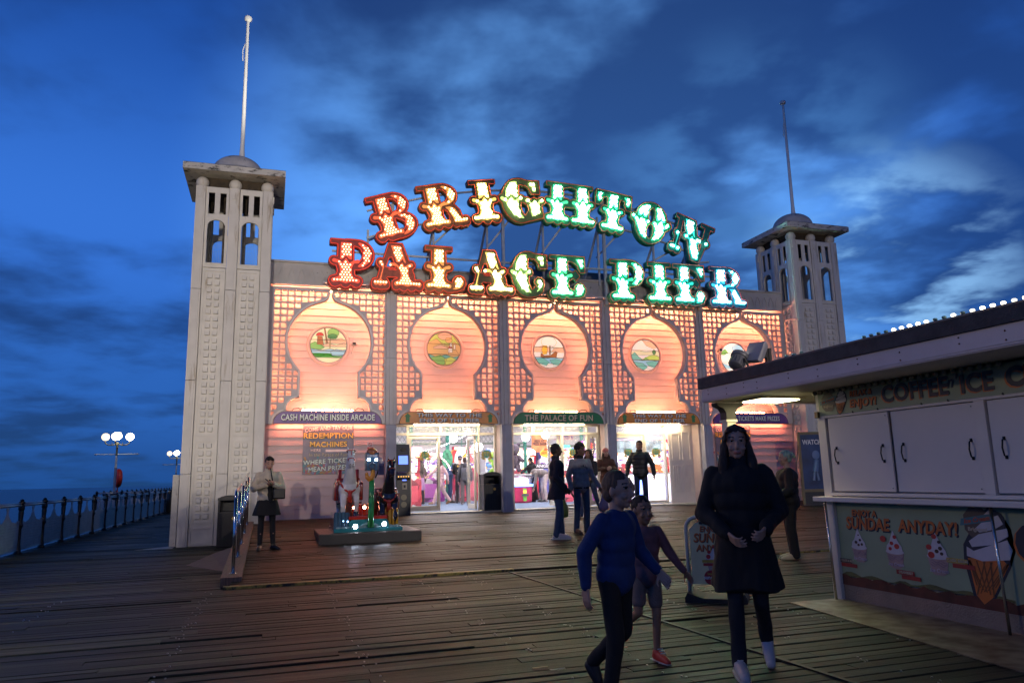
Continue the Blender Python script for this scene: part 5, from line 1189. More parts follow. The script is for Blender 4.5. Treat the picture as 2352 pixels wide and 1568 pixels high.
def badge(cu, cv, s, parent, d):
    o = kpoly('badge', mat('badge_brown', (.10, .07, .05), .5), [(cu + x * s, cv + y * s) for x, y in [(-.5, -.25), (-.25, -.5), (.25, -.5), (.5, -.25), (.5, .25), (.25, .5), (-.25, .5), (-.5, .25)]], d, d + .003, parent)
    kpoly('badge_ribbon', mat('ribbon_teal', (.06, .16, .20), .5), [(cu + x * s, cv + y * s) for x, y in [(-.66, -.12), (.60, .08), (.66, .34), (-.60, .12)]], d + .0032, d + .006, o)
    ktext('Ice Cream', .21 * s, cu, cv + .10 * s, mat('print_red_script', (.50, .09, .04), .5), .03, 1.1, .35, parent=o, d=d + .0062, rot=.16); ktext('Brighton!', .17 * s, cu, cv - .22 * s, mat('print_cream', (.50, .42, .30), .5), .03, 1.1, parent=o, d=d + .0035)
def cone_art(cu, top, bot, w, lean, parent, d):
    h = top - bot; P = lambda x, y: (cu + x * w + lean * (.5 - y), bot + y * h)
    o = kpoly('cone_outline', M_nv, [P(x, y) for x, y in [(.0, -.02), (.22, .08), (.50, .44), (.56, .60), (.44, .82), (.22, .97), (-.05, 1.03), (-.30, .92), (-.40, .78), (-.54, .62), (-.50, .45), (-.24, .08)]], d, d + .002, parent)
    kpoly('wafer', M_or, [P(x, y) for x, y in [(.0, .01), (.18, .1), (.44, .44), (.3, .50), (-.42, .48), (-.18, .1)]], d + .0022, d + .004, o)
    lb = MB(); fr = ksw(0)
    for k in range(6):
        a = -.36 + k * .15; q0, q1 = P(a * .5, .1 + .02 * k), P(min(.42, a + .30), .46); lb.prism([q0, (q0[0] + .03 * w, q0[1]), (q1[0] + .03 * w, q1[1]), q1], lambda u_, v_, d_=0: fr(u_, v_, d_) - Vector((kx, ky0, 0)), d + .0042, d + .005)
        q0, q1 = P(-a * .5, .1 + .02 * k), P(max(-.40, -a - .30), .46); lb.prism([q0, (q0[0] + .03 * w, q0[1]), (q1[0] + .03 * w, q1[1]), q1], lambda u_, v_, d_=0: fr(u_, v_, d_) - Vector((kx, ky0, 0)), d + .0052, d + .006)
    lb.build('wafer_grid', mat('wafer_brown', (.16, .05, .01), .5), o)
    ic = mat('ice_white', (.52, .48, .50), .5)
    for q in ([(.46, .50), (.50, .60), (.38, .70), (-.30, .56), (-.46, .60), (-.44, .50), (-.1, .46)], [(.40, .74), (.36, .82), (-.22, .74), (-.42, .66), (-.34, .60), (.1, .64)], [(.28, .86), (.16, .95), (-.10, .90), (-.30, .80), (-.20, .76), (.1, .80)], [(.06, .96), (-.04, 1.0), (-.22, .90), (-.05, .90)]):
        kpoly('ice_swirl', ic, [P(x, y) for x, y in q], d + .0022, d + .0045, o)
badge(.19, 2.14, .20, fas, .056); cone_art(.38, 2.255, 1.995, .17, -.05, fas, .056)
# lower front: big mint poster panel, rusty foot, chequer plate
low = kpoly('front_panel', M_mint, [(.09, .262), (6.6, .262), (6.6, 1.03), (.09, 1.03)], .0, .012, kio)
kpoly('rust_band', mat('rusty_band', (.085, .02, .01), .7, var=.4, scale=6), [(.09, .17), (6.6, .17)] + [(6.6 - 6.51 * t / 90, .262 + .012 * math.sin(t * 1.7) + random.uniform(-.008, .012)) for t in range(91)], .0125, .016, kio)
kpoly('grime_edge', mat('grime_green', (.10, .10, .03), .7, var=.4, scale=6), [(.09, .262), (6.6, .262)] + [(6.6 - 6.51 * t / 90, .285 + .014 * math.sin(t * 1.3) + random.uniform(-.008, .016)) for t in range(91)], .0122, .0124, kio)
kpoly('plate_foot', mat('chequer_plate', (.20, .17, .15), .45, .6, bump=.5, bscale=60), [(.02, 0.0), (6.6, .0), (6.6, .172), (.02, .172)], .0, .010, kio)
def kl(s, size, uc, v, rot=0.0, sx_=.95, sh=.12, dz=-.014): ktext(s, size, uc + .012, v + dz, M_nv, .035, sx_, sh, 0, low, .0125, rot); ktext(s, size, uc, v, M_or, .03, sx_, sh, .0035, low, .0125, rot)
kl('ENJOY A', .09, .50, .935); kl('SUNDAE', .17, .53, .825, 0, .88); kl('ANYDAY!', .165, 1.29, .83, 0, .92)
def cup(cu, cv, s, tops, lab, lm, chip):
    P = lambda x, y: (cu + x * s * 1.25, cv + y * s); d = .0125
    o = kpoly('sundae_cup', mat('cup_paper', (.36, .24, .22), .5, var=.15), [P(-.5, 0), P(-.36, -.78), P(-.2, -.9), P(.2, -.9), P(.36, -.78), P(.5, 0)], d, d + .003, low)
    kpoly('cup_rim', mat('ice_white', (.52, .48, .50), .5), [(cu + x * s, cv + y * s) for x, y in ell(0, 0, .65, .14, 0, 360, 20)], d + .0032, d + .005, o)
    kpoly('ice_heap', mat('ice_white', (.52, .48, .50), .5), [P(*q) for q in [(-.46, .02), (-.42, .3), (-.25, .5), (-.14, .8), (.0, 1.15), (.10, .9), (.25, .55), (.42, .3), (.46, .02)]], d + .0052, d + .007, o)
    for k, (x, y, r, m_) in enumerate(tops): kpoly('topping', m_, [(cu + a * s, cv + b_ * s) for a, b_ in ell(x, y, r, r * .8, 0, 360, 12)], d + .0072 + k * .0003, d + .0085 + k * .0003, o)
    wv = MB(); fr = ksw(0)
    for j in range(3): wv.tube([fr(*P(-.40 + .8 * t / 8, -.25 - .09 * j + .06 * math.sin(t * 1.5 + j)), d + .004) - Vector((kx, ky0, 0)) for t in range(9)], .0018, 4)
    wv.build('cup_stripe', mat('cup_violet', (.16, .09, .16), .5), o)
    ktext('Ice Cream', .26 * s, cu, cv - .68 * s, mat('cup_script', (.50, .40, .46), .5), .02, .95, .3, .004, o, d, .0)
    u0, v0 = lab; q = kpoly('label_chip', lm, [(u0 - .12, v0 - .02), (u0 + .10, v0 - .022), (u0 + .10, v0 + .02), (u0 - .12, v0 + .022)], d + .009, d + .011, o)
    ktext(chip, .036, u0, v0, mat('print_cream', (.50, .42, .30), .5), .02, .75, 0, .0112, q, d)
    kpoly('label_bar', mat('chip_red', (.30, .03, .02), .5), [(u0 - .06, v0 - .062), (u0 + .17, v0 - .064), (u0 + .17, v0 - .026), (u0 - .06, v0 - .024)], d + .009, d + .0105, q)
choc, straw = mat('chocolate', (.05, .02, .012), .5), mat('strawberry', (.42, .03, .02), .5)
cup(.39, .58, .17, [(-.2, .3, .12, choc), (.15, .45, .10, choc), (.0, .15, .10, choc), (.28, .2, .1, choc), (.05, .75, .06, choc)], (.17, .425), mat('chip_dark', (.03, .02, .02), .5), 'CHOCOLATE & NUT')
cup(.87, .575, .18, [(-.75, .65, .22, straw), (.1, .8, .13, straw), (-.15, .45, .13, straw), (.2, .3, .18, straw), (-.28, .15, .12, straw)], (.99, .385), mat('chip_red', (.30, .03, .02), .5), 'STRAWBERRY')
cup(1.38, .575, .19, [(-.45, .42, .17, straw), (-.35, .05, .20, straw), (-.08, .95, .15, straw), (.18, .7, .10, choc), (.22, .4, .12, choc), (.0, .25, .12, choc), (.28, .15, .10, choc)], (1.60, .555), mat('chip_gold', (.42, .27, .03), .5), 'CLASSIC SUNDAE')
badge(1.84, .905, .26, low, .0125); cone_art(1.90, 1.02, .20, .46, -.18, low, .0125)
kpoly('menu_panel', M_mint, [(2.11, .20), (6.5, .20), (6.5, 1.02), (2.11, 1.02)], .0125, .0145, low)
ktwo('O', .42, 2.36, .74, M_nv, M_or, -.02, -.012, parent=low, d=.015, bold=.05); ktwo('I C E', .38, 2.42, .43, M_nv, M_or, -.02, -.012, parent=low, d=.015, bold=.05, align='LEFT')
# struts under the counter
for yy in (-12.53, -14.55, -16.6):
    b = MB(); b.cyl((-.10 - .0, yy - ky0, .0), (-.13, yy - ky0, 1.05), .013, 8); b.cyl((-.10, yy - ky0, 0), (-.10, yy - ky0, .008), .03, 8); b.build('strut', M_steel, kio, True)
# roof slab, fascia board, felt edge, soffit
rx0, rx1, ry0, ry1 = 5.60, 9.3, -11.2, -19.2
kb('soffit', mat('soffit_cream', (.55, .52, .42), .5, var=.08, scale=2, dirt=((.16, .12, .07), .66, 5, (1, 1, 1))), (rx0 + .03, rx1, ry1, ry0 - .03, 2.285, 2.32))
kb('fascia_board', mat('fascia_lilac_white', (.50, .44, .46), .45, var=.05, dirt=((.2, .15, .12), .72, 8, (1, 1, 1))), (rx0, rx0 + .028, ry1, ry0, 2.275, 2.45), (rx0 + .029, rx1, ry0 - .028, ry0, 2.275, 2.45), (rx0 - .012, rx0 - .001, ry1, ry0 + .0, 2.285, 2.297), (rx0 - .008, rx0 - .001, ry1, ry0, 2.305, 2.312))
kb('roof_felt', M_felt, (rx0 - .03, rx1, ry1, ry0 + .03, 2.452, 2.575))
kb('roof_edge', mat('lead_flashing', (.10, .10, .11), .5, .4), (rx0 - .034, rx0 + .12, ry1, ry0 + .034, 2.576, 2.592))
sc_ = MB()
for k, y in enumerate([-11.35, -11.75, -12.1, -12.35, -12.9, -13.35, -13.9, -14.4, -15.0, -15.4]):
    for z in ((2.33, 2.40) if k % 2 else (2.37, 2.42)): sc_.sphere((rx0 - .002 - kx, y - ky0, z), .0075, 6, 4)
sc_.build('rusty_screw', mat('rust_dot', (.08, .03, .01), .7), kio)
# string of unlit globes along the soffit above the fascia
gb = mat('unlit_bulb', (.30, .27, .20), .25)
for k in range(26):
    y = -12.47 - k * .092; b = MB(); b.sphere((-.075, y - ky0, 2.262), .026, 10, 6); b.cyl((-.075, y - ky0, 2.27), (-.075, y - ky0, 2.284), .02, 8); b.build('soffit_bulb', gb, kio, True)
# cabochon lamps on the roof edge
lit = [0, 0, 0, 0, .6, .6, 1, 1, .5, 0, 0, .7, 0, .25, 1, 1, .4, .25, 1, 1, 0, 0]
for k in range(22):
    y = -13.98 - k * .0885; z = 2.593; v = lit[k]
    m_ = emat('cabochon_%d' % int(v * 10), (1.0, .93, .72), 9 * v + .05, (.10, .16, .16)) if v > 0 else mat('cabochon_off', (.10, .18, .17), .1, spec=.8)
    b = MB(); b.lathe([(.008, 0), (.010, .010), (.018, .018), (.020, .028), (.012, .036)], (5.63 - kx, y - ky0, z), 10); b.build('roof_bulb', m_, kio, True)
for k in range(3):
    b = MB(); b.lathe([(.010, 0), (.012, .012), (.022, .022), (.024, .034), (.014, .044)], (5.68 - kx, -12.8 - k * .12 - ky0, 2.593), 10); b.build('roof_bulb', mat('cabochon_off', (.10, .18, .17), .1, spec=.8), kio, True)
# canopy light and post
b = MB(); b.box(-.42, .22, .50, 1.02, 2.262, 2.284); b.build('canopy_light', mat('canopy_light_case', (.3, .28, .2), .5), kio)
b = MB(); b.box(-.36, .16, .55, .97, 2.250, 2.261); b.build('light_diffuser', emat('canopy_lamp', (1.0, .88, .50), 26.0), kio)
pp = MB(); px0, py0 = -.38, 1.28
pp.bbox(px0 - .065, px0 + .065, py0 - .065, py0 + .065, .0, 2.05, .012); pp.box(px0 - .08, px0 + .08, py0 - .08, py0 + .08, 2.03, 2.06); pp.build('canopy_post', mat('post_cream', (.60, .56, .45), .45, var=.1, bump=.15), kio)
pp = MB(); fr = frame((px0, py0, 0), (1, 0, 0), (0, 0, 1), (0, 1, 0)); pr = [(-.07, 2.061), (.07, 2.061), (.07, 2.15), (.10, 2.20), (.19, 2.24), (.20, 2.274), (-.20, 2.274), (-.19, 2.24), (-.10, 2.20), (-.07, 2.15)]
pp.prism(pr, fr, -.07, .07); pp.build('post_capital', mat('dark_iron', (.02, .018, .016), .6), kio)
kb('lock', mat('brass_dark', (.16, .12, .06), .4, .7), (kx - .085, kx - .055, ky0 - .03, ky0 + .02, 1.98, 2.05))
# chequer plate on the deck in front of the kiosk
def chequer():
    m = bpy.data.materials.new('deck_chequer_plate'); m.use_nodes = True; t = m.node_tree; n = t.nodes; l = t.links; b = n['Principled BSDF']; b.inputs['Metallic'].default_value = .75; b.inputs['Roughness'].default_value = .42
    co = n.new('ShaderNodeTexCoord'); mp = n.new('ShaderNodeMapping'); mp.inputs['Scale'].default_value = (1, 1, 1); mp.inputs['Rotation'].default_value = (0, 0, R(45)); l.new(co.outputs['Object'], mp.inputs[0])
    ck = n.new('ShaderNodeTexChecker'); ck.inputs['Scale'].default_value = 34; l.new(mp.outputs[0], ck.inputs[0]); nz = n.new('ShaderNodeTexNoise'); nz.inputs['Scale'].default_value = 5; nz.inputs['Detail'].default_value = 6; l.new(co.outputs['Object'], nz.inputs[0])
    rp = n.new('ShaderNodeValToRGB'); rp.color_ramp.elements[0].color = (.16, .13, .08, 1); rp.color_ramp.elements[1].color = (.42, .38, .28, 1); rp.color_ramp.elements[0].position = .35; rp.color_ramp.elements[1].position = .65; l.new(nz.outputs[0], rp.inputs[0]); l.new(rp.outputs[0], b.inputs['Base Color'])
    bp = n.new('ShaderNodeBump'); bp.inputs['Strength'].default_value = .8; bp.inputs['Distance'].default_value = .004; l.new(ck.outputs[1], bp.inputs['Height']); l.new(bp.outputs[0], b.inputs['Normal']); return m
MB().add([(5.70, -12.47, .004), (6.50, -12.47, .004), (6.50, -19.2, .004), (4.76, -19.2, .004), (5.70, -12.47, .012), (6.50, -12.47, .012), (6.50, -19.2, .012), (4.76, -19.2, .012)], [(3, 2, 1, 0), (4, 5, 6, 7), (0, 1, 5, 4), (1, 2, 6, 5), (2, 3, 7, 6), (3, 0, 4, 7)]).build('metal_walkway', chequer(), kind='structure')
# floodlights on the canopy roof
def aim(t, d):
    d = Vector(d).normalized(); t.rotation_mode = 'QUATERNION'; t.rotation_quaternion = d.to_track_quat('-Z', 'Y')
M_fl = mat('floodlight_grey', (.16, .16, .17), .45, .3, var=.1)
fl = empty('floodlight', (5.83, -11.72, 2.60), 0, 'round finned floodlight tilted on the kiosk canopy roof', 'floodlight')
rot = Matrix.Rotation(R(38), 3, 'Y') @ Matrix.Rotation(R(-12), 3, 'X'); cc = Vector((-.005, 0, .16))
b = MB(); n_ = len(b.v)
b.lathe([(.105, .02), (.112, .03), (.112, .07), (.095, .08), (.09, .0), (.085, -.11), (.05, -.125)], (0, 0, 0), 24); b.v = [tuple(cc + rot @ Vector(v)) for v in b.v]; b.build('housing', M_fl, fl, 'auto')
b = MB()
for k in range(16):
    a = 2 * math.pi * k / 16; x, y = .094 * math.cos(a), .094 * math.sin(a); b.box(x - .004, x + .004, y - .004, y + .004, -.10, -.0, None)
b.v = [tuple(cc + rot @ Vector(v)) for v in b.v]; b.build('cooling_fin', M_fl, fl)
b = MB(); b.lathe([(.098, .0705), (.098, .076)], (0, 0, 0), 24); b.v = [tuple(cc + rot @ Vector(v)) for v in b.v]; b.build('lens', emat('flood_lens', (1, .9, .7), 3.0), fl)
b = MB(); b.tube([(.10, -.11, .0), (.06, -.125, .02), (cc.x, -.118, cc.z)], .014, 6); b.tube([(.10, .11, .0), (.06, .125, .02), (cc.x, .118, cc.z)], .014, 6); b.box(.04, .16, -.12, .12, -.01, .01); b.build('bracket', mat('dark_iron', (.02, .018, .016), .6), fl)
f2 = empty('floodlight', (6.12, -11.85, 2.60), 0, 'square backed grey floodlight on a short post behind the round one', 'floodlight')
rot = Matrix.Rotation(R(-62), 3, 'Y') @ Matrix.Rotation(R(10), 3, 'X'); cc = Vector((-.12, 0, .22))
b = MB(); vs = []
for z, s_ in ((.06, .13), (.03, .135), (-.03, .115), (-.08, .06)): vs += [(-s_, -s_, z), (s_, -s_, z), (s_, s_, z), (-s_, s_, z)]
b.add(vs, [(3, 2, 1, 0), (12, 13, 14, 15)] + [(4 * i + j, 4 * i + (j + 1) % 4, 4 * i + 4 + (j + 1) % 4, 4 * i + 4 + j) for i in range(3) for j in range(4)]); b.v = [tuple(cc + rot @ Vector(v)) for v in b.v]; b.build('housing', mat('floodlight_pale', (.30, .29, .30), .4, .1, var=.08), f2)
b = MB(); b.box(.01, .035, -.02, .02, -.01, .28); b.box(.036, .075, -.03, .03, .0, .29); b.bbox(-.05, .02, -.035, .035, .17, .27, .01); b.build('bracket', mat('dark_iron', (.02, .018, .016), .6), f2)
# A-board
def aboard():
    t = empty('pavement_sign', (5.13, -11.98, 0), R(-38), 'white framed pavement sign ENJOY A SUNDAE ANYDAY on a black rubber base beside the kiosk', 'pavement sign')
    w, h = .30, .90; M_wf = mat('rusty_white_tube', (.55, .50, .42), .5, var=.1, dirt=((.14, .05, .02), .62, 7, (1, 1, .5)))
    pts = [(-w, 0, .05)] + [(-w, 0, h - .12)] + [(-w + .12 - .12 * math.cos(R(a)), 0, h - .12 + .12 * math.sin(R(a))) for a in range(15, 90, 15)] + [(-w + .12, 0, h), (w - .12, 0, h)] + [(w - .12 + .12 * math.sin(R(a)), 0, h - .12 + .12 * math.cos(R(a))) for a in range(15, 90, 15)] + [(w, 0, h - .12), (w, 0, .05)]
    b = MB(); b.tube(pts, .022, 8); b.build('tube_frame', M_wf, t, True)
    fr = frame((0, -.012, 0), (1, 0, 0), (0, 0, 1), (0, -1, 0)); ps = [(-w + .035, .17), (w - .035, .17), (w - .035, h - .13), (w - .11, h - .055), (-w + .11, h - .055), (-w + .035, h - .13)]
    b = MB(); b.prism(ps, fr, -.008, .0); pn = b.build('panel', mat('board_mint', (.62, .54, .30), .5, var=.08), t)
    def tx(s, sz, v, m, sx_, o, dx=0, dz=0, bold=.025, sh=.15): text_mesh('lettering', s, sz, m, frame((dx, -.012, v + dz), (1, 0, 0), (0, 0, 1), (0, -1, 0)), o, o + .002, pn, bold, sx_, 'CENTER', sh, 1.02)
    for s, sz, v, sx_ in (('ENJOY A', .085, h - .13, .9), ('SUNDAE', .135, h - .23, .85), ('ANYDAY!', .10, h - .34, .9)):
        tx(s, sz, v, M_nv, sx_, .0005, .006, -.007); tx(s, sz, v, M_or, sx_, .003)
    b = MB(); b.prism([(-.10, .44), (-.07, .32), (.07, .32), (.10, .44)], fr, .0005, .003); c = b.build('sundae_cup', mat('cup_paper', (.36, .24, .22), .5, var=.15), pn)
    b = MB(); b.prism([(-.10, .44), (-.08, .50), (-.03, .54), (.0, .58), (.04, .53), (.09, .49), (.10, .44)], fr, .0005, .0028); b.build('ice_heap', mat('ice_white', (.52, .48, .50), .5), pn)
    for k, (x, y, r, m_) in enumerate(((-.07, .47, .025, straw), (-.06, .52, .02, straw), (.0, .575, .02, straw), (.035, .55, .014, choc), (.03, .49, .018, choc))): b = MB(); b.prism(ell(x, y, r, r, 0, 360, 12), fr, .003, .0045 + .0002 * k); b.build('topping', m_, pn)
    b = MB(); b.prism([(-.14, .405), (.02, .405), (.02, .435), (-.14, .435)], fr, .0035, .005); b.build('label_chip', mat('chip_gold', (.42, .27, .03), .5), pn); b = MB(); b.prism([(-.13, .37), (.08, .37), (.08, .40), (-.13, .40)], fr, .0035, .005); b.build('label_bar', mat('chip_red', (.30, .03, .02), .5), pn)
    b = MB(); b.prism(ell(-.05, .245, .08, .08, 0, 360, 24), fr, .0005, .003); r_ = b.build('red_disc', mat('disc_red', (.30, .015, .02), .5), pn)
    text_mesh('lettering', 'sundaes', .058, mat('print_white', (.6, .6, .6), .5), frame((-.05, -.012, .245), (1, 0, 0), (0, 0, 1), (0, -1, 0)), .0032, .005, r_, .02, .9); text_mesh('lettering', 'best', .035, mat('chip_gold', (.42, .27, .03), .5), frame((-.06, -.012, .285), (1, 0, 0), (0, 0, 1), (0, -1, 0)), .0032, .005, r_, .02, 1)
    b = MB()
    for x in (-.13, .13): b.prism([(x - .02, h - .075), (x + .02, h - .075), (x + .012, h - .03), (x + .02, h + .028), (x - .02, h + .028), (x - .012, h - .03)], fr, .002, .03)
    b.build('clip', mat('black_plastic', (.012, .012, .012), .4), t)
    b = MB(); rr = .33; ps = [(-rr, 0), (rr, 0), (rr, .05), (rr * .92, .10), (rr * .4, .045), (-rr * .4, .045), (-rr * .92, .10), (-rr, .05)]; b.prism(ps, frame((0, 0, 0), (1, 0, 0), (0, 0, 1), (0, -1, 0)), -.20, .20); b.build('rubber_base', mat('black_rubber', (.014, .013, .012), .7, var=.2), t)
aboard()
# coffee board on the canopy post
cbm = MB(); fr = frame((5.95, -11.32, 1.0), (.94, -.34, 0), (0, 0, 1), (-.34, -.94, 0)); cbm.prism([(-.22, .26), (.12, .36), (.16, -.12), (-.06, -.10)], fr, -.012, 0)
cs = cbm.build('coffee_board', mat('coffee_board_cream', (.60, .50, .30), .5), label='cream coffee cup shaped board hung on the kiosk canopy post', cat='sign')
b = MB(); b.prism(ell(.03, .14, .085, .11, 0, 360, 20), fr, .001, .004); b.build('coffee_disc', choc, cs); b = MB(); rn = random.Random(4)
for k in range(34): b.prism(ell(-.12 + rn.uniform(-.05, .10), .10 + rn.uniform(-.14, .10), .012, .009, 0, 360, 8), fr, .001, .005 + k * .00005)
b.build('bean_print', mat('bean_brown', (.30, .09, .02), .5), cs)
# tall framed WATCH poster stand by the right tower
wt = empty('poster_stand', (15.2, -1.6, ramp_z(-1.6)), R(-16), 'tall dark framed poster stand lettered WATCH between the green haired woman and the kiosk', 'poster stand')
b = MB(); 
for q in ((-.40, -.34, 0, 2.08), (.34, .40, 0, 2.08), (-.34, .34, 2.0, 2.08), (-.34, .34, .38, .46)): b.bbox(q[0], q[1], -.04, .04, q[2], q[3], .008)
b.build('wooden_frame', mat('olive_frame', (.16, .12, .06), .5), wt)
b = MB(); b.box(-.34, .34, -.012, .012, .46, 2.0); w1 = b.build('poster_print', mat('poster_night_blue', (.015, .04, .12), .4, var=.5, scale=2.2), wt)
b = MB(); b.box(-.34, .34, -.01, .01, .03, .38); b.build('lower_board', mat('dark_board', (.02, .02, .025), .5), wt)
text_mesh('lettering', 'WATCH', .19, mat('print_white', (.6, .6, .6), .5), frame((0, -.013, 1.78), (1, 0, 0), (0, 0, 1), (0, -1, 0)), .001, .004, w1, .03, .78)
b = MB(); b.sphere((.08, -.02, 1.42), (.11, .012, .13), 12, 8); b.cone((.08, -.02, 1.28), (.02, -.02, .95), .07, .09, 8); b.cone((.0, -.02, .95), (-.04, -.02, .7), .03, .04, 6); b.cone((.06, -.02, .95), (.10, -.02, .7), .03, .04, 6); b.build('printed_figure', mat('print_pale_blue', (.10, .16, .30), .5), w1)
b = MB(); b.cyl((-.36, .05, 1.9), (-.36, .75, .03), .02, 6); b.cyl((.36, .05, 1.9), (.36, .75, .03), .02, 6); b.build('prop_leg', mat('prop_grey', (.3, .3, .28), .5), wt)
MB().box(-.48, .48, -.25, .30, .0, .028).build('foot_plate', mat('dark_board', (.02, .02, .025), .5), wt)
# ---------------------------------------------------------------- sea fence, lamps, lifebuoy, handrail
M_blk = mat('black_cast_iron', (.014, .014, .015), .45, var=.3); M_wr = mat('white_cast_iron', (.50, .50, .52), .45, var=.1, scale=5, dirt=((.16, .12, .09), .68, 9, (1, 1, 1)))
PITCH = 1.72
def post_mb():
    b = MB(); b.lathe([(.075, 0), (.08, .03), (.06, .06), (.05, .14), (.04, .2), (.035, .52), (.05, .56), (.065, .60), (.05, .63), (.045, .70), (.055, .86), (.05, .92), (.065, .94), (.06, 1.03), (.045, 1.05), (.07, 1.075), (.066, 1.10), (.035, 1.12), (.045, 1.14), (.012, 1.165)], (0, 0, 0), 10); b.sphere((.0, 0, .62), .03, 8, 6); return b
def lace_panel():
    """pierced cast panel in the Y direction, from y=0 to PITCH, stepped crest under the rail"""
    L_ = PITCH - .11; o = [(0, .10), (L_, .10), (L_, .70), (L_ - .12, .71), (L_ - .2, .66), (L_ * .5 + .26, .70), (L_ * .5 + .20, .76), (L_ * .5 + .13, .78), (L_ * .5 + .10, .84), (L_ * .5 + .05, .86), (L_ * .5 + .035, .93), (L_ * .5 + .08, .96), (L_ * .5 + .08, 1.0),
        (L_ * .5 - .08, 1.0), (L_ * .5 - .08, .96), (L_ * .5 - .035, .93), (L_ * .5 - .05, .86), (L_ * .5 - .10, .84), (L_ * .5 - .13, .78), (L_ * .5 - .20, .76), (L_ * .5 - .26, .70), (.2, .66), (.12, .71), (0, .70)]
    holes = []
    for r in range(9):
        for k in range(23):
            u_ = .045 + k * .066 + (.033 if r % 2 else 0); v_ = .145 + r * .060
            if u_ > L_ - .04 or v_ > .63: continue
            holes.append([(u_ - .018, v_), (u_, v_ - .022), (u_ + .018, v_), (u_, v_ + .022)])
    for dz in (.70, .75): holes.append([(L_ * .5 - .02, dz), (L_ * .5, dz - .022), (L_ * .5 + .02, dz), (L_ * .5, dz + .022)])
    return [o] + holes
def fence(x, y0, n, dx, label, axis='y', p=PITCH):
    t = empty('sea_railing', (x, y0, 0), 0, label, 'railing'); ob = None; pb = None; rl = None
    for k in range(n + 1):
        pos = (dx * k, p * k, 0) if axis == 'y' else (p * k, dx * k, 0)
        if pb is None: pb = post_mb().build('post', M_blk, t, 'auto')
        else: c = pb.copy(); link(c, t); pb = c
        pb.location = pos
        if k < n:
            if ob is None:
                fr = frame((0, .055, 0), (0, 1, 0), (0, 0, 1), (-1, 0, 0)) if axis == 'y' else frame((.055, 0, 0), (1, 0, 0), (0, 0, 1), (0, -1, 0))
                lp = lace_panel(); 
                if p != PITCH: lp = [[(u_ * (p - .11) / (PITCH - .11), v_) for u_, v_ in q] for q in lp]
                ob = curve_mesh('cast_panel', lp, M_wr, fr, -.008, .008, t)
            else: c = ob.copy(); link(c, t); ob = c
            ob.location = pos
            r = MB(); e = (dx, p, 0) if axis == 'y' else (p, dx, 0); r.cyl((pos[0], pos[1], 1.03), (pos[0] + e[0], pos[1] + e[1], 1.03), .026, 8); r.cyl((pos[0], pos[1], 1.075), (pos[0] + e[0], pos[1] + e[1], 1.075), .012, 6); r.cyl((pos[0], pos[1], .085), (pos[0] + e[0], pos[1] + e[1], .085), .014, 6); r.build('rail', mat('rail_silver', (.45, .45, .46), .35, .5), t, True)
    return t
fence(-4.86, -9.0, 19, 0.012, 'long sea railing of black posts and pierced white panels along the walkway')
fence(-8.1, 24.0, 22, 0.0, 'second railing farther out to sea beyond the step in the deck')
fence(-8.1, 24.0, 3, 0.0, 'short railing across the step in the deck edge', 'x', 1.15)
def lamp_post(x, y, label, lit=True, e=14.0):
    t = empty('lamp_post', (x, y, 0), 0, label, 'street lamp', 'globe lamp posts along the pier')
    b = MB(); b.lathe([(.14, 0), (.15, .08), (.11, .16), (.10, .9), (.12, .95), (.12, 1.05), (.085, 1.1)], (0, 0, 0), 12); b.build('base', M_blk, t, 'auto')
    b = MB(); b.lathe([(.065, 1.1), (.06, 2.3), (.075, 2.32), (.075, 2.36), (.055, 2.38), (.045, 3.0)], (0, 0, 0), 12); b.build('shaft', M_wr, t, 'auto')
    b = MB(); b.lathe([(.045, 2.95), (.06, 3.0), (.045, 3.1), (.05, 3.35), (.075, 3.38), (.05, 3.42), (.06, 3.6), (.04, 3.66)], (0, 0, 0), 12)
    b.build('neck', mat('brass_green_iron', (.12, .11, .06), .4, .4), t, 'auto')
    b = MB(); b.cyl((-.95, 0, 3.03), (.95, 0, 3.03), .022, 8); b.cone((.95, 0, 3.03), (1.08, 0, 3.03), .05, .003, 8); b.cone((-.95, 0, 3.03), (-1.08, 0, 3.03), .05, .003, 8); b.build('ladder_bar', M_wr, t)
    for k in range(3):
        a = R(90 * k + (0 if k < 2 else 0)) if k < 2 else R(180); a = (0, math.pi, math.pi * 1.5)[k]; d = Vector((math.cos(a), math.sin(a), 0)); b = MB()
        b.tube([d * .04 + Vector((0, 0, 3.58)), d * .22 + Vector((0, 0, 3.50)), d * .45 + Vector((0, 0, 3.52)), d * .58 + Vector((0, 0, 3.62)), d * .58 + Vector((0, 0, 3.72))], .028, 8); b.torus(d * .25 + Vector((0, 0, 3.57)), .06, .012, 12, 5, Matrix.Rotation(R(90), 3, d.cross(Vector((0, 0, 1)))))
        b.build('scroll_arm', MATS['brass_green_iron'], t, True)
        g = MB(); g.sphere(d * .58 + Vector((0, 0, 3.93)), .195, 20, 12); g.build('globe', emat('pier_globe_%d' % (0 if (k == 1 and lit) else 1), (1.0, .80, .50) if k == 1 else (1.0, .88, .66), 1.6 if k == 1 else e), t, True)
    g = MB(); g.sphere((0, 0, 3.98), .195, 20, 12); g.build('globe', emat('pier_globe_1', (1.0, .88, .66), e), t, True)
    return t
lamp_post(-7.35, 24.2, 'first globe lamp post with four lit globes beside the lifebuoy')
lamp_post(-7.05, 48, 'farther globe lamp post half hidden by the left tower')
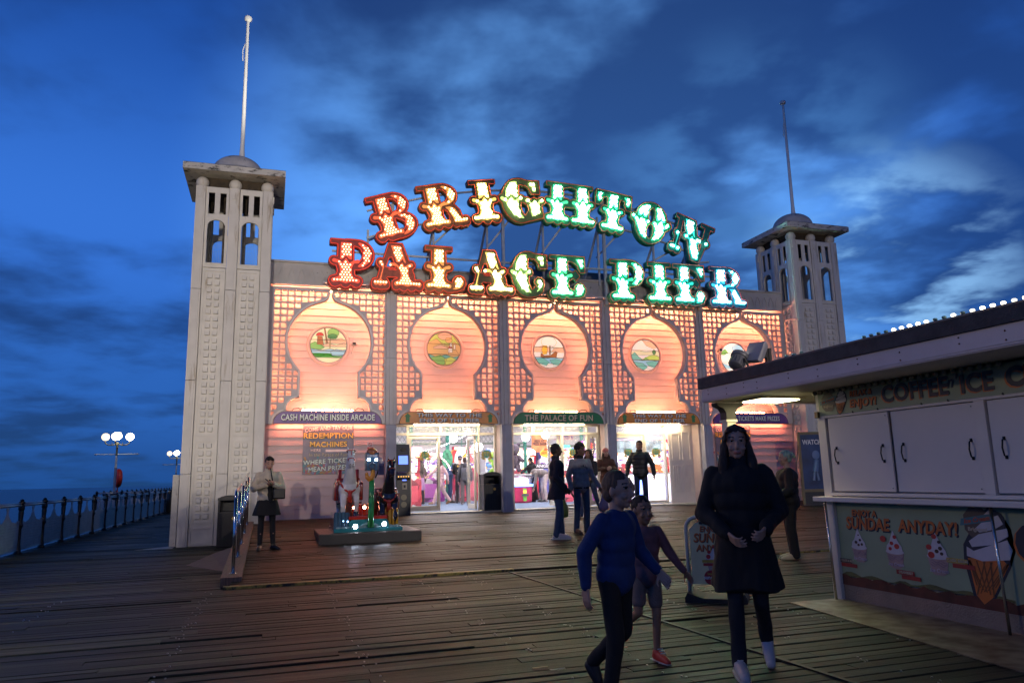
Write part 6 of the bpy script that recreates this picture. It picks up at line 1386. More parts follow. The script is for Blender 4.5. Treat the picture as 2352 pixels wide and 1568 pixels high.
# added fill lamps out of view, built as lamp posts, light deck and kiosk
for x, y, pw in ((-4.55, -10.0, 400), (-4.55, -33.0, 420), (12.5, -26.0, 300)):
    t = lamp_post(x, y, 'globe lamp post %s' % ('out of frame beside the near sea railing' if y > -20 else 'behind the viewer on the %s' % ('left' if x < 0 else 'right')))
    ld = bpy.data.lights.new('lamp_light', 'POINT'); ld.energy = pw; ld.color = (1.0, .72, .42); ld.shadow_soft_size = .3
    lo = bpy.data.objects.new('lamp_light', ld); link(lo, t); lo.location = (0, 0, 4.3)
def fill_mast(x, y, z, tgt, pw, ang, label, colr=(1.0, .84, .66)):  # added mast out of view, throws front fill on towers and facade
    t = empty('fill_mast', (x, y, 0), 0, label, 'light mast', 'light masts behind the viewer'); MB().cone((0, 0, 0), (0, 0, z), .09, .06, 10).build('mast', M_blk, t, True)
    MB().bbox(-.2, .2, -.12, .12, z, z + .25, .02).build('lamp_head', M_fl, t)
    ld = bpy.data.lights.new('fill_spot', 'SPOT'); ld.energy = pw; ld.spot_size = R(ang); ld.spot_blend = .45; ld.color = colr; ld.shadow_soft_size = .15
    lo = bpy.data.objects.new('fill_spot', ld); link(lo, t); lo.location = (0, .2, z + .1); d = Vector(tgt) - Vector((x, y + .2, z + .1)); lo.rotation_mode = 'QUATERNION'; lo.rotation_quaternion = d.to_track_quat('-Z', 'Y')
fill_mast(-3.5, -27, 5.0, (-1.0, 0, 6.6), 8600, 27, 'left light mast behind the viewer', (1.0, .91, .78)); fill_mast(8, -27, 5.0, (8.0, 0, 5.0), 4200, 50, 'right light mast behind the viewer', (1.0, .86, .74))
# the finned floodlight picks out the left flagpole
ld = bpy.data.lights.new('flagpole_light', 'SPOT'); ld.energy = 13000; ld.spot_size = R(17); ld.spot_blend = .7; ld.color = (1.0, .93, .80); ld.shadow_soft_size = .08
lo = bpy.data.objects.new('flagpole_light', ld); link(lo, fl); lo.location = (-.12, .06, .34); d = Vector((-.7, .3, 13.2)) - Vector((5.7, -11.66, 2.94)); lo.rotation_mode = 'QUATERNION'; lo.rotation_quaternion = d.to_track_quat('-Z', 'Y')
# lifebuoy in its housing
lb = empty('lifebuoy', (-7.6, 26.5, 0), R(25), 'red lifebuoy housing on a post at the outer railing', 'lifebuoy'); M_red = mat('lifebuoy_red', (.55, .035, .012), .35, var=.08)
b = MB(); b.torus((0, 0, 1.82), .32, .13, 32, 12, Matrix.Rotation(R(90), 3, 'Y') , 1.1); b.v = [(v[0], v[1], 1.82 + (v[2] - 1.82) * 1.15) for v in b.v]; b.build('ring_case', M_red, lb, True)
b = MB(); b.cyl((0, 0, 0), (0, 0, 1.5), .035, 8); b.build('post', M_red, lb); b = MB(); b.tube([(.12, -.2, 2.05), (.15, .0, 2.12), (.12, .2, 2.0), (.13, .2, 1.6), (.13, -.18, 1.58)], .014, 6); b.build('grab_line', mat('pale_rope', (.5, .45, .38), .8), lb)
# far end bits: dark bin, low benches and huts at the walkway's end
b = MB(); b.lathe([(.26, 0), (.28, .05), (.28, .9), (.24, 1.05), (.1, 1.15)], (0, 0, 0), 16); t = b.build('walkway_bin', M_blk, None, 'auto', 'dark round topped bin at the far end of the sea railing', 'bin'); t.location = (-4.35, 22.5, 0)
for k, (x, y, w) in enumerate(((-6.0, 36, 1.6), (-5.2, 44, 2.2))):
    t = empty('bench', (x, y, 0), R(4), ('nearer' if k == 0 else 'farther') + ' timber bench out on the wide part of the deck', 'bench', 'benches on the far deck'); wd_ = mat('bench_timber', (.20, .12, .08), .6, var=.3)
    b = MB(); b.box(-w / 2, w / 2, -.25, .2, .42, .47); b.build('seat', wd_, t); b = MB(); b.box(-w / 2, w / 2, .2, .26, .5, .95); b.build('backrest', wd_, t)
    for s in (-1, 1): b = MB(); b.box(s * (w / 2 - .1) - .04, s * (w / 2 - .1) + .04, -.22, .24, 0, .42); b.build('leg', M_blk, t)
hu = empty('deck_shelter', (-3.2, 60, 0), 0, 'low brown shelter at the far end of the walkway', 'shelter'); b = MB(); b.box(-2.5, 1.5, 0, 2, 0, 1.35); b.build('wall', mat('shelter_brown', (.18, .09, .07), .7, var=.2), hu); b = MB(); b.box(-2.7, 1.7, -.2, 2.2, 1.352, 1.45); b.build('roof', M_felt, hu)
# steel handrail on the ramp curb
hr = empty('ramp_handrail', (-.11, -7.68, 0), 0, 'polished steel handrail on the ramp curb in front of the woman with the phone', 'handrail')
ys = (-7.68, -6.12, -4.55, -2.95, -1.4)
rz_ = lambda y: ramp_z(y) + .06
for y in ys:
    b = MB(); b.cyl((0, y + 7.68, rz_(y)), (0, y + 7.68, rz_(y) + 1.06), .0245, 12); b.cyl((0, y + 7.68, rz_(y)), (0, y + 7.68, rz_(y) + .008), .05, 12); b.build('upright', mat('polished_steel', (.55, .55, .56), .12, 1.0, var=.03), hr, True)
b = MB(); b.tube([(0, 0, rz_(-7.68) + 1.0), (0, .02, rz_(-7.68) + 1.10), (0, .12, rz_(-7.6) + 1.15)] + [(0, y + 7.68, rz_(y) + 1.15) for y in (-6.12, -4.55, -2.95, -1.4)], .0245, 12); b.build('top_rail', MATS['polished_steel'], hr, True)
# scraps of litter on the boards
for k, (x, y, a, c) in enumerate(((2.30, -14.0, .1, (.5, .42, .2)), (2.40, -14.1, .25, (.35, .4, .3)), (3.05, -13.55, .15, (.6, .25, .12)), (3.12, -13.66, .1, (.5, .2, .12)))):
    MB().box(-.06, .06, -.012, .012, 0, .003).build('paper_scrap', mat('scrap_%d' % k, c, .6), None, False, ('pale', 'greenish', 'orange', 'reddish')[k] + ' paper strip lying on the near boards', 'litter', 'paper strips on the deck').location = (x, y, .012)
# ---------------------------------------------------------------- organic shapes: voxel-merged bodies
def capsule(b, p0, p1, r0, r1, n=14):
    p0, p1 = Vector(p0), Vector(p1); b.cone(p0, p1, r0, r1, n); b.sphere(p0, r0, n, 8); b.sphere(p1, r1, n, 8)
def chain(b, pts, rs, n=14):
    for i in range(len(pts) - 1): capsule(b, pts[i], pts[i + 1], rs[i], rs[i + 1], n)
def remesh(b, name, m, parent, voxel=.012, smooth=3, wr=0.0, wscale=9.0, wst=(1, 1, .45), paint=None, mats=None, cut=None):
    me = bpy.data.meshes.new(name); me.from_pydata(b.v, [], b.f); o = bpy.data.objects.new(name, me); col.objects.link(o)
    md = o.modifiers.new('r', 'REMESH'); md.mode = 'VOXEL'; md.voxel_size = voxel
    if smooth: s = o.modifiers.new('s', 'SMOOTH'); s.iterations = smooth; s.factor = .5
    dg = bpy.context.evaluated_depsgraph_get(); ev = o.evaluated_get(dg); nm = bpy.data.meshes.new_from_object(ev)
    bpy.data.objects.remove(o); bpy.data.meshes.remove(me)
    if wr:
        off_ = Vector((random.uniform(-9, 9), random.uniform(-9, 9), random.uniform(-9, 9))); cos = [v.co.copy() for v in nm.vertices]; nr = [v.normal.copy() for v in nm.vertices]
        for v, c, n_ in zip(nm.vertices, cos, nr):
            q = Vector((c.x * wst[0], c.y * wst[1], c.z * wst[2])) * wscale + off_
            v.co = c + n_ * wr * (noise.noise(q) + .5 * noise.noise(q * 2.3))
    nm.name = name; nm.materials.clear()
    for mm in (mats or [m]): nm.materials.append(mm)
    if paint:
        for p in nm.polygons: p.material_index = paint(p.center)
    nm.polygons.foreach_set('use_smooth', [True] * len(nm.polygons))
    o = bpy.data.objects.new(name, nm); return link(o, parent)
def cloth(key, c, rough=.85, var=.15): return mat('cloth_' + key, c, rough, var=var, scale=14, bump=.15, bscale=90)
SK = dict(light=(.48, .27, .19), tan=(.33, .17, .10), brown=(.15, .075, .045), dark=(.055, .028, .018))
def skin(k): return mat('skin_' + k, SK[k], .5, var=.05, scale=10)
def hand(b, w, d, side, pn, curl=.35, thumb_up=None, s=1.0, r=.0092):
    """palm, four fingers of unequal length with knuckle bends, and a thumb from the side of the palm"""
    w, d = Vector(w), Vector(d).normalized(); pn = Vector(pn); pn = (pn - d * pn.dot(d)).normalized(); ac = d.cross(pn).normalized() * side
    L = lambda v: v * s
    for k in range(4):
        q = ac * L(.030 - .020 * k); capsule(b, w + q * .6, w + d * L(.085) + q, L(.013), L(.011), 8)
    for k, ln in enumerate((.068, .076, .070, .054)):
        base = w + d * L(.088) + ac * L(.030 - .020 * k); a = curl * (1 + .12 * k); p0 = base; dd = d
        for j, f in enumerate((.45, .32, .23)):
            ang = a * (j + 1) * .8; dj = (d * math.cos(ang) + pn * math.sin(ang)); p1 = p0 + dj * L(ln * f); capsule(b, p0, p1, L(r * (1 - .07 * j)), L(r * (.93 - .07 * j)), 8); p0 = p1
    t0 = w + d * L(.025) + ac * L(.030); t1 = t0 + (ac * .75 + d * .65 + pn * .35).normalized() * L(.042); t2 = t1 + (ac * .15 + d * .85 + pn * .5).normalized() * L(.034)
    capsule(b, t0, t1, L(r * 1.35), L(r * 1.15), 8); capsule(b, t1, t2, L(r * 1.15), L(r * .9), 8)
def person(label, loc, rz, H, J=None, top=None, bottom=None, shoes=None, hair=None, skn='light', look=(0, -1, 0), headtilt=0.0, face=True, child=False, vox=.012, curl=.35, group=None, bulk=1.0, palm=None, bv=None, fr_=.0098):
    s = H / 1.75; t = empty('person', loc, R(rz), label, 'person', group); hs = 1.0 if not child else 1.0 + (1.75 - H) * .55
    P = dict(pelvis=(0, 0, .95), chest=(0, .0, 1.32), neck=(0, .015, 1.47), head=(0, -.012, 1.625), shL=(.178, .015, 1.395), elL=(.25, .04, 1.12), wrL=(.25, -.04, .87), shR=(-.178, .015, 1.395), elR=(-.25, .04, 1.12), wrR=(-.25, -.04, .87),
             hpL=(.09, 0, .92), knL=(.105, -.015, .50), anL=(.11, .02, .085), toL=(.13, -.15, .03), hpR=(-.09, 0, .92), knR=(-.105, -.015, .50), anR=(-.11, .02, .085), toR=(-.13, -.15, .03))
    P.update(J or {}); P = {k: Vector(v) * s for k, v in P.items()}
    b = MB(); hd = P['head']; nk = P['neck']; r_ = lambda v: v * s
    fwd = Vector(look).normalized(); up0 = Vector((0, 0, 1)); rt = fwd.cross(up0).normalized(); up = rt.cross(fwd).normalized()
    HF = lambda x, y, z: hd + (rt * x + fwd * y + up * z) * s * hs
    rotm = Matrix((rt, fwd, up)).transposed()
    S_ = s * hs
    b.sphere(HF(0, -.01, .025), (.077 * S_, .094 * S_, .100 * S_), 20, 14, rotm); b.sphere(HF(0, .022, -.045), (.060 * S_, .066 * S_, .070 * S_), 16, 10, rotm); b.sphere(HF(0, .055, -.09), (.030 * S_, .026 * S_, .024 * S_), 12, 8, rotm)
    b.cone(HF(0, .080, .015), HF(0, .108, -.030), .010 * S_, .017 * S_, 8); b.sphere(HF(0, .102, -.030), .0155 * S_, 8, 6)
    for sx_ in (-1, 1):
        b.sphere(HF(sx_ * .079, -.01, -.005), (.012 * S_, .020 * S_, .032 * S_), 8, 6, rotm); b.sphere(HF(sx_ * .042, .062, -.035), .022 * S_, 8, 6); b.sphere(HF(sx_ * .033, .083, .035), .012 * S_, 8, 6)
    b.sphere(HF(0, .084, -.066), (.024 * S_, .012 * S_, .011 * S_), 10, 6, rotm)
    chain(b, [nk + Vector((0, .01, -.05)) * s, nk, HF(0, -.02, -.05)], [r_(.075), r_(.055), r_(.052)])
    sp = [P['pelvis'].lerp(P['chest'], f) for f in (0, .3, .6, 1.0)]
    for q, w_, d_ in zip(sp, (.145, .125, .135, .15), (.10, .09, .10, .105)): b.sphere(q, (r_(w_), r_(d_), r_(.13)), 14, 10)
    for q in 'LR': capsule(b, P['chest'], P['sh' + q], r_(.09), r_(.05)); chain(b, [P['sh' + q], P['el' + q], P['wr' + q]], [r_(.047), r_(.037), r_(.026)]); chain(b, [P['hp' + q], P['kn' + q], P['an' + q]], [r_(.078), r_(.050), r_(.036)]); capsule(b, P['an' + q], P['to' + q], r_(.034), r_(.028))
    for q, sd in (('L', 1), ('R', -1)):
        d = (P['wr' + q] - P['el' + q]).normalized(); pn = Vector((palm or {}).get(q, (-sd, -.25, 0))); hand(b, P['wr' + q] + d * .012 * s, d, sd * (1 if d.z < 0 else 1), pn, curl, None, s * (1.02 if not child else 1.1), fr_)
    sm = skin(skn); mats = [sm, mat('lips_' + skn, tuple(v * k for v, k in zip(SK[skn], (.95, .55, .6))), .45), mat('brow_dark', (.02, .014, .01), .7), mat('eye_white', (.22, .2, .19), .4), mat('iris_dark', (.012, .01, .008), .2)]
    def paint(c):
        q = c - hd; x, y, z = q.dot(rt) / S_, q.dot(fwd) / S_, q.dot(up) / S_
        if y < .05 or abs(x) > .07 or abs(z) > .12: return 0
        if abs(z + .066) < .0095 and abs(x) < .025: return 1
        if abs(z - .042 - .006 * (1 - abs(abs(x) - .034) / .03)) < .0038 and .014 < abs(x) < .055: return 2
        if abs(z - .016) < .0055 and abs(abs(x) - .034) < .006: return 4
        if abs(z - .016) < .0045 and abs(abs(x) - .034) < .013: return 3
        if abs(z - .023) < .0025 and abs(abs(x) - .034) < .016: return 2
        return 0
    body = remesh(b, 'body', sm, t, bv or vox * .8, 2 if not bv else 4, 0, paint=paint if face else None, mats=mats)
    # --- clothes
    if top:
        m_ = top['m']; k = top.get('bulk', 1.0) * bulk; b = MB(); hem = top.get('hem', .88) * s; pv, ch = P['pelvis'], P['chest']
        for f, w_, d_ in ((0, .165, .125), (.35, .155, .118), (.7, .165, .122), (1.0, .175, .122)): q = pv.lerp(ch, f); b.sphere(q, (r_(w_ * k), r_(d_ * k), r_(.15)), 18, 12)
        if top.get('cut', True): capsule(b, pv.lerp(ch, -.08), pv.lerp(ch, -.1), r_(.13 * k), r_(.128 * k))
        for q in 'LR':
            b.sphere(P['sh' + q].lerp(ch, .55) + Vector((0, 0, -.01)), (r_(.10 * k), r_(.085 * k), r_(.075)), 12, 8); capsule(b, P['neck'] + Vector((0, .01, -.055)) * s, P['sh' + q], r_(.055), r_(.05 * k))
            e = P['wr' + q]
            if top.get('sleeve', 1) == 1: chain(b, [P['sh' + q], P['el' + q], P['el' + q].lerp(e, .96)], [r_(.058 * k), r_(.052 * k), r_(.041 * k)])
            elif top['sleeve'] > 0: capsule(b, P['sh' + q], P['sh' + q].lerp(P['el' + q], .8), r_(.070 * k), r_(.06 * k))
        if top.get('collar'): b.lathe([(.078 * s, -.02 * s), (.082 * s, .055 * s), (.068 * s, .06 * s), (.062 * s, 0)], nk, 16)
        if top.get('hoodback'): b.sphere(nk + (Vector((0, .075, .0)) * s), (r_(.105), r_(.075), r_(.085)), 14, 8)
        if top.get('skirtlen'):       # long coat: flared lower part
            z0_, z1_, w1 = pv.z, top['skirtlen'] * s, top.get('flare', .26) * s; c0 = pv; c1 = Vector((pv.x, pv.y + .02 * s, z1_))
            n = 26; vs = []; fs = []; rows = 7
            for j in range(rows + 1):
                f = j / rows; cc_ = c0.lerp(c1, f); wx = r_(.165 * k) * (1 - f) + w1 * f; wy = r_(.125 * k) * (1 - f) + w1 * .80 * f
                for i in range(n): a = 2 * math.pi * i / n; fl_ = 1 + .09 * f * math.sin(a * 5 + 1); vs.append(cc_ + Vector((wx * math.cos(a) * fl_, wy * math.sin(a) * fl_, .02 * f * math.sin(a * 3))))
            for j in range(rows):
                for i in range(n): fs.append((j * n + i, j * n + (i + 1) % n, (j + 1) * n + (i + 1) % n, (j + 1) * n + i))
            fs += [tuple(range(n)), tuple(range(rows * n, rows * n + n))[::-1]]; b.add(vs, fs)
        jk = remesh(b, top.get('name', 'jacket'), m_, t, vox, 2, top.get('wr', .010) * s, 8 / s)
        if top.get('puff'):
            for v in jk.data.vertices: z = v.co.z; v.co += v.normal * .008 * abs(math.sin(z * 42 / s))
        if top.get('trim'):
            b = MB(); b.lathe([(r_(.150 * k), -.02 * s), (r_(.155 * k), .02 * s)], pv.lerp(ch, -.18), 20); b.v = [(x, (y - pv.y) * .80 + pv.y, z) for x, y, z in b.v]; remesh(b, 'hem_band', top['trim'], t, vox, 1)
    if bottom:
        m_ = bottom['m']; b = MB(); w_ = bottom.get('w', 1.0); kind = bottom.get('kind', 'trousers')
        b.sphere(P['pelvis'] + Vector((0, .01, -.02)) * s, (r_(.155 * w_), r_(.118 * w_), r_(.13)), 16, 10)
        if kind in ('trousers', 'shorts'):
            for q in 'LR':
                if kind == 'trousers': chain(b, [P['hp' + q], P['kn' + q], P['an' + q] + Vector((0, 0, -.015)) * s], [r_(.088 * w_), r_(.066 * w_), r_(.058 * bottom.get('cuff', w_))])
                else: capsule(b, P['hp' + q], P['hp' + q].lerp(P['kn' + q], .7), r_(.090 * w_), r_(.082 * w_))
            remesh(b, kind, m_, t, vox, 2, .008 * s, 9 / s)
        else:
            z1_ = bottom.get('len', .62) * s; n = 28; vs = []; fs = []; pv = P['pelvis']; rows = 5
            for j in range(rows + 1):
                f = j / rows; wx = r_(.150) * (1 - f) + bottom.get('flare', .23) * s * f
                for i in range(n): a = 2 * math.pi * i / n; fl_ = 1 + .06 * f * math.sin(a * 7); vs.append(Vector((pv.x + wx * math.cos(a) * fl_, pv.y + wx * .8 * math.sin(a) * fl_, pv.z + .08 * s + (z1_ - pv.z - .08 * s) * f)))
            for j in range(rows):
                for i in range(n): fs.append((j * n + i, j * n + (i + 1) % n, (j + 1) * n + (i + 1) % n, (j + 1) * n + i))
            fs += [tuple(range(n)), tuple(range(rows * n, rows * n + n))[::-1]]; b.add(vs, fs); remesh(b, 'skirt', m_, t, vox, 1, .006 * s, 9)
            if bottom.get('legs'):
                b = MB()
                for q in 'LR': chain(b, [P['hp' + q], P['kn' + q], P['kn' + q].lerp(P['an' + q], .45) + Vector((0, .012, 0)) * s, P['an' + q]], [r_(.082), r_(.056), r_(.056), r_(.042)]); capsule(b, P['an' + q], P['to' + q], r_(.038), r_(.032))
                remesh(b, 'tights', bottom['legs'], t, vox, 2)
    if shoes:
        for q in 'LR':
            a, c = P['an' + q], P['to' + q]; d = (c - a); d.z = 0; d = d.normalized() if d.length > 1e-5 else Vector((0, -1, 0)); ax = (c - a).normalized(); b = MB(); upv = Vector((0, 0, 1))
            heel = a + Vector((0, 0, -.045)) * s - d * .035 * s; tip = c + ax * .03 * s
            chain(b, [heel, heel.lerp(tip, .5) + upv * .006 * s, tip], [r_(.040), r_(.043), r_(.034)]); capsule(b, a, a - upv * .02 * s, r_(.049), r_(.048)); capsule(b, a - upv * .012 * s, c + upv * .004 * s, r_(.043), r_(.037))
            zmin = min(heel.z - r_(.040), tip.z - r_(.034)) + .012 * s if abs(heel.z - tip.z) < .05 * s else -9
            for_v = [(x, y, max(z, zmin)) for x, y, z in b.v]; b.v = for_v
            sh = remesh(b, 'shoe', shoes['m'], t, vox * .7, 1)
            if shoes.get('sole') and zmin > -9:
                b = MB(); o_ = [(heel - d * .036 * s), None]; pr = []
                sd = d.cross(upv)
                for f, w2 in ((-.30, .022), (-.22, .036), (0, .040), (.5, .045), (.9, .040), (1.12, .024)): pr.append((heel.lerp(tip, f), w2 * s * 1.06))
                left = [p + sd * w2 for p, w2 in pr]; right = [p - sd * w2 for p, w2 in pr][::-1]; ring = left + right; n = len(ring); z0_ = zmin - .014 * s
                b.add([(p.x, p.y, z0_) for p in ring] + [(p.x, p.y, z0_ + .024 * s) for p in ring], [tuple(range(n)), tuple(range(n, 2 * n))] + [(i, (i + 1) % n, n + (i + 1) % n, n + i) for i in range(n)]); b.build('sole', shoes['sole'], sh)
    if hair:
        st = hair['style']; b = MB(); hm = mat('hair_' + hair['key'], hair['c'], .7, var=.35, scale=30, stretch=(1, 1, .3), bump=.5, bscale=60)
        if st in ('short', 'back', 'curly', 'long', 'bun', 'pony'):
            b.sphere(HF(0, -.022, .042), (.085 * S_, .098 * S_, .098 * S_), 20, 12, rotm); b.sphere(HF(0, -.055, -.01), (.074 * S_, .062 * S_, .075 * S_), 14, 8, rotm)
        if st == 'curly':
            rn = random.Random(9)
            for _ in range(90):
                a, e = rn.uniform(0, 6.28), rn.uniform(-.15, 1.45); q = (.09 * math.cos(a) * math.cos(e), -.025 + .10 * math.sin(a) * math.cos(e), .055 + .10 * math.sin(e))
                if q[1] > .055 and q[2] < .085: continue
                b.sphere(HF(*q), rn.uniform(.017, .030) * S_, 8, 6)
        if st == 'long':
            ln = hair.get('len', .30); chain(b, [HF(.0, -.02, .10), HF(-.05, .045, .095), HF(-.078, .05, .03)], [.03 * S_, .024 * S_, .018 * S_]); chain(b, [HF(.0, -.02, .10), HF(.05, .045, .095), HF(.078, .05, .03)], [.03 * S_, .024 * S_, .018 * S_])
            for sx_ in (-1, 1): chain(b, [HF(sx_ * .070, -.01, .04), HF(sx_ * .090, .005, -.06), HF(sx_ * .105, .035, -.16), HF(sx_ * .10, .05, -.10 - ln * .6)], [.026 * S_, .032 * S_, .040 * S_, .028 * S_])
            chain(b, [HF(0, -.085, .03), HF(0, -.10, -.10), HF(0, -.11, -.10 - ln * .55)], [.055 * S_, .085 * S_, .07 * S_])
        if st == 'bun': b.sphere(HF(0, -.125, .045), .050 * S_, 14, 10); b.sphere(HF(.01, -.16, .02), .03 * S_, 10, 6)
        if st == 'pony': chain(b, [HF(0, -.10, .03), HF(0, -.14, -.04), HF(0, -.13, -.18)], [.03 * S_, .03 * S_, .015 * S_])
        if st in ('short', 'back', 'curly', 'long', 'bun', 'pony'):
            hr_ = remesh(b, 'hair', hm, t, vox * .8, 1, .006, 40)
            # keep the face free of hair
            fz = .072 if st != 'long' else .078
            for v in hr_.data.vertices:
                q = v.co - hd; x, y, z = q.dot(rt) / S_, q.dot(fwd) / S_, q.dot(up) / S_
                if y > .03 and z < fz and z > -.10 and abs(x) < .072: v.co -= fwd * (y - .01) * S_
        if st == 'beanie':
            b.sphere(HF(0, -.012, .058), (.090 * S_, .104 * S_, .088 * S_), 20, 12, rotm); remesh(b, 'beanie', hair['m'], t, vox * .8, 2); b = MB()
            for sx_ in (-1, 1): chain(b, [HF(sx_ * .075, -.02, .0), HF(sx_ * .095, .01, -.12), HF(sx_ * .11, .04, -.26)], [.025 * S_, .035 * S_, .03 * S_])
            remesh(b, 'hair', hm, t, vox * .8, 1, .006, 40)
        if st == 'hijab':
            b.sphere(HF(0, -.020, .022), (.092 * S_, .108 * S_, .118 * S_), 20, 12, rotm); b.sphere(nk + Vector((0, 0, -.0)), (r_(.12), r_(.11), r_(.11)), 14, 8); o_ = remesh(b, 'headscarf', hair['m'], t, vox * .8, 1)
            for v in o_.data.vertices:
                q = v.co - hd; x, y, z = q.dot(rt) / S_, q.dot(fwd) / S_, q.dot(up) / S_
                if y > .03 and abs(z + .01) < .07 and abs(x) < .056: v.co -= fwd * (y - .01) * S_
        if st == 'cap':
            b.sphere(HF(0, -.012, .055), (.086 * S_, .100 * S_, .075 * S_), 20, 12, rotm); b.sphere(HF(0, .11, .045), (.062 * S_, .06 * S_, .010 * S_), 14, 6, rotm); remesh(b, 'cap', hair['m'], t, vox * .7, 1); b = MB(); b.sphere(HF(0, -.055, -.01), (.074 * S_, .05 * S_, .055 * S_), 14, 8, rotm); remesh(b, 'hair', hm, t, vox * .8, 1)
        if hair.get('beard'):
            b = MB(); b.sphere(HF(0, .035, -.075), (.062 * S_, .058 * S_, .045 * S_), 14, 8, rotm); remesh(b, 'beard', hm, t, vox * .8, 1, .004, 40)
    return t, P, HF, s
# ---------------------------------------------------------------- people
C_ = cloth
def rz(y): return ramp_z(y)
def bag(loc, label, c, s=1.0, rot=0, var=.1):
    t = empty('carrier_bag', loc, R(rot), label, 'bag', 'carried bags'); m_ = mat('bag_%02d' % len(MATS), c, .45, var=var, scale=6)
    b = MB(); n = 18; vs = []; fs = []
    prof = [(.02, .0), (.10, .015), (.125, .08), (.115, .18), (.075, .27), (.03, .33), (.012, .36)]
    for r_, z in prof:
        for i in range(n): a = 2 * math.pi * i / n; k = 1 + .10 * math.sin(a * 4 + z * 20); vs.append((r_ * math.cos(a) * k * s, r_ * .55 * math.sin(a) * k * s, (z - .36) * s))
    for j in range(len(prof) - 1):
        for i in range(n): fs.append((j * n + i, j * n + (i + 1) % n, (j + 1) * n + (i + 1) % n, (j + 1) * n + i))
    b.add(vs, fs + [tuple(range(n))]); b.build('sack', m_, t, True)
    b = MB(); b.tube([(-.02 * s, 0, -.03 * s), (-.03 * s, 0, .04 * s), (0, 0, .075 * s), (.03 * s, 0, .04 * s), (.02 * s, 0, -.03 * s)], .006 * s, 6); b.build('loop_handle', m_, t); return t
# woman with the phone
y = -5.05
t, P, HF, s = person('woman in a beige jacket and black skirt looking at her phone by the handrail', (.32, y, rz(y)), 8, 1.66,
    dict(elL=(.27, -.03, 1.14), wrL=(.075, -.25, 1.205), elR=(-.27, -.03, 1.14), wrR=(-.06, -.25, 1.205), head=(.01, -.03, 1.61), toR=(-.15, -.13, .03), toL=(.20, -.12, .03), anL=(.13, .01, .085)),
    dict(m=C_('beige', (.62, .53, .38)), name='jacket', bulk=1.18, collar=True, wr=.014), dict(kind='skirt', m=C_('black', (.008, .008, .009)), len=.64, flare=.265, legs=C_('black_tights', (.010, .010, .012))), dict(m=mat('black_leather', (.008, .008, .008), .3)),
    dict(style='back', key='dark_brown', c=(.03, .015, .01)), 'light', (.05, -1, -.30), vox=.011, curl=.75, palm=dict(L=(-.6, 0, .8), R=(.6, 0, .8)))
b = MB(); b.bbox(-.045, .045, -.006, .006, -.075, .075, .004); ph = b.build('phone', mat('black_plastic', (.012, .012, .012), .4)); 
tag(ph, 'dark phone held in both hands by the woman in the beige jacket', 'phone'); ph.location = Vector((.335, y - .325, rz(y) + 1.20)); ph.rotation_euler = (R(-52), R(12), R(60))
b = MB(); b.add([(-.045, -.145, .86), (.07, -.15, .86), (.055, -.155, 1.10), (.05, -.11, 1.36), (-.01, -.11, 1.36), (-.03, -.155, 1.10)], [(0, 1, 2, 5), (5, 2, 3, 4)]); b.v = [tuple(Vector(v) * s) for v in b.v]; f_ = MB()
f_ = MB(); capsule(f_, Vector((.015, -.085, 1.34)) * s, Vector((.03, -.10, .90)) * s, .055 * s, .062 * s); remesh(f_, 'black_top', C_('black', (.008, .008, .009)), t, .01, 1)
b = MB()
for sx_ in (-1, 1): b.torus(HF(sx_ * .036, .075, .10), .026 * s, .006, 14, 6, Matrix.Rotation(R(60), 3, 'X'))
b.cyl(HF(-.062, .07, .105), HF(.062, .07, .105), .006, 6); b.build('sunglasses', mat('black_plastic', (.012, .012, .012), .4), t)
b = MB(); b.tube([Vector(q) * s for q in ((-.075, .02, 1.46), (-.07, -.09, 1.40), (.0, -.125, 1.30), (.02, -.15, 1.26))], .012, 4); b.build('lanyard', mat('lanyard_print', (.05, .05, .05), .6, var=.9, scale=60), t)
hb_ = empty('shoulder_bag', (.52, y - .10, rz(y) + .98), R(12), 'small black shoulder bag at the hip of the woman in the beige jacket', 'bag'); b = MB(); b.bbox(-.12, .10, -.05, .05, -.09, .09, .025); b.build('pouch', mat('black_leather', (.008, .008, .008), .3), hb_); b = MB(); b.tube([(-.10, 0, .08), (-.14, -.03, .28), (-.17, 0, .46)], .010, 5); b.build('strap', MATS['black_leather'], hb_)
